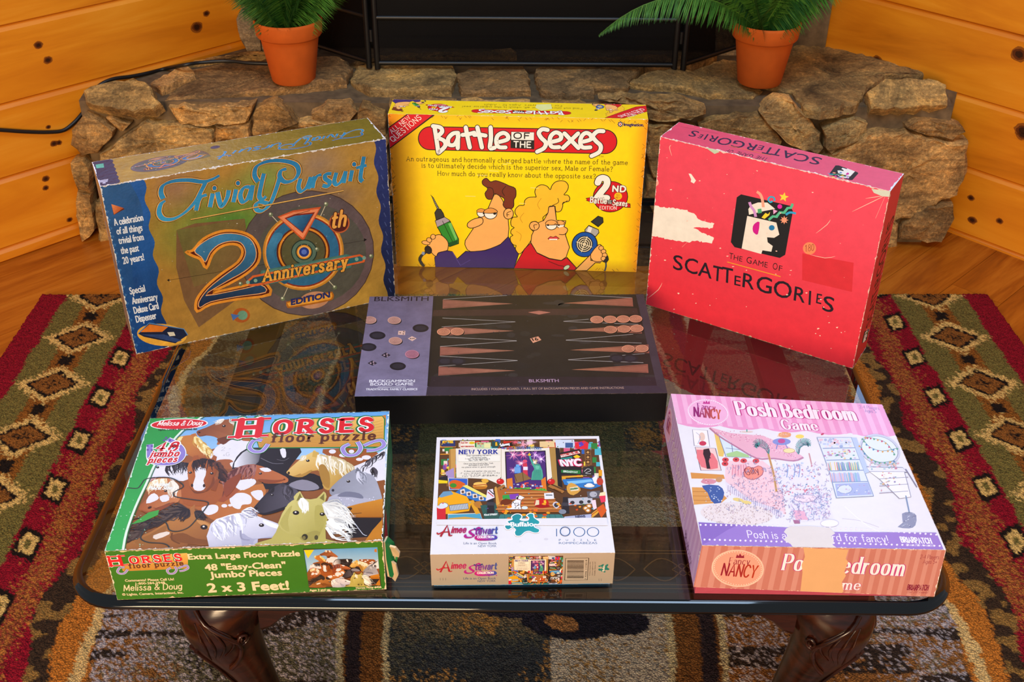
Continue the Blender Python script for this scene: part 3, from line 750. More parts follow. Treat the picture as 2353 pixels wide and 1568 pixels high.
# ------------------------------------------------------------------ printed artwork: flat ink shapes laid into the face of a carton (same mesh)
def homography(src, dst):
    A = []; B = []
    for (x, y), (u, v) in zip(src, dst):
        A.append([x, y, 1, 0, 0, 0, -u * x, -u * y]); B.append(u)
        A.append([0, 0, 0, x, y, 1, -v * x, -v * y]); B.append(v)
    h = np.linalg.solve(np.array(A, float), np.array(B, float))
    return np.append(h, 1).reshape(3, 3)
def clip_poly(pts, cols, lo, hi, ax, keep_less):
    out = []; oc = []
    lim = hi if keep_less else lo
    ins = (lambda p: p[ax] <= lim) if keep_less else (lambda p: p[ax] >= lim)
    n = len(pts)
    for i in range(n):
        a, b_ = pts[i], pts[(i + 1) % n]; ca, cb = cols[i], cols[(i + 1) % n]
        ia, ib = ins(a), ins(b_)
        if ia: out.append(a); oc.append(ca)
        if ia != ib:
            t = (lim - a[ax]) / (b_[ax] - a[ax])
            out.append((a[0] + (b_[0] - a[0]) * t, a[1] + (b_[1] - a[1]) * t)); oc.append(tuple(ca[k] + (cb[k] - ca[k]) * t for k in range(3)))
    return out, oc
DZ = 1.2e-5
class Art:
    """ink on one carton face. corners3: BL, BR, TR, TL of the face; crop4: where those corners lie in the drawing"""
    def __init__(s, mb, corners3, crop4=None, mi=0, seed=1):
        s.mb = mb; s.c = [Vector(p) for p in corners3]; s.mi = mi
        s.w = (s.c[1] - s.c[0]).length; s.h = (s.c[3] - s.c[0]).length
        s.n = (s.c[1] - s.c[0]).cross(s.c[3] - s.c[0]).normalized()
        s.L = 1; s.k = 0; s.buf = []; s.grid = np.zeros((160, 110), int); mb.arts.append(s); s.lim = (0, s.w, 0, s.h); s.rng = random.Random(seed)
        s.set(crop4 or [(0, s.h), (s.w, s.h), (s.w, 0), (0, 0)])
    def set(s, crop4, dst=None):
        s.H = homography(crop4, dst or [(0, 0), (s.w, 0), (s.w, s.h), (0, s.h)])
        xs = [p[0] for p in crop4]; ys = [p[1] for p in crop4]
        ar = abs(sum(crop4[i][0] * crop4[(i + 1) % 4][1] - crop4[(i + 1) % 4][0] * crop4[i][1] for i in range(4))) / 2
        d = dst or [(0, 0), (s.w, 0), (s.w, s.h), (0, s.h)]
        ad = abs(sum(d[i][0] * d[(i + 1) % 4][1] - d[(i + 1) % 4][0] * d[i][1] for i in range(4))) / 2
        s.sc = math.sqrt(ad / ar)
    def sub(s, quad, crop4, clip=True):
        """second drawing frame: crop4 corners of another drawing shown inside quad (given in this drawing)"""
        dst = [s.uv(*p) for p in quad]
        t = Art.__new__(Art); t.__dict__.update(s.__dict__); t.set(crop4, dst); t.parent = s
        if clip: t.lim = (max(s.lim[0], min(d[0] for d in dst)), min(s.lim[1], max(d[0] for d in dst)), max(s.lim[2], min(d[1] for d in dst)), min(s.lim[3], max(d[1] for d in dst)))
        return t
    def uv(s, x, y):
        q = s.H @ np.array([x, y, 1.0]); return (q[0] / q[2], q[1] / q[2])
    def p3(s, u, v, lift=0.0):
        a, b_ = u / s.w, v / s.h
        return s.c[0] * (1 - a) * (1 - b_) + s.c[1] * a * (1 - b_) + s.c[2] * a * b_ + s.c[3] * (1 - a) * b_ + s.n * ((s.L + .17 * s.k) * DZ + lift)
    def emit(s, uvs, cols):
        lim = s.lim
        for ax in (0, 1):
            lo, hi = lim[2 * ax], lim[2 * ax + 1]
            if any(p[ax] > hi for p in uvs): uvs, cols = clip_poly(uvs, cols, lo, hi, ax, True)
            if len(uvs) < 3: return
            if any(p[ax] < lo for p in uvs): uvs, cols = clip_poly(uvs, cols, lo, hi, ax, False)
            if len(uvs) < 3: return
        ar = sum(uvs[i][0] * uvs[(i + 1) % len(uvs)][1] - uvs[(i + 1) % len(uvs)][0] * uvs[i][1] for i in range(len(uvs)))
        if ar < 0: uvs = uvs[::-1]; cols = cols[::-1]
        s.buf.append((uvs, list(cols), s.k))
    def up(s):
        """lay the waiting shapes on the lowest ink level that is free everywhere under them"""
        G = s.grid; n, m = G.shape; spans = []; top = 0
        for uvs, cols, k in s.buf:
            us = [p[0] / s.w for p in uvs]; vs = [p[1] / s.h for p in uvs]
            a, b_ = max(0, min(n - 1, int(min(us) * n))), max(0, min(n - 1, int(max(us) * n))); c, d = max(0, min(m - 1, int(min(vs) * m))), max(0, min(m - 1, int(max(vs) * m)))
            spans.append((a, b_ + 1, c, d + 1)); top = max(top, int(G[a:b_ + 1, c:d + 1].max()))
        s.L = top + 1
        for (uvs, cols, k), (a, b_, c, d) in zip(s.buf, spans):
            G[a:b_, c:d] = s.L
            s.k = k; s.mb.face([s.p3(*p) for p in uvs], cols, s.mi)
        s.buf.clear(); return s
    def colfn(s, c):
        """c: colour, or (c0, c1, (x0,y0), (x1,y1)) gradient in drawing space"""
        if isinstance(c, tuple) and len(c) == 4 and isinstance(c[2], tuple):
            c0, c1 = col(c[0]), col(c[1]); (x0, y0), (x1, y1) = c[2], c[3]; L2 = (x1 - x0) ** 2 + (y1 - y0) ** 2
            return lambda x, y: mix(c0, c1, max(0, min(1, ((x - x0) * (x1 - x0) + (y - y0) * (y1 - y0)) / L2)))
        k = col(c); return lambda x, y: k
    def poly(s, pts, c, sm=0, line=None, lw=3, up=True):
        pts = P(pts)
        if sm: pts = spline(pts, True, sm)
        s.k = (s.k + 1) % 6
        f = s.colfn(c); s.emit([s.uv(*p) for p in pts], [f(*p) for p in pts])
        if up: s.up()
        if line: s.stroke(pts, lw, line, closed=True)
        return s
    def ell(s, cx, cy, rx, ry=None, c='#fff', rot=0, line=None, lw=3, n=28, up=True):
        ry = rx if ry is None else ry; a = R(rot)
        return s.poly([(cx + rx * math.cos(t) * math.cos(a) - ry * math.sin(t) * math.sin(a), cy + rx * math.cos(t) * math.sin(a) + ry * math.sin(t) * math.cos(a)) for t in [2 * math.pi * i / n for i in range(n)]], c, 0, line, lw, up)
    def ribbon(s, uv, w, f, closed=False, taper=None, nib=None):
        """uv path already in metres; w in metres"""
        n = len(uv); s.k = (s.k + 1) % 6
        if n < 2: return
        L = []; Rr = []
        for i in range(n):
            a = uv[(i - 1) % n] if closed or i > 0 else uv[i]; b_ = uv[(i + 1) % n] if closed or i < n - 1 else uv[i]
            dx, dy = b_[0] - a[0], b_[1] - a[1]; l = math.hypot(dx, dy) or 1e-9; dx /= l; dy /= l
            ww = w
            if nib: ww = w * (nib[1] + (1 - nib[1]) * abs(math.sin(math.atan2(dy, dx) - nib[0])))
            if taper: ww *= taper(i / (n - 1))
            k = 1.0
            if 0 < i < n - 1 or closed:      # mitre
                d1 = (uv[i][0] - a[0], uv[i][1] - a[1]); l1 = math.hypot(*d1) or 1e-9
                cs = (d1[0] * dx + d1[1] * dy) / l1; k = 1 / max(.6, min(1, abs(cs)))
            L.append((uv[i][0] - dy * ww * k / 2, uv[i][1] + dx * ww * k / 2)); Rr.append((uv[i][0] + dy * ww * k / 2, uv[i][1] - dx * ww * k / 2))
        for i in range(n if closed else n - 1):
            j = (i + 1) % n
            s.emit([L[i], Rr[i], Rr[j], L[j]], [f(i), f(i), f(j), f(j)])
    def stroke(s, pts, w, c, sm=0, closed=False, taper=None, nib=None, up=True, cap=False):
        pts = P(pts)
        if sm: pts = spline(pts, closed, sm)
        f = s.colfn(c); s.ribbon([s.uv(*p) for p in pts], w * s.sc, lambda i: f(*pts[i]), closed, taper, nib)
        if cap:
            for p in (pts[0], pts[-1]): s.ell(p[0], p[1], w / 2, w / 2, c, n=12, up=False)
        if up: s.up()
        return s
    def rect(s, x0, y0, x1, y1, c, up=True): return s.poly([(x0, y0), (x1, y0), (x1, y1), (x0, y1)], c, up=up)
    def fill(s, fn, nx=12, ny=8):
        """whole face shaded by fn(u,v) in unit square"""
        for i in range(nx):
            for j in range(ny):
                q = [(i / nx, j / ny), ((i + 1) / nx, j / ny), ((i + 1) / nx, (j + 1) / ny), (i / nx, (j + 1) / ny)]
                s.emit([(a * s.w, b_ * s.h) for a, b_ in q], [col(fn(a, b_)) for a, b_ in q])
        s.up()
    def hair(s, root, vec, n, w, cols, curl=0.3, spread=0.25):
        """n tapered strands from points along root (drawing space), each roughly vec long"""
        root = spline(root, False, 6); rg = s.rng
        for i in range(n):
            p = root[int(rg.random() * (len(root) - 1))]; k = rg.uniform(.6, 1.1); a = rg.uniform(-spread, spread)
            vx, vy = vec[0] * math.cos(a) - vec[1] * math.sin(a), vec[0] * math.sin(a) + vec[1] * math.cos(a)
            q = (p[0] + vx * k, p[1] + vy * k); b_ = rg.uniform(-curl, curl)
            mid = (p[0] + vx * k * .5 - vy * b_, p[1] + vy * k * .5 + vx * b_)
            s.stroke([p, mid, q], w, rg.choice(cols), sm=3, taper=lambda t: 1.1 - t, up=(i % 6 == 5))
        s.up()
    # ---- lettering
    def text(s, t, p0, p1, h, c, bold=0.0, line=None, lw=0, slant=0.0, hmode='cap', arc=0.0):
        """plain sans lettering from baseline point p0 to p1, cap height h (drawing units)"""
        vs, fs, bnd, wd = glyph_mesh(t)
        a0, a1 = s.uv(*p0), s.uv(*p1); L = math.hypot(a1[0] - a0[0], a1[1] - a0[1]); ux = ((a1[0] - a0[0]) / L, (a1[1] - a0[1]) / L)
        hh = h * s.vscale(p0, p1); uy = (-ux[1], ux[0]); sx, sy = L / wd, hh / 0.70
        def tr(x, y):
            X = x * sx + y * sy * slant; Y = y * sy - arc * hh * (1 - (2 * x / wd - 1) ** 2)
            return (a0[0] + ux[0] * X + uy[0] * Y, a0[1] + ux[1] * X + uy[1] * Y)
        s.lettering([tr(*v) for v in vs], fs, bnd, hh, c, bold, line, lw, (a0, ux, L))
        return s
    def lettering(s, pts, fs, bnd, hh, c, bold, line, lw, fr):
        grad = isinstance(c, tuple) and len(c) == 2
        if grad:
            c0, c1 = col(c[0]), col(c[1]); (a0, ux, L) = fr
            f = lambda p: mix(c0, c1, max(0, min(1, ((p[0] - a0[0]) * ux[0] + (p[1] - a0[1]) * ux[1]) / L)))
        else:
            k = col(c); f = lambda p: k
        if line:
            kl = col(line)
            for loop in bnd: s.ribbon([pts[i] for i in loop], (bold + lw * 2) * hh, lambda i: kl, True)
            s.up()
            for q in fs: s.emit([pts[i] for i in q], [kl] * len(q))
            s.up()
        if bold:
            for loop in bnd: s.ribbon([pts[i] for i in loop], bold * hh, (lambda lp: (lambda i: f(pts[lp[i]])))(loop), True)
        if bold: s.up()
        for q in fs: s.emit([pts[i] for i in q], [f(pts[i]) for i in q])
        s.up()
    def vscale(s, p0, p1):
        """metres per drawing unit across the line p0-p1"""
        dx, dy = p1[0] - p0[0], p1[1] - p0[1]; l = math.hypot(dx, dy)
        m = ((p0[0] + p1[0]) / 2, (p0[1] + p1[1]) / 2); q = (m[0] + dy / l * 10, m[1] - dx / l * 10)
        a, b_ = s.uv(*m), s.uv(*q)
        u0, u1 = s.uv(*p0), s.uv(*p1); ux = ((u1[0] - u0[0]), (u1[1] - u0[1])); L = math.hypot(*ux)
        return abs((b_[0] - a[0]) * (-ux[1] / L) + (b_[1] - a[1]) * ux[0] / L) / 10
    def pen(s, t, p0, p1, h, c, w=0.14, serif=0.0, slant=0.0, line=None, lw=0.06, nib=None, jitter=0.0, arc=0.0, smallcaps=0.0):
        """lettering built from strokes; w stroke weight and serif length relative to the cap height"""
        x = 0; runs = []
        for ch in t:
            k = 1.0; g = PEN.get(ch)
            if smallcaps and ch.islower(): g = PEN.get(ch.upper()); k = smallcaps
            if ch == ' ' or g is None: x += 38; continue
            dy = s.rng.uniform(-jitter, jitter) * 100; rot = s.rng.uniform(-jitter, jitter) * 1.2
            runs.append((x, k, g, dy, rot)); x += g[0] * k + 16 + 100 * w * .75 + serif * 40
        wd = x - 16
        a0, a1 = s.uv(*p0), s.uv(*p1); L = math.hypot(a1[0] - a0[0], a1[1] - a0[1]); ux = ((a1[0] - a0[0]) / L, (a1[1] - a0[1]) / L); uy = (-ux[1], ux[0])
        hh = h * s.vscale(p0, p1); sx, sy = L / wd, hh / 100.0
        def tr(X, Y):
            xx = X * sx + Y * sy * slant; yy = Y * sy - arc * hh * (1 - (2 * X / wd - 1) ** 2)
            return (a0[0] + ux[0] * xx + uy[0] * yy, a0[1] + ux[1] * xx + uy[1] * yy)
        grad = isinstance(c, tuple) and len(c) == 2
        c0, c1 = (col(c[0]), col(c[1])) if grad else (col(c), col(c))
        passes = [(w + lw * 2, col(line), col(line))] if line else []
        passes.append((w, c0, c1))
        for wt, k0, k1 in passes:
            for x, k, g, dy, rot in runs:
                cc = mix(k0, k1, x / max(1, wd)) if grad else k0
                W = wt * hh
                for path in g[1]:
                    q = [(x + px * k - (py - 50) * rot, py * k + dy + px * rot) for px, py in path]
                    uvp = [tr(*p) for p in q]
                    s.ribbon(uvp, W, lambda i: cc, False, None, nib)
                    if not serif or nib is None:
                        for e in (uvp[0], uvp[-1]):
                            s.k = (s.k + 1) % 6; s.emit([(e[0] + W / 2 * math.cos(i * math.pi / 4), e[1] + W / 2 * math.sin(i * math.pi / 4)) for i in range(8)], [cc] * 8)
                    if serif:
                        for e, f in ((q[0], q[1]), (q[-1], q[-2])):
                            dx, dy_ = f[0] - e[0], f[1] - e[1]
                            if abs(dy_) > abs(dx) * 1.3 and (abs(e[1] - dy) < 6 or abs(e[1] - dy - 100 * k) < 6 or abs(e[1] - dy - 64 * k) < 4 or e[1] - dy < -25):
                                sl = serif * 50 + 50 * wt; bar = [tr(e[0] - sl, e[1]), tr(e[0] + sl, e[1])]
                                s.ribbon(bar, W * (.48 if nib is None else .38), lambda i: cc)
            s.up()
        return s
    def wear(s, a, b_, n=40, w=6, c='#efe6d8', dens=0.6):
        """chipped print along an edge from a to b (drawing space): bare board showing"""
        rg = s.rng; ax, ay = a; dx, dy = b_[0] - ax, b_[1] - ay; L = math.hypot(dx, dy); nx, ny = -dy / L, dx / L
        m = n * 2; ph = rg.uniform(0, 6)
        ws = [w * max(.06, (dens - .3) * 1.1 + .42 * math.sin(i * .31 + ph) * math.sin(i * .13) + rg.uniform(-.45, .45)) for i in range(m + 1)]
        pts = [(ax + dx * i / m, ay + dy * i / m) for i in range(m + 1)]
        s.stroke(pts, 1.0, c, taper=lambda t: ws[int(t * m + .5)])
        for i in range(int(n * dens * .5)):
            t0 = rg.random(); k = w * rg.uniform(.5, 1.5); e = rg.uniform(.3, 2.2) * w; x, y = ax + dx * t0, ay + dy * t0; ux, uy = dx / L, dy / L
            q = [(x + ux * e * math.cos(q_) + nx * k * math.sin(q_) * rg.uniform(.5, 1), y + uy * e * math.cos(q_) + ny * k * math.sin(q_) * rg.uniform(.5, 1)) for q_ in [i_ * math.pi / 4 for i_ in range(8)]]
            s.poly(q, c, up=False)
        s.up()
    def scuff(s, n, box, c='#f4ece0', r=5):
        for i in range(n):
            x, y = s.rng.uniform(box[0], box[2]), s.rng.uniform(box[1], box[3]); k = r * s.rng.uniform(.2, 1); a = s.rng.uniform(0, 6.28)
            s.poly([(x + k * s.rng.uniform(.5, 2) * math.cos(a + t), y + k * s.rng.uniform(.3, 1) * math.sin(a + t)) for t in (0, 1.2, 2.3, 3.4, 4.6, 5.5)], c, up=False)
        s.up()

_GM = {}
def glyph_mesh(t):
    if t in _GM: return _GM[t]
    cu = bpy.data.curves.new('lettering', 'FONT'); cu.body = t; cu.size = 1.0; cu.resolution_u = 3
    o = bpy.data.objects.new('lettering', cu); COLL.objects.link(o)
    dg = bpy.context.evaluated_depsgraph_get(); ev = o.evaluated_get(dg); me = ev.to_mesh()
    vs = [(v.co.x, v.co.y) for v in me.vertices]; fs = [tuple(p.vertices) for p in me.polygons]
    ec = {}
    for f in fs:
        for i in range(len(f)):
            e = (f[i], f[(i + 1) % len(f)]); ec[e] = 1
    nxt = {}
    key = {}; idx = []
    for v in vs: idx.append(key.setdefault((round(v[0], 5), round(v[1], 5)), len(key)))
    rep = {};
    for i, k in enumerate(idx): rep.setdefault(k, i)
    fs = [tuple(rep[idx[i]] for i in f) for f in fs]
    ec = set()
    for f in fs:
        for i in range(len(f)): ec.add((f[i], f[(i + 1) % len(f)]))
    for a, b_ in ec:
        if (b_, a) not in ec and a != b_: nxt.setdefault(a, []).append(b_)
    loops = []
    while nxt:
        a = next(iter(nxt)); lp = [a]
        while True:
            b_ = nxt[a].pop()
            if not nxt[a]: del nxt[a]
            if b_ == lp[0] or b_ not in nxt: break
            lp.append(b_); a = b_
        if len(lp) > 2: loops.append(lp)
    x0 = min(v[0] for v in vs); x1 = max(v[0] for v in vs)
    vs = [(v[0] - x0, v[1]) for v in vs]
    ev.to_mesh_clear(); bpy.data.objects.remove(o); bpy.data.curves.remove(cu)
    _GM[t] = (vs, fs, loops, x1 - x0)
    return _GM[t]
BOWL = '~46,32 43,52 34,61 23,64 12,61 3,52 0,32 3,12 12,3 23,0 34,3 43,12 46,32'
_G = {'A': (70, '0,0 35,100 70,0;13,35 57,35'), 'B': (56, '0,0 0,100;~0,100 26,100 44,94 50,77 44,60 26,54 0,54;~0,54 28,54 48,46 56,28 48,8 28,0 0,0'),
 'C': (64, '~62,82 50,96 34,101 16,94 3,74 0,50 3,26 16,6 34,-1 50,4 62,18'), 'D': (64, '0,0 0,100;~0,100 28,100 52,88 64,62 64,38 52,12 28,0 0,0'),
 'E': (50, '0,0 0,100;0,100 50,100;0,52 42,52;0,0 52,0'), 'F': (48, '0,0 0,100;0,100 48,100;0,52 40,52'), 'G': (68, '~64,82 50,96 34,101 16,94 3,74 0,50 3,26 16,6 34,-1 52,5 64,20 65,44;40,44 66,44'),
 'H': (62, '0,0 0,100;62,0 62,100;0,52 62,52'), 'I': (4, '2,0 2,100'), 'J': (36, '~34,100 34,40 33,18 26,4 14,-1 0,10'), 'K': (60, '0,0 0,100;58,100 0,42;20,58 62,0'), 'L': (48, '0,100 0,0;0,0 48,0'),
 'M': (78, '0,0 5,100;5,100 39,14;39,14 73,100;73,100 78,0'), 'N': (64, '0,0 0,100;0,100 64,0;64,0 64,100'), 'O': (74, '~74,50 70,78 56,95 37,101 18,95 4,78 0,50 4,22 18,5 37,-1 56,5 70,22 74,50'),
 'P': (54, '0,0 0,100;~0,100 28,100 47,92 54,73 47,54 28,46 0,46'), 'Q': (74, '~74,50 70,78 56,95 37,101 18,95 4,78 0,50 4,22 18,5 37,-1 56,5 70,22 74,50;44,24 74,-8'), 'R': (60, '0,0 0,100;~0,100 28,100 47,92 54,74 47,56 28,48 0,48;26,48 60,0'),
 'S': (52, '~48,84 38,97 24,101 9,95 3,78 8,62 26,53 44,44 52,26 46,8 28,-1 12,3 0,18'), 'T': (60, '30,0 30,100;0,100 60,100'), 'U': (62, '~0,100 0,60 1,26 10,7 31,-1 52,7 61,26 62,60 62,100'), 'V': (64, '0,100 32,0 64,100'),
 'W': (92, '0,100 22,0 46,90 70,0 92,100'), 'X': (62, '0,0 60,100;2,100 62,0'), 'Y': (60, '0,100 30,46 60,100;30,46 30,0'), 'Z': (58, '2,100 56,100 0,0 58,0'),
 'a': (44, '~4,52 14,63 26,64 38,58 42,44 42,20 42,0;~42,40 24,38 6,30 0,16 6,3 20,0 34,8 42,22'), 'b': (46, '0,0 0,100;' + BOWL), 'c': (42, '~42,52 32,62 20,64 6,54 0,32 6,9 20,0 32,2 42,12'), 'd': (46, '46,0 46,100;' + BOWL),
 'e': (46, '1,34 46,34;~46,34 42,54 24,64 6,55 0,32 6,8 24,0 36,3 45,13'), 'f': (30, '~34,92 26,101 16,96 12,80 12,40 12,0;0,62 28,62'), 'g': (46, BOWL + ';~46,64 46,30 46,0 43,-18 28,-29 6,-24'),
 'h': (42, '0,0 0,100;~0,40 8,57 22,64 36,58 42,42 42,20 42,0'), 'i': (4, '2,0 2,64;2,86 2,91'), 'j': (12, '~10,64 10,0 8,-20 -4,-28;10,86 10,91'), 'k': (42, '0,0 0,100;38,64 0,26;14,38 42,0'), 'l': (4, '2,0 2,100'),
 'm': (72, '0,0 0,64;~0,40 7,57 19,64 31,58 36,42 36,20 36,0;~36,40 43,57 55,64 67,58 72,42 72,20 72,0'), 'n': (42, '0,0 0,64;~0,40 8,57 22,64 36,58 42,42 42,20 42,0'), 'o': (46, BOWL), 'p': (46, '0,-30 0,64;' + BOWL), 'q': (46, '46,-30 46,64;' + BOWL),
 'r': (28, '0,0 0,64;~0,38 7,55 18,63 30,58'), 's': (36, '~33,54 26,62 16,64 5,57 5,45 14,37 26,31 36,20 32,5 18,0 6,3 0,12'), 't': (30, '~12,90 12,50 12,20 17,3 31,3;0,62 29,62'), 'u': (42, '~0,64 0,40 1,18 8,4 20,0 34,7 42,24;42,64 42,0'),
 'v': (42, '0,64 21,0 42,64'), 'w': (64, '0,64 16,0 32,58 48,0 64,64'), 'x': (40, '0,0 38,64;2,64 40,0'), 'y': (42, '0,64 22,2;42,64 14,-28 2,-26'), 'z': (38, '2,64 36,64 0,0 38,0'),
 '0': (54, '~54,50 50,78 40,95 27,101 14,95 4,78 0,50 4,22 14,5 27,-1 40,5 50,22 54,50'), '1': (20, '0,80 18,100 18,0'), '2': (52, '~2,76 9,94 26,101 44,94 49,76 42,56 22,30 0,0;0,0 52,0'), '3': (50, '~2,88 14,99 28,100 44,92 46,76 40,60 22,53;~22,53 42,46 50,28 44,8 24,-1 8,3 0,14'),
 '4': (54, '40,0 40,100 0,28 54,28'), '5': (50, '46,100 8,100 4,56;~4,56 22,62 42,54 50,32 42,8 22,-1 0,10'), '6': (52, '~44,98 22,84 4,52 0,28 8,6 26,-1 44,8 52,28 44,50 26,58 8,48 1,34'), '7': (48, '0,100 48,100 16,0'),
 '8': (52, '~26,54 8,64 4,80 12,96 26,101 40,96 48,80 44,64 26,54 6,44 0,26 8,6 26,-1 44,6 52,26 46,44 26,54'), '9': (52, '~8,2 30,16 48,48 52,72 44,94 26,101 8,92 0,72 8,50 26,42 44,52 51,66'), '&': (64, '~64,40 44,8 20,-1 2,12 4,34 26,54 42,74 36,95 22,100 12,88 16,70 40,30 66,0'),
 '!': (6, '3,100 3,30;3,4 3,0'), '?': (44, '~2,82 12,98 26,100 42,90 40,70 24,52 20,30;20,4 20,0'), ',': (8, '5,6 1,-16'), '.': (6, '2,4 2,0'), '-': (28, '0,36 28,36'), "'": (6, '3,100 2,80'), '"': (20, '2,100 2,78;18,100 18,78'), '#': (54, '12,0 22,100;34,0 44,100;0,34 52,34;2,66 54,66'), '+': (44, '22,14 22,62;0,38 44,38'), ':': (6, '2,4 2,0;2,56 2,52')}
PEN = {}
for k_, (w_, d_) in _G.items():
    PEN[k_] = (w_, [spline(q[1:], False, 4) if q[0] == '~' else P(q) for q in d_.split(';')])

# ------------------------------------------------------------------ cartons: a lid carrying the print, sitting over a tray
def lid_faces(q):
    """q: eight corners, bottom then top, each front-left, front-right, back-right, back-left"""
    b0, b1, b2, b3, t0, t1, t2, t3 = [Vector(p) for p in q]
    return dict(front=[b0, b1, t1, t0], top=[t0, t1, t2, t3], left=[b3, b0, t0, t3], right=[b1, b2, t2, t1], back=[b2, b3, t3, t2])
def shell(mb, q, cols, axis=2, t=0.0016):
    """lid open on its q[0:4] side, with board thickness; cols per face"""
    f = lid_faces(q)
    for k, p in f.items(): mb.face(p, col(cols.get(k, '#888')), 0)
    c = sum((Vector(p) for p in q), Vector()) / 8
    ax = Vector((0, 0, 0)); ax[axis] = 1
    out = (Vector(q[4]) - Vector(q[0])); sgn = 1 if out.dot(ax) > 0 else -1
    inn = []
    for i, p in enumerate(q):
        p = Vector(p); d = c - p; d[axis] = 0
        v = p + Vector([math.copysign(t, d[k]) if k != axis else 0 for k in range(3)])
        if i > 3: v -= ax * sgn * t
        inn.append(v)
    for k, p in lid_faces(inn).items(): mb.face(p[::-1], col('#c8b89c'), 0)
    for i in range(4):
        j = (i + 1) % 4; mb.face([q[j], q[i], inn[i], inn[j]], col('#c8b89c'), 0)
    return f
def standing(mb, w, d, h, cols, z0=0.0):
    """lid of a carton standing on its long edge, print facing -y; returns faces as seen: BL, BR, TR, TL"""
    q = [(0, d, z0), (w, d, z0), (w, d, h), (0, d, h), (0, 0, z0), (w, 0, z0), (w, 0, h), (0, 0, h)]
    shell(mb, q, cols, 1)
    V = [Vector(p) for p in q]
    return dict(front=[V[4], V[5], V[6], V[7]], top=[V[7], V[6], V[2], V[3]], left=[V[0], V[4], V[7], V[3]], right=[V[5], V[1], V[2], V[6]])
def tray_box(parent, w, d, h, axis, c, matname='satin_card', ins=.0024, lip=.0):
    mb = MB()
    if axis == 1: mb.box(ins, w - ins, .003, d, .0024 - .0022, h - ins, col(c))
    else: mb.box(ins, w - ins, ins, d - ins, 0, h - .003, col(c))
    return mb.build('tray', M[matname], parent)
def cub(w, d, h, z0=0.0, x0=0.0, y0=0.0, flare=0.0):
    return [(x0 - flare, y0 - flare, z0), (x0 + w + flare, y0 - flare, z0), (x0 + w + flare, y0 + d + flare, z0), (x0 - flare, y0 + d + flare, z0), (x0, y0, h), (x0 + w, y0, h), (x0 + w, y0 + d, h), (x0, y0 + d, h)]
TOPZ = TZ + 0.0004
# ================================================================== gold and blue trivia game, standing at the left
def tp_title(a, k=1.0):
    S = ['~845,432 800,456 745,470 660,460 570,466 508,492 494,535 508,572', '~762,474 738,522 702,588 642,652 572,692 510,692 484,656 494,606 520,584',
         '728,545 706,642', '~712,604 735,562 770,548', '806,540 790,622', '~834,532 850,598 866,614 894,562 902,520', '946,515 930,592', '~1028,500 992,506 972,550 986,590 1016,570 1042,496', '1046,490 1032,580',
         '~1112,420 1096,490 1086,556 1106,574 1126,556', '~1208,440 1184,520 1152,598 1110,640 1074,638 1066,608 1092,590 1150,602', '~1078,470 1056,430 1070,376 1140,346 1230,344 1302,366 1320,412 1294,456 1240,470 1208,440 1214,404 1246,392',
         '~1332,450 1320,500 1336,526 1370,500 1392,444', '1392,440 1380,512', '1416,436 1404,506', '~1410,470 1430,436 1456,426', '~1516,420 1482,424 1480,450 1506,470 1496,496 1464,490', '~1546,414 1534,465 1550,486 1580,460 1602,408', '1602,405 1590,476', '1640,400 1628,466', '~1710,318 1690,440 1704,466', '1664,386 1726,370']
    for w, c in ((44, '#2a1c08'), (38, '#e8a848'), (28, '#2478ac')):
        for q in S:
            p = spline(q[1:], False, 5) if q[0] == '~' else P(q)
            a.stroke(p, w, (c, '#3aa0d0' if w == 28 else c, (600, 420), (640, 700)) if w == 28 else c, nib=(R(25), .5), cap=False, up=False)
        for x, y in ((816, 508), (957, 478), (1652, 364)): a.ell(x, y, w * .45, w * .5, c, up=False)
        a.up()
    a.stroke('675,697 1590,522', 10, '#3a2808'); a.stroke('675,696 1590,521', 6, '#e8b860')
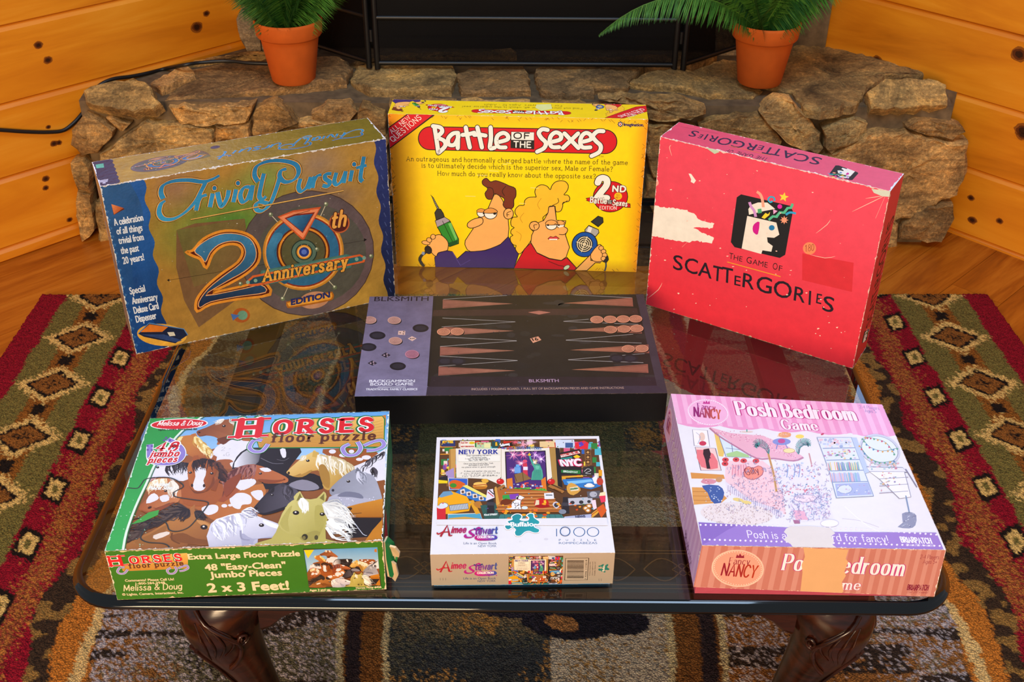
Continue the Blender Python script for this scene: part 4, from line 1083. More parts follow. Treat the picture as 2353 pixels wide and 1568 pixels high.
def tp_twenty(a):
    a.poly('590,760 700,720 1000,690 1060,1165 960,1172 730,1342 640,1180 590,980', '#7a5a38')
    a.poly('590,760 1000,690 1010,1000 700,1100', ('#6c6a34', '#80603a', (600, 720), (1000, 1050)))
    a.ell(1375, 895, 400, 372, ('#57504e', '#6d5a5c', (1000, 600), (1750, 1200)), rot=-10, line='#4a3830', lw=5)
    a.ell(1400, 905, 330, 300, '#57564c', rot=-10)
    a.stroke('550,1060 1260,940', 2, '#2a2018'); a.stroke('1480,860 1730,815', 2, '#2a2018')
    a.poly('550,1052 550,1068 535,1060', '#1a1410'); a.poly('1715,805 1715,825 1732,813', '#1a1410')
    for x, y, x2, y2 in ((1155, 665, 1330, 850), (1486, 602, 1390, 815), (1543, 1098, 1440, 990), (1232, 1168, 1300, 1010)):
        a.stroke([(x, y), (x2, y2)], 4, '#d8d0b0')
    # ring of the nought
    for rx, ry, c in ((243, 232, '#c88a28'), (232, 222, '#f0a850'), (222, 212, '#8a2c14'), (214, 204, '#2f6e96'), (160, 152, '#5a2410'), (150, 142, '#e0902c'), (138, 130, '#4a2a18'), (130, 122, '#5c5a38')):
        a.ell(1352, 885, rx, ry, c, rot=-10, n=44)
    a.poly('1180,780 1130,880 1160,1000 1240,1080 1270,1030 1200,960 1180,880 1230,790', ('#3f86b0', '#27567a', (1180, 800), (1240, 1060)), sm=4)
    a.poly('1196,678 1290,640 1456,618 1352,822', '#d05a28'); a.poly('1206,682 1292,650 1444,630 1350,806', '#f09060'); a.poly('1238,686 1296,664 1420,650 1348,776', '#8a2a10'); a.poly('1250,690 1300,672 1408,660 1346,768', ('#3f8ab8', '#1f4a74', (1260, 680), (1350, 760)))
    a.stroke('1290,668 1390,640', 3, '#3a1408')
    # the two
    two = '650,890 690,880 752,812 850,768 950,764 1040,796 1088,868 1082,950 1012,1020 905,1082 812,1130 1000,1092 1110,1066 1156,1142 960,1172 800,1204 720,1246 714,1180 770,1100 862,1020 960,950 988,890 966,850 910,842 852,862 806,908 772,986 736,934 690,914'
    a.poly(two, '#5a1c0c', 3); a.stroke(two, 16, '#e8962c', 3, closed=True)
    ins = '700,884 756,828 850,784 948,780 1030,808 1068,872 1062,944 1000,1006 890,1068 770,1150 1000,1108 1100,1086 1128,1130 960,1156 800,1188 736,1222 730,1186 784,1110 876,1034 976,958 1006,890 976,834 910,826 842,848 794,894 766,950 740,920'
    a.poly(ins, ('#3f86b4', '#1c2a4c', (900, 790), (900, 1180)), 3); a.stroke(ins, 5, '#f4b070', 3, closed=True)
    # hub
    for r_, c in ((78, '#23362e'), (72, '#5d7a68'), (52, '#2e463c'), (44, '#e8901c'), (38, '#f8c060'), (30, '#2a3c8c'), (16, '#5a7ad0')): a.ell(1357, 888, r_, r_ * .96, c)
    for x, y in ((1155, 665), (1486, 602), (1543, 1098), (1232, 1168), (978, 1080), (1758, 912), (1434, 872)): a.ell(x, y, 13, 13, '#6a7858'); a.ell(x - 3, y - 4, 6, 6, '#dce0c0')
    a.ell(1566, 715, 62, 60, '#c06030'); a.ell(1566, 715, 54, 52, '#5a2016')
    a.pen('th', (1520, 745), (1606, 728), 90, '#f4b050', w=.17, slant=.25, line='#4a1c08', lw=.05)
    a.poly('1100,1000 1610,900 1650,910 1640,980 1130,1085 1090,1080', '#4a7a70'); a.poly('1112,1006 1600,912 1612,972 1120,1072', '#5d8c80')
    a.poly('1010,1068 1050,1030 1690,900 1728,918 1718,948 1080,1092 1030,1092', '#e06830'); a.poly('1026,1068 1056,1042 1690,912 1712,924 1706,940 1076,1078 1036,1082', ('#234a5c', '#2c6c74', (1040, 1060), (1700, 930)))
    for x, y in ((1068, 1060), (1022, 1070), (1672, 930), (1716, 922)): a.ell(x, y, 11, 11, '#86b0a0')
    a.pen('Anniversary', (1116, 1066), (1622, 976), 70, '#f2b048', w=.19, serif=.16, slant=.12, line='#2a140a', lw=.045)
    cap = '1275,1180 1500,1128 1532,1132 1536,1160 1500,1182 1290,1222 1258,1216 1254,1194'
    a.ell(1420, 1175, 90, 50, '#c8906a', rot=-10); a.poly(cap, '#b06818', 4); a.poly('1278,1188 1500,1136 1524,1140 1526,1158 1496,1174 1290,1212 1268,1208 1264,1198', '#f0a838', 4)
    a.text('EDITION', (1284, 1206), (1512, 1158), 34, '#28306c', bold=.14, slant=.1)
def wavy(x0, y0, x1, y1, n, amp):
    return [(x0 + (x1 - x0) * i / (n * 6) + amp * math.sin(i * math.pi / 3), y0 + (y1 - y0) * i / (n * 6)) for i in range(n * 6 + 1)]
t = thing('game_box', 'worn gold and blue trivia game box standing on edge at the left', 'game box', (-.5492, 1.3468, TOPZ), R(24.64), 'games on the coffee table')
w, d, h = .400, .0907, .2695
mb = MB(); F = standing(mb, w, d - .006, h, dict(top='#8a6a26', front='#7a6a20', left='#8a7a5c', right='#2a3050', back='#8a6a26'))
a = Art(mb, F['front'], [(355, 1505), (1905, 1155), (1840, 210), (125, 500)], seed=2)
def tpbg(u, v):
    c = mix('#a87c30', '#b08a3c', u)
    c = mix(c, '#3f8a34', max(0, 1 - math.hypot((u - .40) / .34, (v - .66) / .30)) * 1.0)  # green iridescent sheen of the foil is painted into the gold
    c = mix(c, '#6a9a48', max(0, 1 - math.hypot((u - .55) / .14, (v - .90) / .14)) * .8)
    c = mix(c, '#8a6a5c', max(0, 1 - math.hypot((u - .24) / .10, (v - .92) / .16)) * .7)
    c = mix(c, '#8a7a70', max(0, 1 - math.hypot((u - .74) / .12, (v - .92) / .14)) * .7)
    c = mix(c, '#5a5468', max(0, 1 - math.hypot((u - .75) / .18, (v - .70) / .12)) * .7)
    return mix(c, '#c09a3c', max(0, 1 - math.hypot((u - .8) / .3, (v - .06) / .12)) * .6)
a.fill(tpbg, 36, 24)
tp_twenty(a)
a.poly([(100, 470)] + [(388 + 160 * (i / 40) + (170 * 0) + 12 * math.sin(i * .95), 455 + 1010 * i / 40) for i in range(41)] + [(560, 1520), (340, 1520)], ('#2a5a8c', '#0c4690', (150, 500), (480, 1100)))
a.poly([(385 + 160 * (i / 40) - 90 + 60 * math.sin(i * .2), 460 + 1000 * i / 40) for i in range(41)] + [(388 + 160 * (i / 40) + 12 * math.sin(i * .95), 455 + 1010 * i / 40) for i in range(40, -1, -1)], ('#1f5aa4', '#0d2f66', (380, 800), (430, 1400)))
a.poly([(1768 + 85 * i / 40 + 10 * math.sin(i * .85), 222 + 950 * i / 40) for i in range(41)] + [(1925, 1160), (1860, 200)], ('#2c3a78', '#1a2448', (1800, 300), (1880, 1100)))
for i in range(16): a.stroke([(1800 + 4.6 * i, 260 + 56 * i), (1812 + 4.6 * i, 285 + 56 * i)], 5, '#4a5a90', up=False)
for i in range(17): a.poly([(165 + 11.5 * i, 640 + 50 * i), (182 + 11.5 * i, 648 + 50 * i), (172 + 11.5 * i, 662 + 50 * i)], '#3a72ac', up=False)
a.up()
tp_title(a)
a.poly('195,605 278,634 210,670', '#5a2410'); a.poly('195,605 270,628 212,668', ('#e08850', '#a84c20', (200, 610), (250, 650)))
TX = '#e4ecf4'
for s_, p0, p1, hh in (('A celebration', (216, 735), (390, 703), 42), ('of all things', (232, 788), (386, 764), 42), ('trivial from', (245, 845), (394, 820), 42), ('the past', (259, 905), (366, 886), 42), ('20 years!', (272, 965), (398, 940), 42),
        ('Special', (316, 1147), (406, 1128), 42), ('Anniversary', (330, 1206), (482, 1178), 42), ('Deluxe Card', (342, 1263), (488, 1232), 42), ('Dispenser', (355, 1316), (476, 1290), 42)):
    a.text(s_, p0, p1, hh, TX, bold=.05)
a.ell(508, 1388, 150, 66, '#e8b040', rot=4); a.poly('365,1382 430,1318 640,1352 664,1388 590,1438 400,1400', '#152040'); a.poly('378,1372 432,1325 545,1340 510,1370', '#e07c24'); a.poly('385,1386 520,1385 630,1420 590,1432', '#2c4478'); a.poly('540,1372 580,1370 590,1392 555,1396', '#d8d4c0')
a.stroke('365,1382 430,1318 640,1352 664,1388', 5, '#5a8ac0')
a.ell(985, 1268, 52, 44, '#b05a1c'); a.ell(992, 1268, 30, 28, '#6a9a80'); a.poly('922,1260 975,1268 935,1300', '#4a72b8')
a.wear((125, 500), (1840, 210), 120, 9, '#e8e4dc', .75); a.wear((1840, 210), (1905, 1155), 70, 7, '#c8c4b8', .45); a.wear((125, 500), (355, 1505), 90, 9, '#d8e0e4', .7); a.wear((355, 1505), (1905, 1155), 80, 7, '#e0d8c8', .5)
a.scuff(60, (500, 500, 1800, 1150), '#d8d4c0', 3)
a = Art(mb, F['top'], [(125, 500), (1840, 210), (1735, 75), (75, 335)], seed=3)
a.fill(lambda u, v: mix('#b48a1e', '#7e701c', u), 12, 3)
a.poly([(60, 320)] + [(200 + 50 * i / 12 + (6 if i % 2 else -4), 315 + 160 * i / 12) for i in range(13)] + [(120, 520)], '#2c2044')
a.poly('98,352 148,345 152,372 104,378', '#58b89a'); a.poly('115,460 178,448 172,470 120,474', '#b8b4c8'); a.poly('150,452 165,450 160,480 140,482', '#b8b4c8')
q = a.sub([(770, 262), (320, 345), (330, 425), (815, 320)], [(600, 1290), (1760, 1180), (1760, 560), (600, 620)], clip=False); tp_twenty(q); a.L = q.L
q = a.sub([(1712, 145), (860, 280), (850, 325), (1716, 190)], [(470, 705), (1730, 470), (1715, 330), (470, 470)], clip=False); tp_title(q); a.L = q.L + 1
a.ell(835, 248, 30, 10, '#4a3a50', rot=-8)
a.wear((125, 500), (1840, 210), 120, 6, '#f4f0e8', .8); a.wear((75, 335), (1735, 75), 80, 4, '#f0ece4', .5); a.wear((75, 335), (125, 500), 14, 10, '#f0f0f0', .9); a.wear((1735, 75), (1840, 210), 14, 10, '#f0f0f0', .9)
a = Art(mb, F['left'], seed=4); W_, H_ = a.w, a.h
a.fill(lambda u, v: mix('#7c7a80', '#9c8a5c', v * .7 + .3 * math.sin(9 * v)), 3, 16)
q = a.sub([(0, H_ * .95), (0, H_ * .05), (W_ * .9, H_ * .05), (W_ * .9, H_ * .95)], [(300, 720), (1800, 500), (1760, 250), (300, 420)], clip=True); tp_title(q); a.L = q.L + 1
a.wear((0, 0), (0, H_), 40, .006, '#e8e8e8', .7); a.wear((W_, 0), (W_, H_), 40, .007, '#eceff2', .8)
mb.build('lid', M['foil_card'], t)
tray_box(t, w, d, h, 1, '#c9bca0')

# ================================================================== yellow party game, standing at the back
def bos_logo(a, outline=True):
    a.poly([(418 + 94 * math.cos(R(q)), 389 + 94 * math.sin(R(q))) for q in range(90, 271, 12)] + [(1846 + 98 * math.cos(R(q)), 419 + 98 * math.sin(R(q))) for q in range(-90, 91, 12)], '#d01220', 0, '#16100c', 7)
    B = ['~452,292 470,395 488,508', '~440,290 500,302 514,338 468,382', '~470,384 530,408 542,452 488,508', '~640,345 602,352 566,392 572,440 618,440 646,382 640,345', '644,345 644,470', '~706,300 722,380 742,465', '~680,362 730,356 776,344', '~800,300 820,380 840,465', '~776,362 820,360 868,368', '~908,300 912,390 906,468 944,466',
         '~956,425 1044,400 1046,364 1010,346 966,370 956,420 976,460 1032,464', '~1374,322 1330,316 1302,346 1322,386 1360,426 1346,470 1290,500', '~1396,422 1476,400 1480,360 1440,342 1402,370 1392,420 1412,460 1470,462', '1512,350 1628,470', '1624,350 1500,470', '~1646,422 1726,400 1726,364 1690,346 1656,370 1642,420 1662,464 1726,464', '~1832,332 1782,334 1746,374 1770,412 1810,452 1800,502 1736,536']
    for w_, c in ((44, '#181210'), (32, '#f2ece4')):
        for q in B:
            p = spline(q[1:], False, 5) if q[0] == '~' else P(q); a.stroke(p, w_, c, cap=True, up=False)
        a.up()
    a.poly('1073,334 1266,338 1266,481 1073,470', '#161414'); a.poly('1078,338 1262,342 1262,406 1078,402', '#f2ece4')
    a.pen('OF', (1100, 390), (1238, 392), 44, '#161414', w=.22); a.pen('THE', (1100, 462), (1245, 466), 46, '#f2ece4', w=.20)
def bos_badge(a):
    a.ell(1897, 870, 142, 126, '#d01220', line='#201210', lw=6)
    a.pen('2', (1785, 878), (1905, 880), 160, '#f4efe6', w=.30, serif=0, line='#201210', lw=.04)
    a.pen('ND', (1916, 826), (2030, 830), 44, '#f4efe6', w=.28, line='#201210', lw=.08)
    a.ell(1960, 866, 32, 30, '#f0c818'); a.pen('ALL', (1944, 862), (1976, 862), 16, '#b05818', w=.16); a.pen('NEW', (1940, 884), (1980, 886), 16, '#b05818', w=.16)
    a.poly('1722,878 2030,925 2056,930 2060,950 2030,958 1724,908 1708,895', '#d01220', 2, '#201210', 4)
    a.pen('Battle', (1732, 918), (1868, 926), 46, '#f4efe6', w=.17, line='#201210', lw=.05, jitter=.05); a.rect(1872, 896, 1912, 930, '#18403c'); a.pen('OF', (1877, 911), (1907, 912), 11, '#e8e4dc', w=.2); a.pen('THE', (1877, 926), (1907, 927), 10, '#e8e4dc', w=.2)
    a.pen('Sexes', (1916, 936), (2036, 950), 44, '#f4efe6', w=.17, line='#201210', lw=.05, jitter=.05)
    a.pen('EDITION', (1810, 972), (1950, 976), 26, '#f4efe6', w=.13, serif=.12)
SK, SK2, LN = '#f0b060', '#e09848', '#1c120a'
def bos_man(a):
    a.poly('945,850 990,862 1030,930 1062,1050 1064,1196 1000,1256 880,1302 760,1312 722,1276 716,1222 780,1124 752,1120 738,1100 800,1050 838,1020 896,964', SK, 2, LN, 6)
    a.poly('848,735 880,715 914,745 956,735 1020,756 1062,776 1116,800 1122,862 1106,892 1106,942 1084,966 1040,962 1018,930 1030,888 994,862 946,842 930,884 890,884 870,840 892,800 852,768', '#74301a', 3, LN, 6)
    a.stroke('~890,790 930,800 940,840'[1:], 5, LN, 4); a.stroke('1040,780 1010,820 1030,860', 5, LN, 4)
    a.ell(842, 998, 34, 34, '#f4efe4', line=LN, lw=6); a.poly('808,992 812,972 842,962 876,975 876,994', SK2, 2, LN, 4); a.ell(918, 1004, 52, 44, '#f4efe4', line=LN, lw=6); a.poly('866,1000 874,972 918,958 960,972 970,998', SK2, 2, LN, 5); a.ell(952, 1004, 12, 10, LN); a.ell(862, 1002, 7, 8, LN)
    a.poly('850,1040 790,1045 738,1076 732,1108 770,1122 850,1088', SK, 3, LN, 6); a.poly('850,1050 800,1056 800,1090 850,1084', SK, 2)
    a.ell(1064, 1006, 40, 44, SK, line=LN, lw=6); a.stroke('1085,985 1052,1000 1055,1030', 5, LN, 3); a.stroke('1048,1012 1070,1014', 5, LN)
    a.poly('470,1360 500,1318 562,1302 612,1312 652,1372 722,1308 762,1314 884,1304 1000,1258 1066,1192 1104,1262 1152,1332 1116,1452 478,1440', '#3a2668', 0, LN, 6)
    a.stroke('612,1312 680,1425 760,1380', 5, '#5a4a94')
    # drill held up in his left fist
    a.poly('430,850 442,868 462,918 485,965 500,960 478,920 452,872', '#8a8880', 0, LN, 4)
    for i in range(6): a.stroke([(446 + 7 * i, 880 + 14 * i), (456 + 7 * i, 874 + 14 * i)], 4, LN, up=False)
    a.poly('465,995 485,962 512,966 535,1000 545,1030 478,1056', '#3a3632', 0, LN, 5); a.poly('470,1060 545,1030 586,1056 596,1086 490,1120', '#a89aa4', 0, LN, 5)
    a.poly('490,1112 590,1064 662,1210 662,1246 590,1272 560,1240', '#2f8a2c', 1, LN, 6); a.poly('575,1085 598,1075 650,1200 640,1225', '#70c060'); a.stroke('528,1060 615,1235', 4, LN); a.poly('580,1240 655,1215 655,1250 590,1270', '#1a5020')
    a.poly('470,1180 520,1176 575,1230 576,1290 560,1305 500,1320 480,1350 430,1300 412,1250 440,1200', SK, 3, LN, 6)
    for x, y, rx, ry, ro in ((398, 1238, 34, 16, 10), (424, 1216, 22, 18, 30), (455, 1190, 20, 20, 30), (418, 1296, 34, 26, 60)): a.ell(x, y, rx, ry, SK if y < 1290 else '#2a2420', rot=ro, line=LN, lw=5)
    a.poly('390,1310 352,1340 340,1380 370,1428 392,1425 362,1380 375,1345 404,1322', '#2a2624', 2, LN, 3); a.poly('372,1308 392,1318 384,1340 362,1330', '#8898b8')
def bos_woman(a):
    a.poly('1420,945 1395,950 1386,1000 1346,1036 1346,1064 1310,1086 1290,1070 1250,1076 1240,1106 1246,1130 1274,1166 1244,1236 1202,1292 1166,1332 1144,1326 1124,1292 1130,1266 1108,1260 1085,1230 1082,1196 1102,1182 1085,1165 1090,1136 1112,1120 1090,1106 1083,1070 1100,1036 1136,1031 1119,1005 1120,970 1150,940 1190,936 1194,900 1224,874 1272,870 1288,868 1276,830 1290,790 1330,770 1375,782 1402,810 1414,780 1440,750 1480,738 1525,745 1550,780 1540,820 1515,852 1546,856 1563,880 1555,905 1528,912 1508,918 1505,950 1490,985 1455,992 1446,968 1440,945', '#f4be2c', 3, LN, 6)
    a.stroke('1420,940 1470,915 1465,880', 5, LN, 3); a.stroke('1500,930 1545,900', 5, LN); a.stroke('1190,1000 1160,1040 1180,1080', 4, '#c88c18', 3); a.stroke('1330,880 1300,930 1320,970', 4, '#c88c18', 3); a.stroke('1130,1150 1170,1180 1160,1230', 4, '#c88c18', 3)
    a.poly('1392,952 1442,946 1456,1060 1534,1066 1518,1122 1546,1142 1532,1182 1566,1282 1540,1362 1500,1390 1402,1372 1300,1324 1248,1250 1256,1182 1302,1082 1352,1062 1386,1000', SK, 1, LN, 6)
    a.ell(1490, 1094, 34, 32, '#f4efe4', line=LN, lw=5); a.poly('1458,1094 1464,1068 1492,1062 1524,1080 1520,1098', '#f0a858', 2, LN, 4); a.ell(1416, 1100, 46, 38, '#f4efe4', line=LN, lw=6); a.poly('1370,1098 1378,1068 1416,1058 1456,1070 1464,1096', '#f0a858', 2, LN, 5); a.ell(1388, 1100, 9, 8, LN); a.ell(1476, 1100, 8, 7, LN); a.stroke('1440,1092 1462,1080', 4, LN); a.stroke('1510,1090 1534,1082', 4, LN)
    a.poly('1470,1128 1530,1112 1550,1140 1535,1168 1480,1176', SK, 3); a.stroke('1515,1112 1546,1130 1545,1155 1520,1178 1478,1176', 6, LN, 3)
    a.poly('1388,1212 1410,1192 1432,1200 1452,1190 1482,1210 1450,1222 1410,1222', '#d84040', 1, LN, 4); a.rect(1400, 1212, 1465, 1222, '#f4efe4')
    a.ell(1276, 1106, 40, 36, SK, line=LN, lw=6); a.stroke('1300,1095 1272,1100 1280,1130', 5, LN, 3)
    a.poly('1250,1244 1302,1328 1402,1376 1500,1392 1546,1366 1624,1450 1612,1472 1116,1452 1140,1400 1200,1292', '#c81420', 0, LN, 6); a.stroke('1395,1395 1480,1430 1530,1440', 5, LN); a.ell(1545, 1447, 28, 16, '#c8e0b8', rot=-30, line=LN, lw=4)
    # hair dryer
    a.poly('1740,1075 1798,1028 1836,1042 1840,1080 1800,1116', '#2e3436', 0, LN, 6); a.poly('1690,1140 1722,1105 1802,1140 1806,1165 1780,1196 1700,1190', '#a8a8a4', 0, LN, 6); a.poly('1720,1112 1750,1124 1730,1190 1700,1180', '#e4e4e0')
    a.ell(1690, 1260, 104, 102, '#1450a8', line=LN, lw=7); a.ell(1688, 1258, 70, 68, '#1a1612')
    for r_ in (62, 46, 30, 14): a.ell(1688, 1258, r_, r_, '#e8dcb8'); a.ell(1688, 1258, r_ - 7, r_ - 7, '#1a1612')
    a.stroke('1622,1238 1752,1282', 6, '#e8dcb8'); a.stroke('1710,1194 1664,1322', 6, '#e8dcb8')
    a.poly('1612,1470 1738,1345 1742,1390 1830,1400 1820,1412 1780,1410 1712,1474', SK, 0, LN, 6)
    a.poly('1740,1340 1802,1264 1830,1272 1856,1320 1868,1372 1830,1400 1760,1394', SK, 2, LN, 6)
    for x, y in ((1826, 1290), (1846, 1318), (1856, 1348), (1846, 1376)): a.ell(x, y, 20, 18, SK, line=LN, lw=5)
    a.poly('1862,1375 1882,1352 1890,1385 1870,1412 1842,1402', '#2a2624', 0, LN, 3); a.stroke('1866,1410 1868,1440 1858,1478', 12, '#3a4858', 3)
def bos_ribbon(a):
    a.poly('60,320 235,192 448,198 90,474 60,474', '#d01220', 0, '#281410', 7)
    a.pen('ALL NEW', (112, 352), (264, 226), 36, '#f2e8dc', w=.12, serif=.1); a.pen('QUESTIONS', (122, 420), (352, 226), 44, '#f2e8dc', w=.12, serif=.1)
t = thing('game_box', 'bright yellow party game box standing upright at the back centre', 'game box', (-.1926, 1.6131, TOPZ), R(-2.04), 'games on the coffee table')
w, d, h = .397, .0636, .2673
mb = MB(); F = standing(mb, w, d - .005, h, dict(top='#e0c010', front='#e8c808', left='#d89010', right='#d89010', back='#e0c010'))
a = Art(mb, F['front'], [(165, 1425), (2118, 1490), (2200, 235), (75, 190)], seed=5)
def ybg(u, v):
    e = min(1, max(0, 1 - u / .17)) ** 1.2; f = min(1, max(0, 1 - (1 - u) / .07)) ** 1.2; g = min(1, max(0, 1 - (1 - v) / .1)); k = min(1, max(0, 1 - v / .08)); s_ = max(0, 1 - math.hypot((u - .17) / .15, (v - .1) / .3))
    return mix('#f4d800', '#e07c10', max(e, f * .8, g * .4, k * .5, s_ * .6))
a.fill(ybg, 40, 24)
rg = random.Random(8)
for i in range(200):
    side = rg.choice('LRTBLT'); u = rg.random()
    if side == 'L': x, y = 75 + 90 * u + rg.uniform(4, 26), 190 + 1235 * u
    elif side == 'R': x, y = 2200 - 82 * u - rg.uniform(4, 26), 235 + 1255 * u
    elif side == 'T': x, y = 75 + 2125 * u, 190 + 45 * u + rg.uniform(4, 30)
    else: x, y = 165 + 1953 * u, 1425 + 65 * u - rg.uniform(4, 20)
    k = 1 if i % 2 else -1; a.stroke([(x - 9, y - 9 * k), (x + 9, y + 9 * k)], 3, '#8a5a10', up=False)
a.up()
bos_ribbon(a); bos_logo(a)
INK = '#2a1c08'
a.pen('TM', (1798, 546), (1834, 547), 14, INK, w=.12)
for s_, p0, p1 in (('An outrageous and hormonally charged battle where the name of the game', (233, 573), (2038, 608)), ('is to ultimately decide which is the superior sex, Male or Female?', (357, 627), (1916, 662)), ('How much do you really know about the opposite sex?', (487, 692), (1776, 722))):
    a.pen(s_, p0, p1, 37, INK, w=.11, serif=.14, jitter=.03)
bos_man(a); bos_woman(a); bos_badge(a)
for i in range(8): a.stroke([(1970 + 14 * math.cos(i * math.pi / 4), 275 + 14 * math.sin(i * math.pi / 4)), (1970 + 24 * math.cos(i * math.pi / 4), 275 + 24 * math.sin(i * math.pi / 4))], 8, '#28285c', up=False)
a.ell(1970, 275, 18, 18, '#28285c'); a.ell(1970, 275, 12, 12, '#f0f0e8'); a.ell(1970, 275, 7, 7, '#d02020'); a.text('Imagination.', (1998, 289), (2164, 293), 26, '#2a2458', bold=.12)
for x, y in ((800, 690), (1240, 794), (1150, 920), (1040, 590), (1010, 600), (900, 655), (710, 860)): a.stroke([(x, y), (x + rg.uniform(30, 90), y + 4)], 3, '#f8eca0')
a.wear((75, 190), (2200, 235), 60, 5, '#f4ecd0', .35); a.wear((75, 190), (165, 1425), 60, 5, '#f4ecd0', .4); a.wear((2118, 1490), (2200, 235), 60, 5, '#f4ecd0', .4)
a = Art(mb, F['top'], [(75, 190), (2200, 235), (2190, 98), (105, 62)], seed=6)
a.fill(lambda u, v: mix('#ecd010', '#f0c010', abs(u - .5)), 8, 3)
q = a.sub([(1640, 100), (650, 85), (650, 165), (1640, 185)], [(230, 620), (2040, 620), (2040, 190), (230, 190)], clip=False)
q = a.sub([(1548, 152), (730, 142), (732, 185), (1546, 197)], [(322, 545), (1945, 545), (1945, 280), (322, 280)], clip=False); bos_logo(q); a.L = q.L
a.pen('Find out once and for all, which is the superior sex!', (1640, 130), (655, 116), 14, INK, w=.1, serif=.1, jitter=.03); a.pen('For 2-6 Players  Ages 12 - Adult', (1470, 106), (830, 98), 13, INK, w=.1, serif=.1)
q = a.sub([(590, 100), (365, 95), (370, 175), (590, 180)], [(1700, 1000), (2065, 1000), (2065, 700), (1700, 700)], clip=False); bos_badge(q); a.L = q.L
q = a.sub([(2000, 82), (1720, 80), (1730, 205), (1990, 215)], [(1100, 1470), (1900, 1470), (1900, 720), (1100, 720)]); bos_woman(q); a.L = q.L
q = a.sub([(370, 64), (100, 60), (90, 170), (370, 178)], [(330, 1450), (1160, 1450), (1160, 700), (330, 700)]); bos_man(q); a.L = q.L
a.poly('2198,105 2100,118 1830,222 1985,226 2200,160', '#d01220', 0, '#281410', 3); a.pen('ALL NEW', (2150, 158), (2010, 208), 20, '#f2e8dc', w=.12); a.pen('QUESTIONS', (2150, 132), (1935, 206), 22, '#f2e8dc', w=.12)
a.poly('1260,100 1380,95 1390,140 1300,160 1250,130', '#d8dc90')
a.wear((75, 190), (2200, 235), 60, 4, '#fdfae8', .5); a.wear((105, 62), (2190, 98), 60, 3, '#fdfae8', .4)
mb.build('lid', M['gloss_card'], t); tray_box(t, w, d, h, 1, '#d8c8a0')

# ================================================================== red category game, standing at the right
def sc_head(a):
    a.poly('615,500 640,482 930,548 947,580 904,842 872,861 606,798 584,768', '#16181c', 1)
    a.poly('678,611 850,650 868,722 838,741 796,738 800,768 830,790 822,824 770,816 763,838 648,806', '#e6e0d6')
    a.poly('688,604 684,570 700,545 740,530 795,530 842,568 780,580', '#e6e0d6')
    a.poly('751,648 728,652 712,672 712,700 722,715 742,720', '#c8108c', 2); a.ell(823, 681, 17, 16, '#1c78b0'); a.poly('796,738 838,741 800,750', '#16181c')
    a.stroke('732,465 752,480 765,510 772,558', 16, '#f0a088', 3); a.stroke('690,528 700,555 718,580 728,616', 16, '#c890d0', 3); a.stroke('838,520 834,500 812,496 800,512 812,528 826,520', 9, '#28a8d0', 3)
    a.poly([(892 + (30 if i % 2 == 0 else 13) * math.sin(i * math.pi / 5 + .2), 496 - (30 if i % 2 == 0 else 13) * math.cos(i * math.pi / 5 + .2)) for i in range(10)], '#f4d040')
    a.ell(869, 553, 14, 14, '#d820a0'); a.poly('738,570 760,566 764,592 740,596', '#48a870'); a.poly('830,570 856,580 832,600', '#e0a0d0'); a.poly('762,620 785,592 800,600 812,585 808,605 780,628', '#f0d030')
    a.stroke('805,634 830,612 850,615 870,588 895,590 915,562 935,560 945,535', 13, '#50b890', 2); a.stroke('905,602 930,588 965,594', 12, '#28a0d0', 3)
    a.poly([(896 + (26 if i % 2 == 0 else 13) * math.sin(i * math.pi / 8), 634 - (26 if i % 2 == 0 else 13) * math.cos(i * math.pi / 8)) for i in range(16)], '#f09878')
SCW = [('S', 252, 928, 306, 940, 84), ('C', 318, 944, 392, 962, 86), ('A', 396, 966, 474, 986, 84), ('T', 480, 992, 536, 1006, 86), ('T', 534, 1002, 596, 1016, 88), ('E', 608, 1021, 644, 1029, 56), ('R', 655, 1033, 722, 1050, 84), ('G', 736, 1056, 824, 1076, 92), ('O', 836, 1084, 940, 1108, 96), ('R', 956, 1112, 1020, 1128, 84), ('I', 1044, 1138, 1054, 1140, 84), ('E', 1088, 1128, 1118, 1135, 58), ('S', 1124, 1170, 1188, 1186, 88)]
def sc_word(a, c='#1c1020'):
    for ch, x0, y0, x1, y1, hh in SCW: a.text(ch, (x0, y0), (x1, y1), hh, c, bold=.02)
def sc_the(a, c='#2a1418', l='#e0a020'):
    for s_, x0, x1, hh in (('T', 575, 597, 36), ('HE', 602, 652, 30), ('G', 676, 706, 38), ('AME', 712, 800, 32), ('O', 830, 858, 40), ('F', 866, 886, 32)):
        yb = lambda x: 866 + (x - 575) * 75 / 313; a.text(s_, (x0, yb(x0)), (x1, yb(x1)), hh, c)
    a.stroke('565,886 878,972', 5, l)
t = thing('game_box', 'worn red category game box with torn white patch, standing at the right', 'game box', (.2104, 1.498, TOPZ), R(-31.57), 'games on the coffee table')
w, d, h = .3312, .0678, .2825
mb = MB(); F = standing(mb, w, d - .004, h, dict(top='#d84060', front='#de3040', left='#c02838', right='#c42838', back='#d02c2c'))
a = Art(mb, F['front'], [(100, 1135), (1305, 1515), (1530, 455), (160, 140)], seed=7)
a.fill(lambda u, v: mix('#dc2636', '#e0445a', min(1, v * 1.3)), 10, 10)
rg2 = random.Random(4); edge_ = P('100,550 130,553 200,565 265,570 325,582 372,606 400,640 482,655 476,688 365,682 400,704 482,742 476,774 372,762 330,772 230,756 90,726'); torn = []
for (x0, y0), (x1, y1) in zip(edge_, edge_[1:] + edge_[:1]):
    n_ = max(1, int(math.hypot(x1 - x0, y1 - y0) / 9)); torn += [(x0 + (x1 - x0) * i / n_ + rg2.uniform(-4, 4), y0 + (y1 - y0) * i / n_ + rg2.uniform(-4, 4)) for i in range(n_)]
a.poly(torn, '#e8e4da')
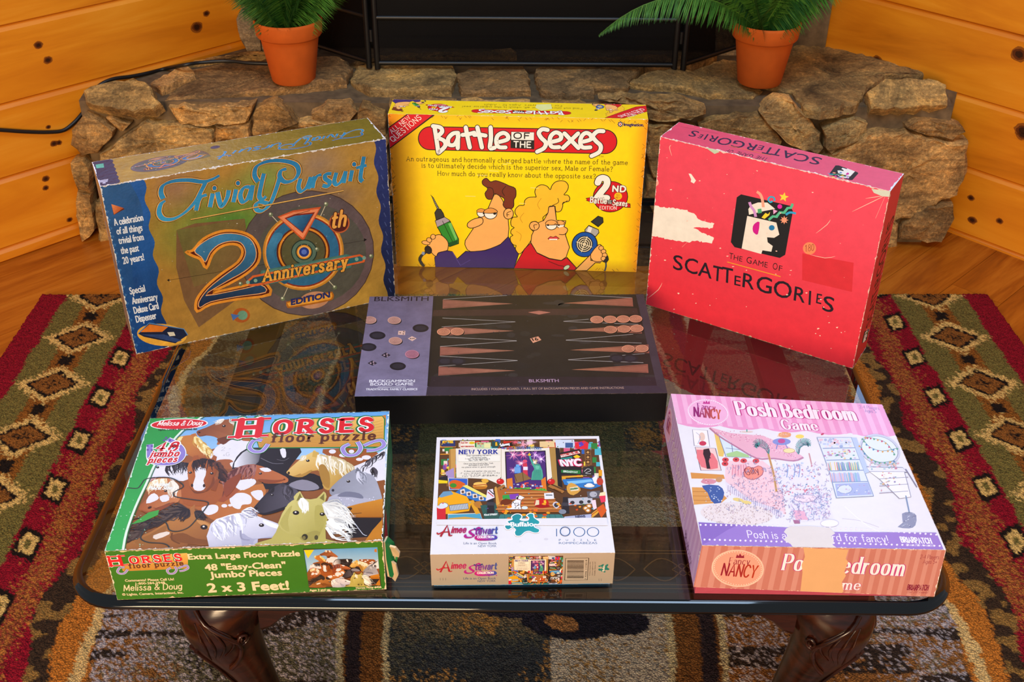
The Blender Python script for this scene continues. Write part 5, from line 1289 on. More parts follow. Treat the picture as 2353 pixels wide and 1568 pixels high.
for x, y in ((110, 600), (112, 640), (108, 660)): a.ell(x + 12, y, 9, 14, '#de3040')
a.poly('330,360 345,362 374,402 362,420 344,410 346,395', '#e8e4da'); a.ell(146, 418, 11, 17, '#f0a090')
sc_head(a); sc_the(a); sc_word(a)
a.poly('1005,832 1310,888 1300,1062 1005,992', '#d02a36')
for q in ('230,255 215,205 225,190', '1500,480 1420,520 1300,580', '1500,480 1440,490 1380,500', '110,1100 170,1050 190,1010', '1085,712 1150,660 1170,630', '1050,840 1140,860 1200,850', '340,760 300,800', '1440,620 1500,480'): a.stroke(q, 3.5, '#f0b8a8', 2, taper=lambda x: .3 + x * (1 - x) * 3)
a.scuff(40, (150, 250, 1400, 1000), '#f4c8b8', 5); a.scuff(30, (250, 1050, 1300, 1400), '#f8d8c8', 6)
a.wear((160, 140), (1530, 455), 100, 9, '#e8c8bc', .75); a.wear((1530, 455), (1305, 1515), 90, 8, '#e8b8ac', .6); a.wear((160, 140), (100, 1135), 80, 7, '#ecd0c4', .6); a.wear((100, 1135), (1305, 1515), 80, 6, '#d8b890', .45)
a.poly('430,205 470,200 510,228 480,240', '#b8ccb0'); a.poly('1415,440 1530,455 1540,490 1480,485 1430,465', '#c8d0c0')
a = Art(mb, F['top'], [(160, 140), (1530, 455), (1615, 360), (290, 55)], seed=8)
a.fill(lambda u, v: mix('#d64460', '#dc5876', u), 6, 3)
q = a.sub([(1165, 270), (375, 104), (378, 150), (1150, 318)], [(250, 935), (1190, 1190), (1190, 1080), (250, 835)], clip=False); sc_word(q, '#2a1c3c'); a.L = q.L
q = a.sub([(858, 256), (595, 200), (588, 236), (842, 294)], [(565, 890), (886, 970), (886, 910), (565, 830)], clip=False); sc_the(q, '#3a2038', '#e87838'); a.L = q.L
q = a.sub([(1372, 342), (1205, 300), (1180, 380), (1330, 400)], [(584, 870), (960, 870), (960, 465), (584, 465)], clip=False); sc_head(q); a.L = q.L + 1
a.stroke('300,82 540,128', 3, '#b03850')
a.wear((160, 140), (1530, 455), 100, 6, '#f0dcd4', .8); a.wear((290, 55), (1615, 360), 70, 5, '#ecc0c0', .5); a.wear((1530, 455), (1615, 360), 14, 12, '#d8e0e8', .9); a.wear((160, 140), (290, 55), 14, 8, '#f0dcd4', .7)
a = Art(mb, F['right'], [(1305, 1515), (1405, 1380), (1615, 360), (1530, 455)], seed=9)
a.fill(lambda u, v: mix('#c81c2c', '#d2303e', v), 3, 8)
q = a.sub([(1440, 1190), (1570, 560), (1525, 590), (1400, 1220)], [(250, 935), (1190, 1190), (1190, 1080), (250, 835)], clip=False); sc_word(q, '#3a0c14'); a.L = q.L
q = a.sub([(1368, 1360), (1385, 1260), (1432, 1225), (1415, 1320)][0:4], [(584, 870), (584, 465), (960, 465), (960, 870)], clip=False); sc_head(q); a.L = q.L + 1
a.wear((1530, 455), (1305, 1515), 70, 6, '#f0c0b4', .6); a.wear((1405, 1380), (1615, 360), 50, 5, '#e0a0a0', .4); a.wear((1305, 1515), (1405, 1380), 12, 10, '#c8c0d0', .8)
a.poly('1480,1010 1568,822 1562,850 1500,1010', '#e0a0a8')
mb.build('lid', M['satin_card'], t); tray_box(t, w, d, h, 1, '#c02830')
sb = MB(); fr = Art(sb, F['front'], [(100, 1135), (1305, 1515), (1530, 455), (160, 140)]); fr.L = 45
fr.ell(1047, 803, 39, 37, '#f0885c'); fr.pen('1.80', (1022, 822), (1074, 815), 38, '#7a3a28', w=.07, slant=.3)
st = sb.build('price_sticker', M['satin_card'], t); st['label'] = 'round orange handwritten price sticker'

# ================================================================== dark backgammon carton lying flat in the middle
t = thing('game_box', 'black and grey backgammon box lying flat in the middle of the table', 'game box', (-.2064, 1.1814, TOPZ), R(1.84), 'games on the coffee table')
w, d, h = .413, .2533, .0485
mb = MB(); q8 = cub(w, d, h, .004); f = shell(mb, q8, dict(front='#07080c', top='#26232a', left='#2c3450', right='#1c1c20', back='#1c1c20'))
a = Art(mb, f['top'], [(50, 795), (2300, 765), (2140, 48), (160, 75)], seed=10)
a.fill(lambda u, v: mix('#3c363c', '#2a262a', u), 8, 6)
a.poly('160,70 618,68 570,788 50,795', ('#655a70', '#7c7490', (380, 100), (300, 700)))
a.poly('618,68 640,68 600,720 570,720', '#1e1a1c')
a.poly('640,70 2085,50 2235,712 580,722', '#231e1c')
for i in range(60):
    x, y = a.rng.uniform(600, 2200), a.rng.uniform(90, 700); a.ell(x, y, a.rng.uniform(20, 70), a.rng.uniform(6, 22), a.rng.choice(['#2a2624', '#2e2a2a', '#221e1e']), up=False)
a.up()
a.poly('600,650 2225,650 2240,720 585,724', '#2a2026'); a.poly('570,724 2240,712 2300,765 560,788', '#352c38')
a.poly('2085,50 2140,48 2300,765 2225,712', '#3a323a')
wood = lambda x0, x1: ('#a86a58', '#8a4c3c', (x0, 0), (x1, 0))
for y0, x0, x1, c in ((128, 686, 1192, 1), (325, 690, 1196, 1), (468, 664, 1202, 1), (612, 652, 1206, 1)):
    y2 = y0 - 6; a.poly([(x0, y0 - 34), (x1, y2), (x0 - 2, y0 + 32)], ('#8e5648', '#a06a52', (x0, 0), (x1, 0)))
    a.stroke([(x0 + 6, y0 - 28), (x1 - 60, y2), (x0 + 6, y0 + 26)], 3, '#4a2c26')
for y0, x0, x1 in ((112, 2060, 1560), (308, 2120, 1590), (452, 2170, 1600), (594, 2162, 1608)):
    a.poly([(x0, y0 - 38), (x1, y0 + 4), (x0 + 4, y0 + 26)], ('#8a5040', '#a86c50', (x0, 0), (x1, 0))); a.stroke([(x0 - 8, y0 - 30), (x1 + 60, y0 + 3), (x0 - 8, y0 + 20)], 3, '#4a2c26')
for L_ in ('690,92 1150,62', '1610,54 2055,75', '682,228 1208,253', '676,292 1208,254', '670,364 1216,390', '664,434 1216,392', '662,503 1220,533', '656,576 1220,534', '1556,248 1740,232', '1556,249 2100,268', '1572,384 2060,340', '1572,386 2120,404', '1586,526 2140,480', '1586,528 2130,546'):
    a.stroke(L_, 4, '#9c948e')
a.poly('620,170 2090,150 2100,195 610,215', '#3c2826'); a.poly('1300,184 1378,172 1465,184 1380,200', '#a86a58')
def disc(x, y, rx=48, ry=27, c='#d08a6a', c2='#7a4432'):
    a.ell(x + 5, y + 5, rx, ry, '#120e10'); a.ell(x, y, rx, ry, c)
    for k in (.82, .62, .42, .22): a.ell(x, y, rx * k, ry * k, c2, n=18); a.ell(x, y, rx * k - 3.4, ry * k - 2.4, c, n=18)
for x, y in ((1798, 235), (1896, 233), (1990, 230), (2080, 228), (1896, 307), (1994, 302), (2088, 298), (2022, 446), (2122, 444), (690, 328), (788, 326)): disc(x, y)
for x, y in ((160, 245), (336, 246), (343, 394)): disc(x, y, 48, 27, '#c89888', '#8a5a54')
disc(462, 490, 50, 30, '#b8788a', '#704454')
for x, y in ((215, 356), (525, 302), (360, 577), (1940, 515), (2035, 515), (700, 540), (790, 540), (150, 440)): a.ell(x, y, 58, 29, '#1f1c24'); a.ell(x, y, 40, 18, '#2b2832')
a.poly('365,322 415,322 413,352 362,350', '#d8b0a0'); a.ell(378, 336, 4, 4, '#2a1c20'); a.ell(400, 344, 4, 4, '#2a1c20'); a.ell(404, 328, 4, 4, '#2a1c20'); a.poly('432,378 462,360 496,376 464,396', '#d8b0a0'); a.ell(452, 377, 4, 4, '#2a1c20'); a.ell(464, 377, 4, 4, '#2a1c20'); a.ell(476, 377, 4, 4, '#2a1c20')
for x, y in ((275, 498), (178, 556)): a.poly([(x - 34, y), (x, y - 20), (x + 34, y), (x, y + 18)], '#2a2430'); a.ell(x - 12, y, 6, 5, '#b89aa8'); a.ell(x + 8, y - 8, 6, 5, '#b89aa8'); a.ell(x + 10, y + 6, 5, 4, '#b89aa8')
a.poly('1312,374 1372,358 1394,384 1334,406', '#d09070'); a.text('16', (1335, 392), (1374, 386), 22, '#3a2018', bold=.1)
a.text('BLKSMITH', (192, 108), (582, 104), 32, '#241c26', bold=.02)
a.text('BACKGAMMON', (155, 694), (480, 691), 19, '#e4e0e8', bold=.06); a.text('BOARD GAME', (162, 717), (468, 714), 19, '#e4e0e8', bold=.06); a.stroke('216,728 416,726', 4, '#e4e0e8'); a.text('TRADITIONAL FAMILY CLASSICS', (130, 750), (498, 748), 14, '#e4e0e8', bold=.08)
a.text('BLKSMITH', (1302, 690), (1516, 688), 22, '#a888a0', bold=.03); a.text('INCLUDES 1 FOLDING BOARD, 1 FULL SET OF BACKGAMMON PIECES AND GAME INSTRUCTIONS', (888, 748), (1986, 735), 15, '#a88878', bold=.02)
a.wear((50, 795), (2300, 765), 80, 3, '#6a5c50', .5); a.scuff(50, (600, 80, 2200, 740), '#4a464c', 4)
a = Art(mb, f['front'], [(55, 985), (2270, 968), (2300, 765), (50, 795)], seed=11); a.scuff(12, (200, 820, 2200, 960), '#3a3c46', 4); a.wear((50, 795), (2300, 765), 70, 3, '#7a6a52', .55)
mb.build('lid', M['dark_card'], t); tray_box(t, w, d, h, 2, '#101014', 'dark_card')
# ================================================================== horses floor puzzle, lying flat at the front left
def eye(a, x, y, r=14): a.ell(x, y, r * 1.5, r, '#1a120e'); a.ell(x - 3, y - 4, r * .45, r * .35, '#e8e0d8')
def horses(a):
    W_, BK = '#e4e2ea', '#1c191e'
    a.poly('380,90 2190,40 2150,620 300,700', ('#5aa0dc', '#b8d8f0', (1200, 60), (1200, 420)))
    a.poly('520,420 1000,300 1300,420 2150,380 2150,1030 200,1090 260,700', ('#94552a', '#7a4a24', (1000, 400), (1000, 1000)))
    a.poly('2100,90 2150,80 2150,160 2090,150', '#c07830')
    # paint body and bay head at the top
    a.poly('850,390 930,290 1080,258 1170,290 1120,370 1060,400 1030,480 960,430 880,420', W_, 3); a.poly('900,420 1000,410 1030,440 1010,480 940,470', '#a05a30', 3); a.poly('1000,440 1030,430 1020,470', W_, 2)
    a.poly('748,212 756,194 822,170 900,134 960,112 1040,112 1080,160 1190,262 1100,272 1010,236 940,290 900,300 912,262 880,240 820,232 770,240', ('#7a3e20', '#a86438', (800, 120), (1000, 290)), 2); a.ell(768, 208, 9, 6, '#24100a'); eye(a, 952, 160, 9); a.stroke('772,238 820,226', 4, '#3a1c10')
    a.hair('950,110 1040,100', (-70, 30), 16, 12, ['#f0eae0', '#e0d4c0']); a.hair('1000,105 1050,110', (20, 50), 12, 12, ['#f0eae0', '#d8ccb8'])
    # palomino pony behind the number
    a.poly('585,272 640,236 700,228 742,214 762,262 800,330 820,390 720,392 650,350 600,312', ('#d08840', '#a85c24', (620, 240), (760, 390)), 2); eye(a, 640, 292, 8); a.poly('700,262 708,222 738,216 744,258', '#b86c2c')
    a.hair('640,240 720,226', (-50, 50), 22, 10, ['#f0d890', '#e0b860', '#f8e8b0']); a.hair('736,240 790,290 830,330', (50, 90), 40, 12, ['#f0d890', '#e0b860', '#c89840', '#f8e8b0'])
    # black horse
    a.poly('1018,486 1050,392 1120,332 1220,322 1520,322 1500,400 1440,480 1460,530 1560,508 1680,540 1692,630 1520,646 1260,630 1240,570 1100,470', BK, 2)
    a.poly('1032,470 1068,390 1130,340 1220,336 1222,400 1190,450', ('#e8e8f0', '#5a5860', (1050, 420), (1210, 400)), 2); a.poly('1372,336 1412,332 1418,390 1392,396', W_, 2); a.poly('1440,600 1540,560 1640,590 1660,630 1540,640', '#8a8694', 3); a.stroke('1230,400 1320,440 1400,440', 5, '#6a6670', 3); a.stroke('1350,410 1400,420 1440,400', 5, '#58545c', 3)
    # spotted rump and black-maned horse at the right
    a.poly('1690,334 2050,332 2080,400 1960,430 1840,412 1740,390', '#9a5428', 2)
    for x, y, rx, ry in ((1760, 352, 26, 16), (1840, 380, 30, 14), (1900, 352, 20, 14), (2010, 396, 34, 16), (1960, 410, 26, 12)): a.ell(x, y, rx, ry, W_)
    a.poly('1900,470 2020,420 2150,330 2150,560 2040,580', W_, 1); a.hair('1990,470 2070,400 2150,350', (-50, 60), 26, 10, [BK, '#38343c', '#5a5660']); a.hair('2060,470 2150,420', (10, 80), 22, 10, [BK, '#48444c'])
    # piebald at the left
    a.poly('385,566 410,498 470,458 560,452 690,470 690,560 600,570 470,540 420,580', W_, 2); a.poly('390,560 440,540 440,580 372,586', '#d0a0a8', 2); eye(a, 460, 470, 8); a.hair('540,440 620,430 690,440', (20, 90), 44, 13, [BK, '#302c30', '#48444a'])
    # pinto body
    a.poly('640,600 880,560 1000,640 1250,590 1262,720 1228,868 1010,884 870,856 760,780 640,760', ('#a85c28', '#c07434', (700, 700), (1200, 850)), 2)
    for s_ in ('1004,706 1040,668 1110,660 1166,690 1160,740 1100,748 1080,780 1030,764', '1160,656 1240,640 1252,700 1210,712', '800,770 860,748 916,756 914,800 850,826 806,800', '1040,560 1160,548 1200,580 1150,620 1060,640'): a.poly(s_, W_, 3)
    for x, y, r_ in ((966, 756, 22), (1010, 752, 16), (1150, 800, 10)): a.ell(x, y, r_, r_ * .6, W_)
    # chestnut looking right
    a.poly('890,640 940,560 1010,500 1080,462 1180,446 1300,484 1420,540 1438,566 1420,584 1330,590 1262,588 1200,560 1130,560 1080,640 960,730 900,700', ('#9a4a26', '#b86a3c', (950, 600), (1400, 540)), 2); a.poly('1222,478 1280,472 1312,496 1262,504', W_, 2); eye(a, 1230, 516, 8); a.ell(1408, 560, 8, 6, '#2a100a')
    a.hair('940,560 1020,500 1100,460 1200,450', (-40, 130), 60, 15, ['#7a4038', '#98605a', '#5c2c28', '#a87468'])
    a.poly('1080,566 1190,560 1186,596 1110,640 1050,620', W_, 2)
    # bay with a white blaze, facing
    a.poly('640,640 690,560 900,540 960,640 900,740 760,760 660,740', '#a05422', 2)
    a.poly('684,470 720,420 800,398 880,412 914,460 888,540 862,600 818,652 740,648 702,606', ('#b8662a', '#8a4418', (700, 480), (900, 560)), 2); a.poly('744,470 818,478 822,530 806,570 822,620 790,646 742,640 728,600 746,540', W_, 2)
    eye(a, 706, 510, 9); eye(a, 868, 516, 9); a.ell(722, 606, 9, 13, '#2a1008'); a.ell(812, 608, 9, 13, '#2a1008'); a.poly('716,420 730,384 764,380 770,412', '#a05422'); a.poly('858,412 880,378 904,392 898,424', '#a05422')
    a.hair('730,424 800,404 880,420', (0, 84), 44, 14, ['#2a1a16', '#4a2c22', '#1c1210']); a.hair('890,430 930,480 920,560', (60, 60), 44, 14, ['#3a2018', '#5c3424', '#2a1a16'])
    a.poly('862,640 900,560 930,560 900,650', '#8a4418', 1)
    # cream horse top right
    a.poly('1640,470 1760,420 1900,490 1800,600 1730,640 1690,600 1690,520', ('#e0c070', '#b88c3c', (1650, 450), (1800, 620)), 2)
    a.poly('1424,512 1438,488 1500,430 1560,384 1618,352 1630,340 1664,384 1716,440 1690,484 1610,498 1540,540 1470,536', ('#e4c478', '#cc9c48', (1500, 400), (1560, 540)), 2); a.ell(1440, 512, 9, 11, '#3a2410'); eye(a, 1580, 420, 9); a.stroke('1480,536 1530,518', 4, '#6a4818'); a.poly('1612,392 1618,346 1660,360 1664,400', '#d0a850')
    a.hair('1560,384 1630,364', (-40, 40), 14, 11, ['#f4ecd8', '#e4d4a8']); a.hair('1660,376 1760,390 1880,440', (50, 130), 70, 15, ['#f4ecd8', '#e8dcb8', '#cdb888', '#fffaf0'])
    # grey
    a.poly('1742,646 1762,610 1850,530 1940,478 1960,500 2060,530 2112,640 2120,730 1990,700 1960,664 1860,652 1800,686 1756,676', ('#8c8e9c', '#a4a6b4', (1800, 560), (2050, 640)), 2); a.ell(1768, 640, 10, 10, '#2a2a34'); eye(a, 1880, 574, 9); a.poly('1930,510 1942,468 1974,500 1966,530', '#6a6c78'); a.hair('1950,500 2040,520', (50, 90), 30, 12, ['#b4b6c4', '#7a7c8a', '#d8d8e4'])
    a.poly('1740,690 1860,660 1980,690 2120,730 2110,800 1760,780', '#b0b0c0', 2)
    for i in range(40): a.ell(a.rng.uniform(1780, 2100), a.rng.uniform(690, 780), 5, 3, '#d8d8e4', up=False)
    # black pony
    a.poly('1184,776 1202,748 1276,664 1350,606 1400,594 1470,620 1520,660 1490,730 1390,770 1270,810 1206,806', ('#26222a', '#54505c', (1250, 700), (1420, 760)), 2); a.ell(1206, 774, 9, 8, '#0c0a0e'); eye(a, 1320, 676, 8); a.poly('1380,612 1398,580 1416,616', '#38343c'); a.hair('1330,620 1400,604', (-40, 50), 16, 10, [BK, '#2c2830']); a.hair('1420,610 1500,650', (30, 110), 34, 12, [BK, '#3a363e', '#5c5864'])
    # dun muzzle and black neck, right edge
    a.poly('1880,840 2124,840 2124,900 2040,980 1900,990 1840,900', BK, 1); a.poly('2006,1010 2060,930 2130,850 2134,1030', '#c07a1c', 0); a.poly('1858,800 1872,762 1960,738 2134,700 2134,836 1960,838 1878,832', ('#d08a28', '#a86414', (1950, 720), (1950, 840)), 1); a.ell(1888, 778, 22, 12, '#3a2006', rot=-15); a.stroke('1872,818 1980,806', 5, '#5a3408')
    a.stroke('1930,880 1990,960 2020,970', 4, '#c8ccd8', 2)
    # brown and white pony, left
    a.poly('328,792 340,750 396,690 376,630 420,566 540,548 640,640 620,730 490,764 400,806', ('#a4582c', '#c47a48', (380, 700), (580, 700)), 2); a.poly('396,690 440,664 476,700 440,726 380,742', W_, 2); a.poly('480,690 540,676 552,716 500,730', W_, 2); a.ell(408, 772, 16, 9, '#3a1808', rot=-20); eye(a, 524, 648, 8); a.hair('400,590 460,560 530,556', (-20, 80), 34, 14, ['#f0dcb8', '#e4c490', '#fff4dc']); a.hair('570,570 640,640', (10, 130), 34, 14, ['#f0e8d8', '#d8c8b0', '#fff8ec'])
    # bay at the lower left with flying black mane
    a.poly('222,1092 300,1010 420,952 560,868 690,800 746,748 752,832 860,884 950,960 1022,990 1026,1020 990,1046 900,1040 800,1052 700,1040 650,1092', ('#b4773a', '#885022', (600, 860), (640, 1080)), 2); a.poly('662,850 700,790 748,750 744,820', '#a86a34', 1); a.ell(970, 998, 18, 22, '#20100a', rot=20); a.poly('560,990 640,1030 760,1040 900,1040 990,1030 1010,1020 900,1014 760,1000 660,960', '#7c481c', 3); a.poly('300,1030 420,970 540,900 500,990 400,1060', '#94602c', 3); a.poly('760,850 850,890 940,960 860,930 780,890', '#c48a4c', 3); eye(a, 818, 916, 18); a.stroke('580,960 580,1010 640,1040', 10, '#6a3c18', 3); a.poly('440,980 540,950 560,970 460,1010', '#e4d4c4', 2)
    a.hair('700,790 620,800 480,880 330,960 240,1010', (-190, 20), 120, 15, [BK, '#2c2422', '#3c302c', '#54463e']); a.hair('700,790 560,840', (-60, 80), 40, 14, [BK, '#3c302c']); a.hair('750,800 770,810', (80, 60), 30, 12, [BK, '#3c302c'])
    # white horse
    a.poly('870,890 960,840 1060,812 1150,812 1260,850 1400,900 1446,932 1436,968 1340,990 1220,1000 1190,1060 860,1070', ('#eceaf2', '#b4b4c8', (1100, 820), (1150, 1050)), 2); a.poly('1100,960 1180,1000 1300,985 1400,974 1340,992 1200,1006 1180,1060 1110,1060', '#a8a8c0', 3); a.poly('1260,860 1380,905 1420,930 1340,920 1270,890', '#f8f8fc', 3); a.ell(1402, 936, 24, 17, '#141218'); a.ell(1398, 940, 14, 9, '#5a5866'); eye(a, 1245, 900, 13); a.stroke('1090,940 1100,1000 1160,1010', 10, '#9494ac', 3); a.poly('1110,850 1124,806 1146,848', '#8a8aa0'); a.stroke('1340,980 1420,966', 4, '#6a6a7c'); a.hair('880,890 960,850 1080,814', (60, 130), 56, 15, ['#fdfcff', '#d4d4e4', '#b4b4c8']); a.hair('1100,800 1180,820', (120, 20), 34, 12, ['#fdfcff', '#c8c8d8', '#8a8aa0'])
    for s_, c in (('1420,560 1340,586 1262,586 1210,562 1260,560 1340,566', '#8a4422'), ('960,600 1030,540 1090,520 1060,600 980,690', '#8a4020'), ('1660,470 1700,450 1740,520 1740,620 1690,590', '#a87c34'), ('1470,536 1540,520 1600,490 1610,500 1540,542', '#b08438'), ('1800,684 1860,650 1960,662 1990,700 1900,690', '#74768a'), ('900,262 960,240 1010,236 1080,270 1010,262 950,300', '#6a3418'), ('700,606 740,648 818,652 800,662 740,664', '#743a14'), ('880,540 862,600 820,652 850,640 890,590', '#7a3c16'), ('1210,806 1270,810 1400,768 1480,740 1400,790 1270,826', '#16131a'), ('340,790 404,806 490,764 600,730 500,790 400,820', '#8a4420'), ('640,250 720,238 700,340 640,330', '#c07830')): a.poly(s_, c, 3)
    # cream dun, lower right
    a.poly('1190,1046 1320,1000 1372,900 1420,800 1440,750 1700,720 1730,860 1720,1000 1880,1030 1700,1046', '#b8ac58', 2)
    a.poly('1366,890 1440,742 1484,712 1480,690 1526,648 1560,704 1650,700 1700,650 1722,690 1704,756 1716,860 1680,960 1640,1010 1570,1022 1520,990 1440,960', ('#ccc070', '#a89c48', (1480, 760), (1640, 1000)), 2); a.poly('1500,720 1526,660 1546,712', '#7a7030'); a.poly('1670,700 1704,664 1704,720', '#7a7030')
    a.poly('1380,890 1440,780 1470,760 1440,860 1450,950', '#b4a856', 3); a.poly('1530,990 1570,1020 1640,1008 1680,960 1650,940 1600,950', '#a09448', 3); a.poly('1640,760 1700,770 1700,860 1670,940 1640,900', '#b0a452', 3)
    eye(a, 1498, 808, 16); eye(a, 1692, 818, 13); a.ell(1566, 986, 22, 22, '#2c2810'); a.ell(1560, 992, 12, 13, '#7a7038'); a.ell(1650, 990, 14, 18, '#4a4420')
    a.hair('1540,700 1640,706', (30, 110), 44, 14, ['#f8f6ec', '#e0dcc4', '#fffef8']); a.hair('1700,740 1740,800 1720,930', (190, 100), 110, 16, ['#fdfcf6', '#e4e2d8', '#c4c4c0', '#fff'])
def horse_logo(a):
    sign = '1190,224 1330,210 1330,120 2122,92 2136,112 2136,316 1218,322'
    a.poly(sign, '#e0a850', 0, '#127a3c', 16); a.poly(sign, ('#e8b860', '#c88c38', (1600, 120), (1600, 320)), 0)
    for i in range(9): a.stroke([(1225, 235 + 10 * i), (1700, 222 + 10 * i + 4 * math.sin(i)), (2128, 120 + 22 * i)], 2.4, '#b07c30', 3)
    for s_ in ('1240,270 1180,268 1146,320 1180,352 1240,348 1284,296', '1886,296 1836,326 1862,376 1930,376 1968,330 1944,280', '1990,310 2060,280 2120,272 2136,310 2080,340 2010,348'):
        a.stroke(s_, 40, '#127a3c', 4); a.stroke(s_, 30, '#f0eef8', 4); a.stroke(s_, 24, '#9a8ad0', 4)
    for wt, ln, c in ((.26, .10, '#0e7038'), (.26, .045, '#f4f0ee')):
        a.pen('H', (1062, 242), (1292, 232), 128, c, w=wt + ln * 2, serif=.42); a.pen('ORSES', (1330, 218), (2090, 196), 92, c, w=wt + ln * 2.6, serif=.3, nib=None)
    a.pen('H', (1062, 242), (1292, 232), 128, '#d81c28', w=.26, serif=.42); a.pen('ORSES', (1330, 218), (2090, 196), 92, '#d81c28', w=.26, serif=.3)
    a.pen('floor puzzle', (1310, 282), (2090, 264), 62, '#5c2c20', w=.20, serif=.22)
def md(a, x0, y0, x1, y1, h, c):
    a.pen('Melissa & Doug', (x0, y0), (x1, y1), h, c, w=.12, slant=.18, jitter=.03)
t = thing('puzzle_box', 'battered green horse floor puzzle box with torn corner at the front left', 'puzzle box', (-.4316, .8639, TOPZ), R(3.72), 'games on the coffee table')
w, d, h = .2946, .2315, .0755
mb = MB(); q8 = cub(w, d, h, .0025); f = shell(mb, q8, dict(front='#2f7418', top='#3aa048', left='#1c8a3c', right='#14803c', back='#2c6420'))
a = Art(mb, f['top'], [(75, 1100), (2135, 1010), (2175, 55), (395, 105)], seed=12)
horses(a)
a.poly('380,90 800,80 640,196 520,340 440,448 380,590 300,770 236,960 214,1094 60,1110', ('#1c9440', '#2ea854', (500, 150), (150, 1000)), 0)
a.poly('270,900 400,810 480,790 470,830 360,880', '#3a9c40', 1)
a.stroke('800,84 640,196 520,340 440,448 380,590 300,770 236,960 214,1094', 14, '#dcecdc', 3); a.stroke('808,92 650,204 532,346 452,456 392,596 314,776 250,964 228,1094', 5, '#186a30', 3)
a.stroke('235,626 310,630 340,600 372,562 460,548 560,552 640,590 656,618 620,640 586,662 600,692 720,712 838,730 832,770 760,860 700,922 620,950 560,940 542,900 512,872 440,870 380,920 350,980 352,1012 410,1034 510,1040 556,1060 560,1090', 8, '#2c3434', 4)
a.text('Actual', (432, 612), (540, 610), 26, '#f0f4f0', bold=.1, slant=.2); a.text('Piece Size', (388, 640), (566, 638), 26, '#f0f4f0', bold=.1, slant=.2)
hs = '400,300 398,350 402,400 430,432 500,444 570,440 622,418 646,380 640,340 610,306 570,280 530,262'
for w_, c in ((44, '#f0f4f0'), (34, '#8a7cc8')): a.stroke(hs, w_, c, 3)
for x, y in ((380, 310), (414, 312), (382, 340), (414, 342), (520, 250), (548, 268), (505, 268)): a.poly([(x - 7, y - 6), (x + 9, y - 4), (x + 7, y + 8), (x - 8, y + 7)], '#5a4c98')
for t_, p0, p1, hh in (('48', (440, 350), (616, 346), 62), ('jumbo', (402, 394), (622, 388), 44), ('pieces', (390, 440), (608, 430), 42)): a.pen(t_, p0, p1, hh, '#cc1420', w=.19, serif=.18, slant=.12, line='#f4f0ee', lw=.10)
a.ell(615, 148, 218, 42, '#f0ecec', rot=-2); a.ell(615, 148, 208, 36, '#d01c24', rot=-2); md(a, 450, 160, 785, 156, 34, '#f8f4f0'); a.text('Lights, Camera, Interaction!, Inc.', (460, 196), (752, 190), 13, '#0c4420', bold=.1)
horse_logo(a)
a.pen('2 -', (935, 345), (1005, 340), 26, '#8a8a94', w=.05); a.pen('+G', (950, 390), (1000, 382), 26, '#8a8a94', w=.05)
a.wear((75, 1100), (2135, 1010), 120, 10, '#e8dccc', .7); a.wear((75, 1100), (395, 105), 110, 12, '#c4e4d0', .75); a.wear((2135, 1010), (2175, 55), 90, 12, '#e4ece8', .7); a.wear((395, 105), (2175, 55), 80, 6, '#dceee4', .5); a.scuff(30, (100, 700, 400, 1080), '#a8dcb8', 5)
a = Art(mb, f['front'], [(165, 1450), (2145, 1395), (2135, 1010), (75, 1100)], seed=13)
a.fill(lambda u, v: mix('#2f7418', '#36781c', v), 6, 3)
q = a.sub([(95, 1252), (655, 1232), (655, 1108), (95, 1125)], [(1010, 330), (2150, 330), (2150, 90), (1010, 90)], clip=False); horse_logo(q); a.L = q.L + 1
CR = '#f0d8b4'
a.text('Comments? Please Call Us!', (216, 1320), (550, 1312), 17, CR, bold=.06); a.text('1-800-284-3948', (288, 1342), (488, 1336), 16, CR, bold=.06); md(a, 208, 1386, 606, 1376, 42, CR); a.text('© Lights, Camera, Interaction!, Inc.', (198, 1420), (616, 1410), 16, CR, bold=.06)
a.text('Extra Large Floor Puzzle', (654, 1158), (1474, 1130), 42, CR, bold=.085); a.text('48 "Easy-Clean"', (772, 1240), (1362, 1222), 46, CR, bold=.085); a.text('Jumbo Pieces', (808, 1296), (1332, 1280), 46, CR, bold=.085); a.text('2 x 3 Feet!', (792, 1402), (1382, 1388), 64, CR, bold=.10)
a.poly('1500,1074 2085,1068 2105,1370 1536,1382', '#1a3018')
q = a.sub([(1538, 1374), (2098, 1364), (2078, 1076), (1506, 1084)], [(215, 1095), (2134, 1020), (2140, 90), (380, 95)])
q.poly('215,1095 2134,1020 2140,60 380,70', '#5aa0d0'); horses(q); q.poly('380,90 640,80 420,300', '#f0d020'); a.L = q.L + 1
a.text('Ages 3 and up', (1540, 1404), (1698, 1400), 15, CR, bold=.1); a.text('Horses Floor #426', (1902, 1390), (2104, 1384), 15, CR, bold=.1)
a.wear((75, 1100), (2135, 1010), 120, 12, '#e8d0a8', .7); a.wear((165, 1450), (2145, 1395), 90, 9, '#e0cca8', .55); a.wear((2145, 1395), (2135, 1010), 50, 14, '#e4d0b0', .75); a.wear((165, 1450), (75, 1100), 40, 8, '#d8d8c0', .6)
a = Art(mb, f['right'], seed=14); a.fill(lambda u, v: mix('#0f6c34', '#1a8a48', u), 8, 3)
for i in range(90):
    u = a.rng.uniform(0, a.w); a.stroke([(u, a.rng.uniform(0, a.h)), (u + a.rng.uniform(-.01, .01), a.rng.uniform(0, a.h))], .0012, a.rng.choice(['#8ac8a4', '#c8dcd0', '#0a5a2c']))
a.rect(a.w * .1, a.h * .2, a.w * .3, a.h * .8, '#c8202c')
a.wear((0, 0), (a.w, 0), 60, .006, '#e0e8e4', .8)
mb.build('lid', M['gloss_card'], t); tray_box(t, w, d, h, 2, '#c8b088')
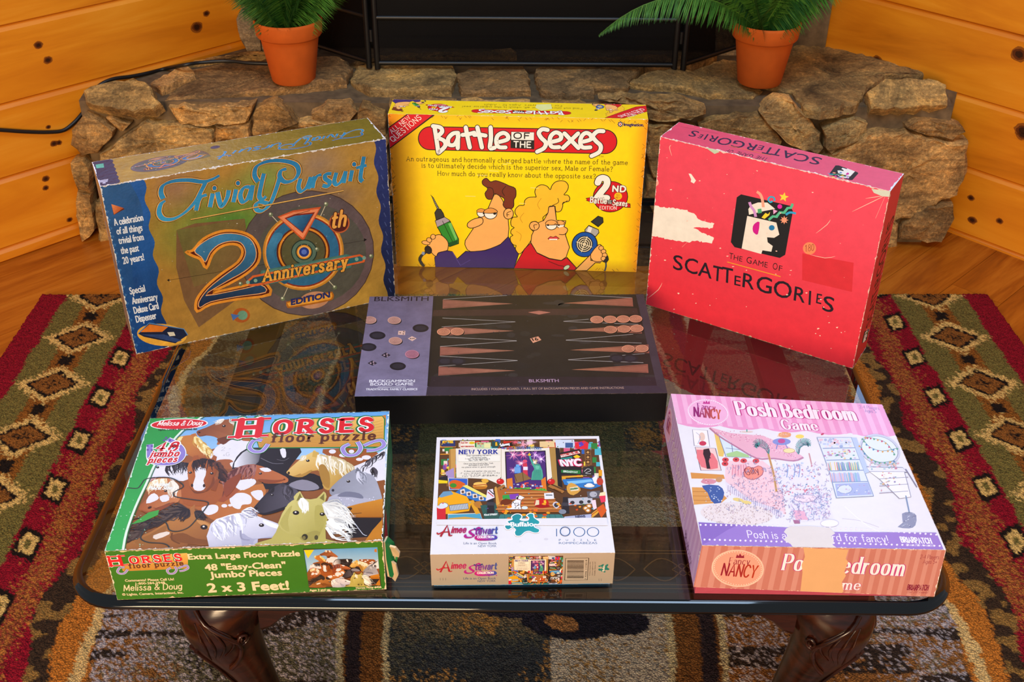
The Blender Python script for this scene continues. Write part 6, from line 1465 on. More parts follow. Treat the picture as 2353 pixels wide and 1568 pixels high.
# torn flap of board hanging off the near right corner
mb = MB()
fl_ = lambda pts, c: mb.face([Vector(p) for p in pts], col(c), 0)
def sheet(pts, c1, c2, th=.0012):
    P3 = [Vector(p) for p in pts]; n = (P3[1] - P3[0]).cross(P3[2] - P3[0]).normalized() * th
    mb.face([p + n for p in P3], col(c1)); mb.face([p - n for p in P3][::-1], col(c2))
    for i in range(len(P3)): j = (i + 1) % len(P3); mb.face([P3[i] - n, P3[j] - n, P3[j] + n, P3[i] + n], col('#d8c09a'))
sheet([(w + .001, .004, .070), (w + .004, .012, .071), (w + .010, .016, .058), (w + .013, .012, .040), (w + .010, .010, .022), (w + .006, .006, .014), (w + .003, .004, .018), (w + .001, .003, .045)], '#d8bc94', '#1c7a3c')
sheet([(w + .004, .010, .060), (w + .013, .006, .060), (w + .017, .008, .050), (w + .016, .010, .042), (w + .008, .011, .044)], '#e0c8a0', '#c8b08a')
sheet([(w + .006, .008, .040), (w + .012, .007, .034), (w + .014, .009, .016), (w + .010, .009, .006), (w + .007, .008, .012)], '#e4cca4', '#c8b08a')
tf = mb.build('torn_flap', M['satin_card'], t); tf['label'] = 'torn bare cardboard flap'

# ================================================================== white 1000 piece city puzzle, lying flat at the front centre
def city(a):
    """a busy desk-top collage: open book, city views, taxi, dog on the steps, pretzels"""
    rg = random.Random(31)
    a.poly('205,135 1615,112 1702,835 170,855', '#5a3a24')
    pal = ['#c83020', '#e8a020', '#2a62b0', '#28803c', '#e4d8c0', '#30304a', '#d85a80', '#4ab0c0', '#f0d040', '#7a4a9a', '#8a5a34']
    for i in range(60): x, y = rg.uniform(200, 1640), rg.uniform(120, 205); a.rect(x, y, x + rg.uniform(20, 80), y + rg.uniform(20, 70), rg.choice(pal))
    for x0 in (214, 1250):
        for i in range(34): x, y = rg.uniform(x0 - 10, x0 + (120 if x0 < 500 else 400)), rg.uniform(200, 520); a.rect(x, y, x + rg.uniform(15, 60), y + rg.uniform(15, 60), rg.choice(pal))
    for y in (195, 260, 430): a.stroke([(205, y), (345, y - 4)], 12, '#d88c28')
    a.poly('214,140 340,136 340,190 214,190', '#283468'); a.pen('NEW YORK', (228, 160), (322, 158), 22, '#f0c030', w=.2)
    a.poly('384,140 516,138 516,204 384,206', '#efe6d2'); a.text('NEW YORK BOSTON', (392, 196), (508, 194), 13, '#c02020', bold=.1); a.ell(490, 156, 26, 12, '#e0c020'); a.pen('Red fare', (394, 164), (456, 160), 18, '#c02020', w=.12)
    a.poly('530,150 660,150 660,206 530,206', '#b8d0a0'); a.pen('New York', (542, 170), (596, 168), 16, '#c03030', w=.12); a.rect(600, 160, 655, 200, '#e8e0a0')
    a.poly('670,140 730,140 735,200 670,200', '#1a4a4c'); a.poly('700,150 715,148 720,180 700,182', '#f0b020'); a.poly('735,170 850,148 858,180 740,202', '#181818'); a.text('Subway', (748, 188), (832, 172), 24, '#f4f4f4', bold=.12)
    a.poly('1098,140 1230,136 1236,190 1100,190', '#e8c890'); a.poly('1240,124 1410,122 1420,200 1245,195', '#cfd8e8'); a.poly('1330,150 1400,150 1400,195 1330,195', '#3a5a90'); a.poly('1420,150 1500,130 1540,150 1535,205 1440,210 1412,190', '#e02838', 1); a.poly('1450,150 1480,140 1500,170 1460,190', '#5a3ab0', 1)
    # fireworks over the book's spine
    for cx, cy, r_, c in ((950, 165, 100, '#f0a0b0'), (1010, 150, 80, '#f4c8d8'), (880, 150, 50, '#e06070')):
        for k in range(26): an = rg.uniform(0, 6.28); a.stroke([(cx, cy), (cx + r_ * math.cos(an) * rg.uniform(.5, 1), cy + r_ * .6 * math.sin(an) * rg.uniform(.5, 1))], 5, c, taper=lambda t_: 1.1 - t_, up=(k % 5 == 0))
    a.up()
    # open book
    a.poly('285,214 340,206 335,470 280,470', '#a8783c'); a.poly('298,212 345,208 340,470 300,470', '#c89850')
    a.poly('1180,196 1250,192 1300,560 1200,520', '#b08848'); a.poly('1240,196 1278,200 1302,560 1260,540', '#1c1c24')
    a.poly('345,208 750,206 800,215 1185,196 1210,480 1100,520 800,560 620,480 348,470', '#ece4d4'); a.stroke('752,208 750,470', 4, '#b8a888')
    a.pen('NEW YORK', (376, 256), (726, 252), 34, '#2c3c98', w=.24, serif=.18)
    a.poly('366,266 744,264 742,322 366,326', '#f4eee0', 0, '#b0a890', 2)
    for i, (x0, x1, y) in enumerate(((440, 660, 278), (475, 622, 293), (430, 652, 306), (462, 636, 320), (416, 680, 350), (460, 640, 364), (398, 700, 382), (420, 700, 418), (384, 740, 436), (420, 690, 450), (400, 720, 464))): a.pen(['Start spreading the news', 'I am leaving today', 'I want to be a part of it', 'New York, New York', 'Once you have lived in New York', 'and made it your home', 'no place else is good enough', 'It does not matter who you are', 'if you dream of the city', 'it is the place', 'for your dreams'][i], (x0, y), (x1, y - 4 + rg.uniform(-6, 4)), 12, '#2c2c34', w=.13)
    a.pen('STATEN ISLAND FERRY', (826, 222), (1118, 218), 22, '#2a68a8', w=.16, serif=.1, arc=-.5)
    # the picture on the right-hand page
    a.poly('786,234 1152,222 1166,520 1150,600 800,600 792,470', '#181420'); a.poly('796,242 1144,230 1158,520 1140,596 806,596 802,470', '#4a2a74')
    for cx, cy, r_, c in ((860, 262, 80, '#e050a0'), (950, 256, 70, '#f04890'), (1060, 262, 70, '#c060d0'), (930, 340, 70, '#f060a0'), (1110, 300, 60, '#d080e0'), (1050, 330, 50, '#f0d060'), (860, 400, 50, '#a0409a')):
        for k in range(30): an = rg.uniform(0, 6.28); l_ = rg.uniform(.5, 1); a.stroke([(cx, cy), (cx + r_ * math.cos(an) * l_, cy + r_ * .8 * math.sin(an) * l_)], 5, mix(c, '#ffffff', rg.uniform(0, .4)), taper=lambda t_: 1.1 - t_, up=(k % 6 == 0))
        a.ell(cx, cy, 12, 10, '#fff0f4')
    a.poly('872,370 926,362 930,430 870,430', '#3a7ac8'); a.rect(884, 350, 914, 372, '#6aa8e0'); a.poly('948,340 984,336 992,470 944,470', '#d03850'); a.rect(950, 370, 990, 400, '#e8e0f0'); a.ell(966, 320, 20, 14, '#e05070'); a.rect(948, 440, 992, 470, '#c02030')
    for k in range(9): a.rect(872 + 6 * k, 375, 875 + 6 * k, 425, '#8ac0f0', up=False)
    a.up(); a.poly('868,440 944,420 1024,478 880,520', '#8a6840'); a.stroke('868,440 890,500', 5, '#5a4020'); a.stroke('944,420 950,500', 5, '#5a4020')
    # green statue with raised torch
    a.poly('1020,490 1030,420 1050,392 1030,350 1008,300 1002,272 1014,268 1024,300 1050,350 1070,356 1100,350 1120,400 1128,450 1120,490', '#4aa890', 1); a.poly('1060,364 1076,348 1092,356 1094,384 1076,394 1062,384', '#6ac0a4', 2); a.poly('1056,356 1066,340 1076,350 1086,336 1092,352 1104,344 1096,362', '#3a9080'); a.ell(1006, 262, 14, 10, '#e8b828'); a.poly('1000,256 1006,240 1014,258', '#f0d040')
    for k in range(7): a.stroke([(1050 + 9 * k, 400), (1034 + 13 * k, 488)], 4, '#2c8470', up=False)
    a.up(); a.poly('800,480 850,470 860,600 802,600', '#e08030', 1); a.poly('1110,490 1150,460 1160,590 1118,596', '#e07828', 1)
    for i in range(26): x, y = rg.uniform(820, 1130), rg.uniform(510, 560); a.rect(x, y, x + rg.uniform(8, 30), y + rg.uniform(8, 26), rg.choice(['#e85040', '#6a8ac0', '#d8d8e0', '#a84830', '#c0c8d8']))
    for i in range(24): a.ell(rg.uniform(815, 1150), rg.uniform(562, 592), rg.uniform(8, 20), rg.uniform(6, 12), rg.choice(['#3a9a30', '#2c7a28', '#60b040']))
    # signs at the right
    a.poly('1282,240 1460,205 1480,440 1290,440', '#1c2028'); a.poly('1285,258 1450,222 1466,244 1290,284', '#f0ece4', 0, '#c02020', 3); a.pen('TO CONEY ISLAND', (1294, 274), (1452, 242), 17, '#c02424', w=.2); a.poly('1290,290 1390,274 1392,290 1292,306', '#1c8a80'); a.poly('1400,275 1434,258 1468,276 1432,298', '#f0c820'); a.text('NYC', (1296, 364), (1470, 356), 62, '#f4e8f0', bold=.16, line='#d02058', lw=.08)
    a.poly('1290,395 1465,398 1466,432 1292,420', '#207a3c'); a.pen('BROADWAY', (1312, 416), (1440, 424), 15, '#e8f0e8', w=.18); a.poly('1500,206 1560,206 1570,350 1510,360', '#7a5434'); 
    for k in range(3): a.poly([(1512, 220 + 44 * k), (1556, 216 + 44 * k), (1552, 250 + 44 * k), (1520, 254 + 44 * k)], '#4a2c18'); a.ell(1534, 236 + 44 * k, 12, 10, '#c89858')
    a.poly('1490,370 1585,358 1590,440 1476,446', '#2a2c30'); a.stroke('1500,410 1530,385 1560,400 1510,425 1560,430', 4, '#d8d8d8', 3); a.stroke('1296,462 1488,450', 18, '#e8a830'); a.poly('1300,482 1600,466 1650,540 1560,570 1320,530', '#2a78c0'); a.poly('1340,500 1560,480 1580,500 1360,530', '#80c0e8', 1); a.poly('1570,470 1610,440 1630,520 1590,520', '#f0f0f0', 1); a.ell(1545, 540, 50, 16, '#e8e4dc', line='#404048', lw=4); a.ell(1545, 530, 30, 14, '#f4f0e8'); a.ell(1640, 500, 30, 34, '#c04030')
    a.poly('1340,545 1380,512 1440,540 1466,580 1400,625 1350,600', '#d8a048', 2); a.poly('1366,556 1440,544 1450,580 1376,588', '#f0e0c0'); a.text('STATEN', (1376, 578), (1440, 568), 14, '#2a7a50', bold=.2)
    # desk things, left
    a.poly('250,420 325,380 330,470 270,480', '#a890c0'); a.poly('195,470 270,450 272,520 190,522', '#20242c'); a.poly('188,490 270,498 268,520 188,522', '#f0d020'); a.poly('276,475 450,478 446,570 286,580', '#3060c0', 0, '#f0ece4', 4); a.poly('286,510 340,490 420,520 440,560 300,570', '#d86020', 2); a.ell(320, 540, 30, 20, '#3a8a30')
    a.ell(560, 545, 66, 24, '#d89030'); a.ell(560, 528, 60, 20, '#f0c060'); a.stroke('500,540 620,530', 8, '#a83020'); a.poly('570,490 610,478 640,500 600,520', '#e8b040', 2); a.ell(560, 560, 60, 14, '#b87020')
    a.poly('330,610 430,530 640,640 620,680 520,680', '#2a70b8'); a.poly('400,545 440,535 640,640 610,650', '#f0e070')
    for k in range(4): a.poly([(380 + 55 * k, 580 + 18 * k), (420 + 55 * k, 570 + 22 * k), (430 + 55 * k, 610 + 20 * k), (385 + 55 * k, 618 + 18 * k)], '#e8d8c8'); a.ell(405 + 55 * k, 598 + 19 * k, 12, 12, '#6a4a3a')
    a.poly('180,660 230,600 300,590 440,640 480,700 460,770 330,790 240,800 180,730', '#f0a818', 1); a.poly('190,640 230,596 300,590 320,620 210,650', '#6a98b8'); a.poly('280,720 450,700 456,750 290,770', '#c0c8d0', 0, '#50545c', 4)
    for k in range(12): a.stroke([(285 + 14 * k, 722 - 2 * k), (295 + 14 * k, 766 - 2 * k)], 3, '#5a6068', up=False)
    a.up(); a.ell(232, 720, 40, 24, '#dce8f4', line='#6a7078', lw=4); a.poly('170,730 250,740 250,850 172,852', '#d02434', 1); a.ell(210, 735, 40, 16, '#dcdce4'); a.poly('270,800 560,790 580,850 270,855', '#48a0c0', 0, '#e8e0d0', 5); a.poly('280,835 420,822 560,838 570,850 280,852', '#d0a048')
    a.poly('460,680 500,670 560,790 520,800', '#e0a028', 1); a.poly('500,700 560,680 580,740 530,740', '#b87830', 2); a.poly('560,720 700,700 740,850 600,850', '#2a5a54'); a.text('42nd STREET', (594, 812), (716, 806), 15, '#f0f4f0', bold=.1)
    # lamp posts, steps, dog, helmet
    for x in (655, 1330): a.poly([(x - 24, 640), (x + 24, 640), (x + 34, 790), (x - 36, 790)], '#24242c', 1); a.poly([(x - 34, 690), (x + 34, 690), (x + 38, 720), (x - 40, 720)], '#3c3c46')
    a.poly('625,580 675,570 690,650 610,680', '#e4dce4'); a.stroke('630,600 680,640', 8, '#c02838'); a.stroke('640,580 684,620', 8, '#242430')
    a.poly('700,560 1170,590 1290,740 1280,780 720,780 700,700', '#b0642c'); 
    for k in range(6): a.stroke([(790 - 18 * k, 605 + 30 * k), (1200 + 18 * k, 600 + 30 * k)], 11, '#d89050'); a.stroke([(790 - 18 * k, 613 + 30 * k), (1200 + 18 * k, 608 + 30 * k)], 5, '#5a2c10')
    a.stroke('690,590 780,540', 26, '#a87038'); a.stroke('1180,540 1310,600', 30, '#a87038'); a.stroke('740,580 790,560', 8, '#5a3814'); a.stroke('1220,570 1290,600', 8, '#5a3814')
    for x in (742, 1200): a.ell(x, 505, 34, 26, '#cc1c24'); a.ell(x - 10, 496, 9, 7, '#f08080'); a.stroke([(x, 484), (x + 6, 468)], 5, '#3a5a20')
    a.poly('690,560 706,550 736,712 706,722', '#d8a048', 1); a.poly('760,630 830,622 840,670 764,672', '#30a048'); a.poly('820,622 905,614 912,660 830,668', '#8040b0', 1); a.poly('740,690 790,660 850,680 820,710 760,720', '#703018', 2)
    a.poly('780,752 830,742 850,690 880,670 884,640 920,630 960,650 940,664 926,680 920,720 930,756 880,756 812,758', '#f0eef0', 1, '#606068', 3); a.stroke('884,664 930,672', 7, '#b02030'); a.ell(904, 640, 6, 5, '#202024'); a.ell(895, 655, 9, 12, '#26262c', rot=20)
    for k in range(12): a.ell(rg.uniform(845, 910), rg.uniform(690, 748), 5, 4, '#303038', up=False)
    a.up(); a.ell(1112, 700, 66, 44, '#c81c20'); a.poly('1052,720 1062,672 1090,672 1090,726', '#e8d8b0', 1); a.ell(1120, 726, 70, 14, '#a01418'); a.poly('1130,676 1150,670 1156,700 1136,702', '#f0c030'); a.poly('1135,610 1220,604 1226,660 1140,664', '#e8e8ec'); a.rect(1150, 622, 1210, 632, '#606870'); a.poly('1210,710 1244,684 1280,716 1244,748', '#d0d0d8', 2); a.ell(1244, 716, 20, 20, '#303848'); a.ell(960, 742, 28, 14, '#d8e8f4')
    # right desk things
    a.poly('1350,650 1570,636 1576,700 1356,716', '#c0c0c8', 0, '#505058', 4); a.ell(1390, 690, 20, 16, '#303038'); a.ell(1470, 686, 20, 16, '#303038'); a.ell(1540, 680, 16, 14, '#303038'); a.poly('1520,590 1640,580 1646,650 1530,650', '#5a5a62'); a.ell(1580, 615, 34, 26, '#b0b0b8'); a.poly('1630,620 1690,610 1690,680 1650,690', '#e83858'); a.poly('1640,600 1690,590 1690,625 1632,630', '#f0e0b0', 1)
    for x, y in ((1510, 740), (1540, 720), (1530, 760)): a.ell(x, y, 26, 20, '#c07828'); a.ell(x, y, 15, 11, '#f0e4d0'); 
    a.poly('1540,812 1620,744 1646,756 1570,826', '#e0a040', 2); a.stroke('1556,810 1630,756', 10, '#b83018'); a.stroke('1560,812 1634,758', 4, '#f0d020'); a.poly('1610,740 1670,700 1700,760 1650,830', '#d85c20', 1); a.poly('1560,670 1600,664 1610,740 1580,756', '#f0d8e0', 1); a.ell(1300, 776, 34, 22, '#808898'); a.poly('1320,820 1560,796 1560,834 1300,846', '#b0b8d8', 1); a.text('NEWS', (1420, 832), (1506, 826), 20, '#4a5070', bold=.2)
    for i in range(26): x, y = rg.uniform(720, 1480), rg.uniform(690, 850); k = rg.uniform(10, 24); a.poly([(x + k * math.cos(t_) * rg.uniform(.6, 1.2), y + .6 * k * math.sin(t_) * rg.uniform(.6, 1.2)) for t_ in (0, .9, 2, 3.1, 4.2, 5.3)], rg.choice(['#e86818', '#d84818', '#f0a020']))
    for i in range(70): x, y = rg.uniform(190, 1680), rg.choice([rg.uniform(125, 200), rg.uniform(560, 840)]); a.ell(x, y, rg.uniform(3, 9), rg.uniform(2, 6), rg.choice(pal), n=7)
    a.poly('740,800 1290,800 1330,850 720,856', '#3a7a78'); 
    for i in range(12): a.stroke([(730 + 50 * i, 800), (725 + 52 * i, 854)], 3, '#255a5c', up=False)
    for i in range(9): x, y = rg.uniform(740, 1300), rg.uniform(800, 840); a.ell(x, y, 22, 10, rg.choice(['#e86818', '#d84818', '#f0a020']), n=7)
def stewart(a):
    G = ('#b01c3c', '#2a4a98')
    a.pen('A', (206, 996), (296, 990), 90, '#a81c34', w=.17, slant=.2, nib=(R(20), .4)); a.stroke('170,968 182,980 212,968 240,950', 12, '#b82838', 3); a.stroke('286,996 300,994 306,988', 9, '#a81c34')
    a.pen('imee', (300, 968), (430, 964), 56, ('#b01c48', '#b01c70'), w=.16, slant=.2)
    a.stroke('560,930 540,922 520,934 480,944 464,960 480,978 500,992 480,1008 440,1010 422,998 430,984', 20, '#b01888', 4, nib=(R(30), .4)); a.stroke('500,932 545,940 582,926', 14, '#2a3a80', 3)
    a.pen('tewart', (514, 982), (714, 972), 60, ('#8a2090', '#2458a0'), w=.17, slant=.15)
    a.poly('505,1012 530,992 600,996 660,988 700,994 714,1014 690,1030 640,1036 560,1038 520,1030', ('#c01c80', '#2a4ab0', (560, 1010), (700, 1010)), 2)
    for i in range(12): a.ell(a.rng.uniform(505, 715), a.rng.uniform(988, 1040), 7, 4, '#b02a90', up=False)
    a.up(); a.text('COLLECTION', (532, 1018), (682, 1016), 20, '#f4f0f4', bold=.12)
    a.text('Life is an Open Book™'.replace('™', ''), (408, 1068), (706, 1068), 20, '#2c4a7c', bold=.01); a.text('NEW YORK', (538, 1094), (704, 1092), 19, '#2c4a7c')
PZ = '806,866 850,850 846,824 880,802 916,804 930,826 912,850 950,862 992,856 1000,830 982,812 1006,796 1034,800 1040,830 1066,850 1090,868 1080,888 1046,886 1040,912 1060,926 1088,940 1078,962 1040,964 1000,950 960,958 930,984 910,994 880,990 870,962 880,940 850,916 816,936 790,928 784,904 822,902 830,888'
t = thing('puzzle_box', 'small white jigsaw box with a city collage at the front centre', 'puzzle box', (-.0877, .8884, TOPZ), R(1.46), 'games on the coffee table')
w, d, h = .2028, .2055, .0509
mb = MB(); q8 = cub(w, d, h, .0035); f = shell(mb, q8, dict(front='#c0b2a0', top='#eceaec', left='#2a7ab8', right='#2a7ab8', back='#2a98a0'))
a = Art(mb, f['top'], [(108, 1160), (1772, 1140), (1635, 88), (175, 107)], seed=15)
a.fill(lambda u, v: mix('#e8e6ea', '#e4e2e8', v), 4, 4)
city(a)
a.poly('170,850 1698,828 1710,900 168,900', '#e6e4e8'); a.poly('168,858 700,862 1200,866 1700,834 1706,870 164,880', '#e6e4e8')
a.poly(PZ, '#f0eef0', 3); a.stroke(PZ, 16, '#f4f2f4', 3, closed=True); a.poly(PZ, ('#1a8a96', '#20a0a8', (800, 820), (1060, 980)), 3); a.text('Buffalo', (834, 912), (1038, 908), 40, '#f4f4f4', bold=.09)
stewart(a)
BL = '#1f5a94'
a.stroke('1246,926 1246,994', 6, BL)
for x, rx in ((1322, 44), (1450, 50), (1574, 52)): a.stroke([(x + rx * math.cos(t_), 954 + 40 * math.sin(t_)) for t_ in [i * math.pi / 16 for i in range(32)]], 6, BL, closed=True)
[a.text(c_, (1266 + 64 * i_, 1036), (1284 + 64 * i_, 1036), 18, BL) for i_, c_ in enumerate('PUZZLE')]; a.text('ROMPECABEZAS', (1266, 1064), (1612, 1062), 18, BL)
a.wear((108, 1160), (1772, 1140), 60, 3, '#ffffff', .4); a.ell(917, 1042, 9, 7, '#d0ccd0'); a.ell(917, 1042, 6, 5, '#e8e6ea'); a.ell(1150, 1020, 20, 10, '#d8d4dc')
a = Art(mb, f['front'], [(125, 1462), (1755, 1435), (1772, 1140), (108, 1160)], seed=16)
a.fill(lambda u, v: mix('#aa9d8c', '#b2a494', v), 4, 2)  # white board darkened and warmed here: the front's shade is in the colour
q = a.sub([(168, 1440), (722, 1428), (722, 1230), (166, 1230)], [(168, 1100), (716, 1096), (716, 905), (168, 905)], clip=False); stewart(q); a.L = q.L + 1
q = a.sub([(826, 1444), (1306, 1440), (1312, 1172), (824, 1176)], [(175, 850), (1697, 830), (1612, 117), (212, 140)]); city(q); a.L = q.L + 1
a.poly('1335,1194 1540,1192 1530,1402 1330,1406', '#b8ab9a', 0, '#241c18', 4); a.poly('1348,1208 1500,1206 1494,1392 1344,1394', '#b8ab9a')
y = 1214
while y < 1388:
    k = a.rng.choice([2, 3, 5, 7]); a.poly([(1350, y), (1498, y), (1497, y + k), (1349, y + k)], '#1c1614', up=False); y += k + a.rng.choice([2, 3, 4, 5])
a.up(); a.text('7 9346 11742 8', (1522, 1398), (1526, 1210), 14, '#1c1614', bold=.03)
for i, s_ in enumerate(('© Aimee Stewart, MGL', 'www.mgllart.com', '© Buffalo Games, LLC')): a.text(s_, (1556 + 22 * i, 1360), (1558 + 22 * i, 1226), 10, '#3a302c', bold=.03)
q = a.sub([(1720, 1330), (1730, 1250), (1630, 1250), (1620, 1330)], [(784, 994), (1090, 994), (1090, 796), (784, 796)], clip=False); q.poly(PZ, '#1a7a70', 3); q.text('Buffalo', (834, 912), (1038, 908), 40, '#e8dece', bold=.09); a.L = q.L + 1
for x in (200, 225, 250, 1630, 1650): a.poly([(x, 1390), (x + 6, 1388), (x + 8, 1412), (x + 2, 1414)], '#8a8078')
a.wear((108, 1160), (1772, 1140), 60, 4, '#f4eee4', .5); a.wear((125, 1462), (1755, 1435), 50, 3, '#c8b8a0', .3)
mb.build('lid', M['coat_card'], t); tray_box(t, w, d, h, 2, '#1c78b8')['label'] = 'blue tray showing at the sides'

# ================================================================== pink striped bedroom game, lying flat at the front right
PK, LV = '#e4a0cc', '#9a78cc'
def fn_logo(a, cx, cy, k=1.0):
    a.ell(cx, cy, 146 * k, 90 * k, '#f4dcec', rot=8); a.ell(cx, cy, 136 * k, 82 * k, '#eeb4d8', rot=8)
    for i in range(52): t_ = 2 * math.pi * i / 52; a.ell(cx + 140 * k * math.cos(t_) * .97, cy + 86 * k * math.sin(t_) + 18 * k * math.cos(t_), 2.6 * k, 2.4 * k, '#d478b4', n=6, up=False)
    a.up(); a.poly([(cx + x * k, cy + y * k) for x, y in ((-36, -60), (-26, -78), (-16, -66), (-10, -84), (0, -66), (12, -80), (16, -58))], '#c02c8c'); 
    a.pen('Fancy', (cx - 70 * k, cy - 24 * k), (cx + 58 * k, cy - 12 * k), 40 * k, ('#8a2480', '#a82c5c'), w=.10, serif=.1, nib=(0, .45)); a.pen('NANCY', (cx - 98 * k, cy + 26 * k), (cx + 92 * k, cy + 48 * k), 62 * k, ('#8c2070', '#d0602c'), w=.12)
def posh(a, y0, y1, y2, p):
    (xa, ya), (xb, yb), (xc, yc), (xd, yd) = p
    a.pen('Posh Bedroom', (xa, ya), (xb, yb), y0, '#f8e8ee', w=.165, serif=.10, nib=(0, .34), line='#b82480', lw=.045); 
    a.pen('Game', (xc, yc), (xd, yd), y1, '#f8e8ee', w=.165, serif=.10, nib=(0, .34), line='#b82480', lw=.045)
def brier(a, p0, p1, h, c): a.pen('BRIARPATCH', p0, p1, h, c, w=.15, jitter=.05)
t = thing('game_box', 'pink and white striped bedroom game box with torn front at the front right', 'game box', (.203, .880, TOPZ), 0, 'games on the coffee table')
bq = [(0.0, .0, .013), (.2665, -.005, .006), (.2690, .270, .008), (-.002, .288, .013)]; tq = [(.005, .008, .068), (.2687, .0041, .068), (.2709, .2669, .068), (.0031, .2866, .068)]
mb = MB(); f = shell(mb, bq + tq, dict(front='#d88878', top='#eee8ee', left='#c8a0dc', right='#d890b8', back='#d890b8'))
a = Art(mb, f['top'], [(365, 1105), (2110, 1170), (1650, 125), (178, 50)], seed=17)
a.fill(lambda u, v: '#e8e6ec', 4, 4)
# pink striped head panel with scalloped edge
L0, L1 = (178, 50), (1650, 125)
hd = [(178, 50), (1650, 125), (1750, 350)] + [(1740 - 10 - 390 * i - 40 * j, 364 - 30 * i + (0 if j == 0 else (-22 if j in (1, 8) else 6)) * 1) for i in range(0) for j in range(9)]
lower = []
for i in range(5):
    x0, x1 = 1745 - 306 * i, 1745 - 306 * (i + 1); ya, yb = 368 - 18 * i, 368 - 18 * (i + 1)
    lower += [(x0 + (x1 - x0) * s_, ya + (yb - ya) * s_ + 22 * math.sin(math.pi * s_) - 22) for s_ in (0, .1, .25, .5, .75, .9)]
lower.append((216, 256))
a.poly([(178, 50), (1650, 125), (1750, 346)] + lower, '#e89cc8')
for i in range(21):
    u0, u1 = i / 21, (i + .5) / 21; T0 = (178 + 1472 * u0, 50 + 75 * u0); T1 = (178 + 1472 * u1, 50 + 75 * u1)
    bot = lambda u: (216 + (1745 - 216) * u, 262 + (366 - 262) * u - 8)
    a.poly([T0, T1, bot(u1), bot(u0)], '#efb6d8', up=False)
a.up()
def fan_noise(box, n, pal, k=(3, 9)):
    for i in range(n): a.ell(a.rng.uniform(box[0], box[2]), a.rng.uniform(box[1], box[3]), a.rng.uniform(*k) * .72, a.rng.uniform(*k) * .5, mix(a.rng.choice(pal), '#e8e6f0', a.rng.uniform(0, .45)), n=7, up=(i % 12 == 0))
    a.up()
PEN_ = '#7a7890'
# room drawing: posters, chest, bed with canopy, desk, shelves, mirror, dresser, rug
a.poly('325,300 432,306 446,420 334,412', '#f4f0f0', 0, '#8a88a0', 3); a.ell(392, 350, 22, 30, '#e8c8b8'); a.ell(396, 396, 26, 16, '#c83858'); a.stroke('350,320 380,350 360,400', 4, '#b0b0c8', 3)
a.poly('340,422 486,432 524,586 376,584', '#f0ccc8', 0, '#5a5870', 3); a.poly('350,440 470,470 500,570 380,560', '#e87880', 2); a.poly('400,438 440,432 452,470 436,520 446,572 420,574 410,510 396,470', '#2a1c28', 1); a.stroke('400,470 450,500', 8, '#2a1c28')
a.poly('300,598 540,616 548,645 306,640', '#d8944c', 1); a.poly('306,700 480,706 560,780 520,810 312,822', '#dc9c54', 1)
for y_ in (730, 760, 790): a.stroke([(312, y_), (520, y_ + 6)], 3, '#a86428')
a.poly('380,690 500,690 540,740 520,800 490,830 440,790 420,740', '#3a5ca0', 2); fan_noise((400, 700, 520, 800), 22, ['#e0e8f4', '#a8c0e0'], (4, 9)); a.ell(430, 662, 56, 18, '#d890a0'); fan_noise((380, 645, 480, 680), 12, ['#c03048', '#e87888'], (5, 10)); a.ell(505, 650, 24, 18, '#c89468')
a.poly('476,300 500,300 560,380 555,440 540,490 508,486', '#e8c468', 1); a.poly('508,330 720,400 740,500 560,490', '#d4e4f0', 0, '#6a78a0', 3); a.stroke('600,360 612,492', 4, '#6a78a0'); a.stroke('560,430 730,450', 4, '#6a78a0'); a.poly('560,470 640,450 720,480 730,496 570,490', '#a8d090', 1)
a.poly('448,284 600,326 830,346 1000,420 1110,496 1040,520 900,500 780,500 640,420 480,310', '#e8b0c4', 1)
for i in range(150):
    t_ = a.rng.random(); s_ = a.rng.random(); x = 480 + 560 * t_; yb_ = 318 + 190 * t_; a.ell(x + 60 * s_, yb_ - (10 + 60 * math.sin(math.pi * t_)) * s_, 4, 3, a.rng.choice(['#c87094', '#f4d8e0', '#d88cac']), n=6, up=False)
a.up(); a.stroke('448,290 520,350 640,424 780,504 900,506 1040,524 1110,500', 12, '#b87898', 3)
a.poly('560,520 820,520 900,580 960,700 980,900 880,880 720,800 570,700 546,640', '#f0ccd4', 1); fan_noise((580, 640, 900, 840), 190, ['#d86880', '#e89cac', '#c85070'], (3, 6)); a.poly('548,660 720,790 960,880 960,920 720,850 560,720', '#e4dce8', 0)
for i in range(26): x = 570 + 15 * i; y_ = 690 + 7.6 * i; a.stroke([(x, y_), (x - 2, y_ + 44)], 3, '#a8a0c0', up=False)
a.up()
for x, y_ in ((556, 512), (632, 512), (686, 520), (774, 522), (552, 540)): a.ell(x, y_, 24, 16, '#d84850'); a.ell(x, y_, 8, 6, '#6a2030')
a.poly('600,552 700,540 730,600 660,640 596,610', '#f0b8c4', 1)
for i in range(6): a.stroke([(612 + 18 * i, 548), (600 + 22 * i, 622)], 3, '#d07088', up=False)
a.up(); a.poly('690,580 722,560 750,574 790,556 822,576 816,620 750,654 690,630', '#f09080', 2, '#a85068', 4); a.pen('Gilly', (706, 622), (800, 606), 46, '#8a2c38', w=.09, slant=.2)
a.stroke('862,470 900,620 916,740', 12, '#d8a860'); a.stroke('862,470 900,620 916,740', 3, '#9a6a38'); a.stroke('1150,470 1170,560', 8, '#c89090')
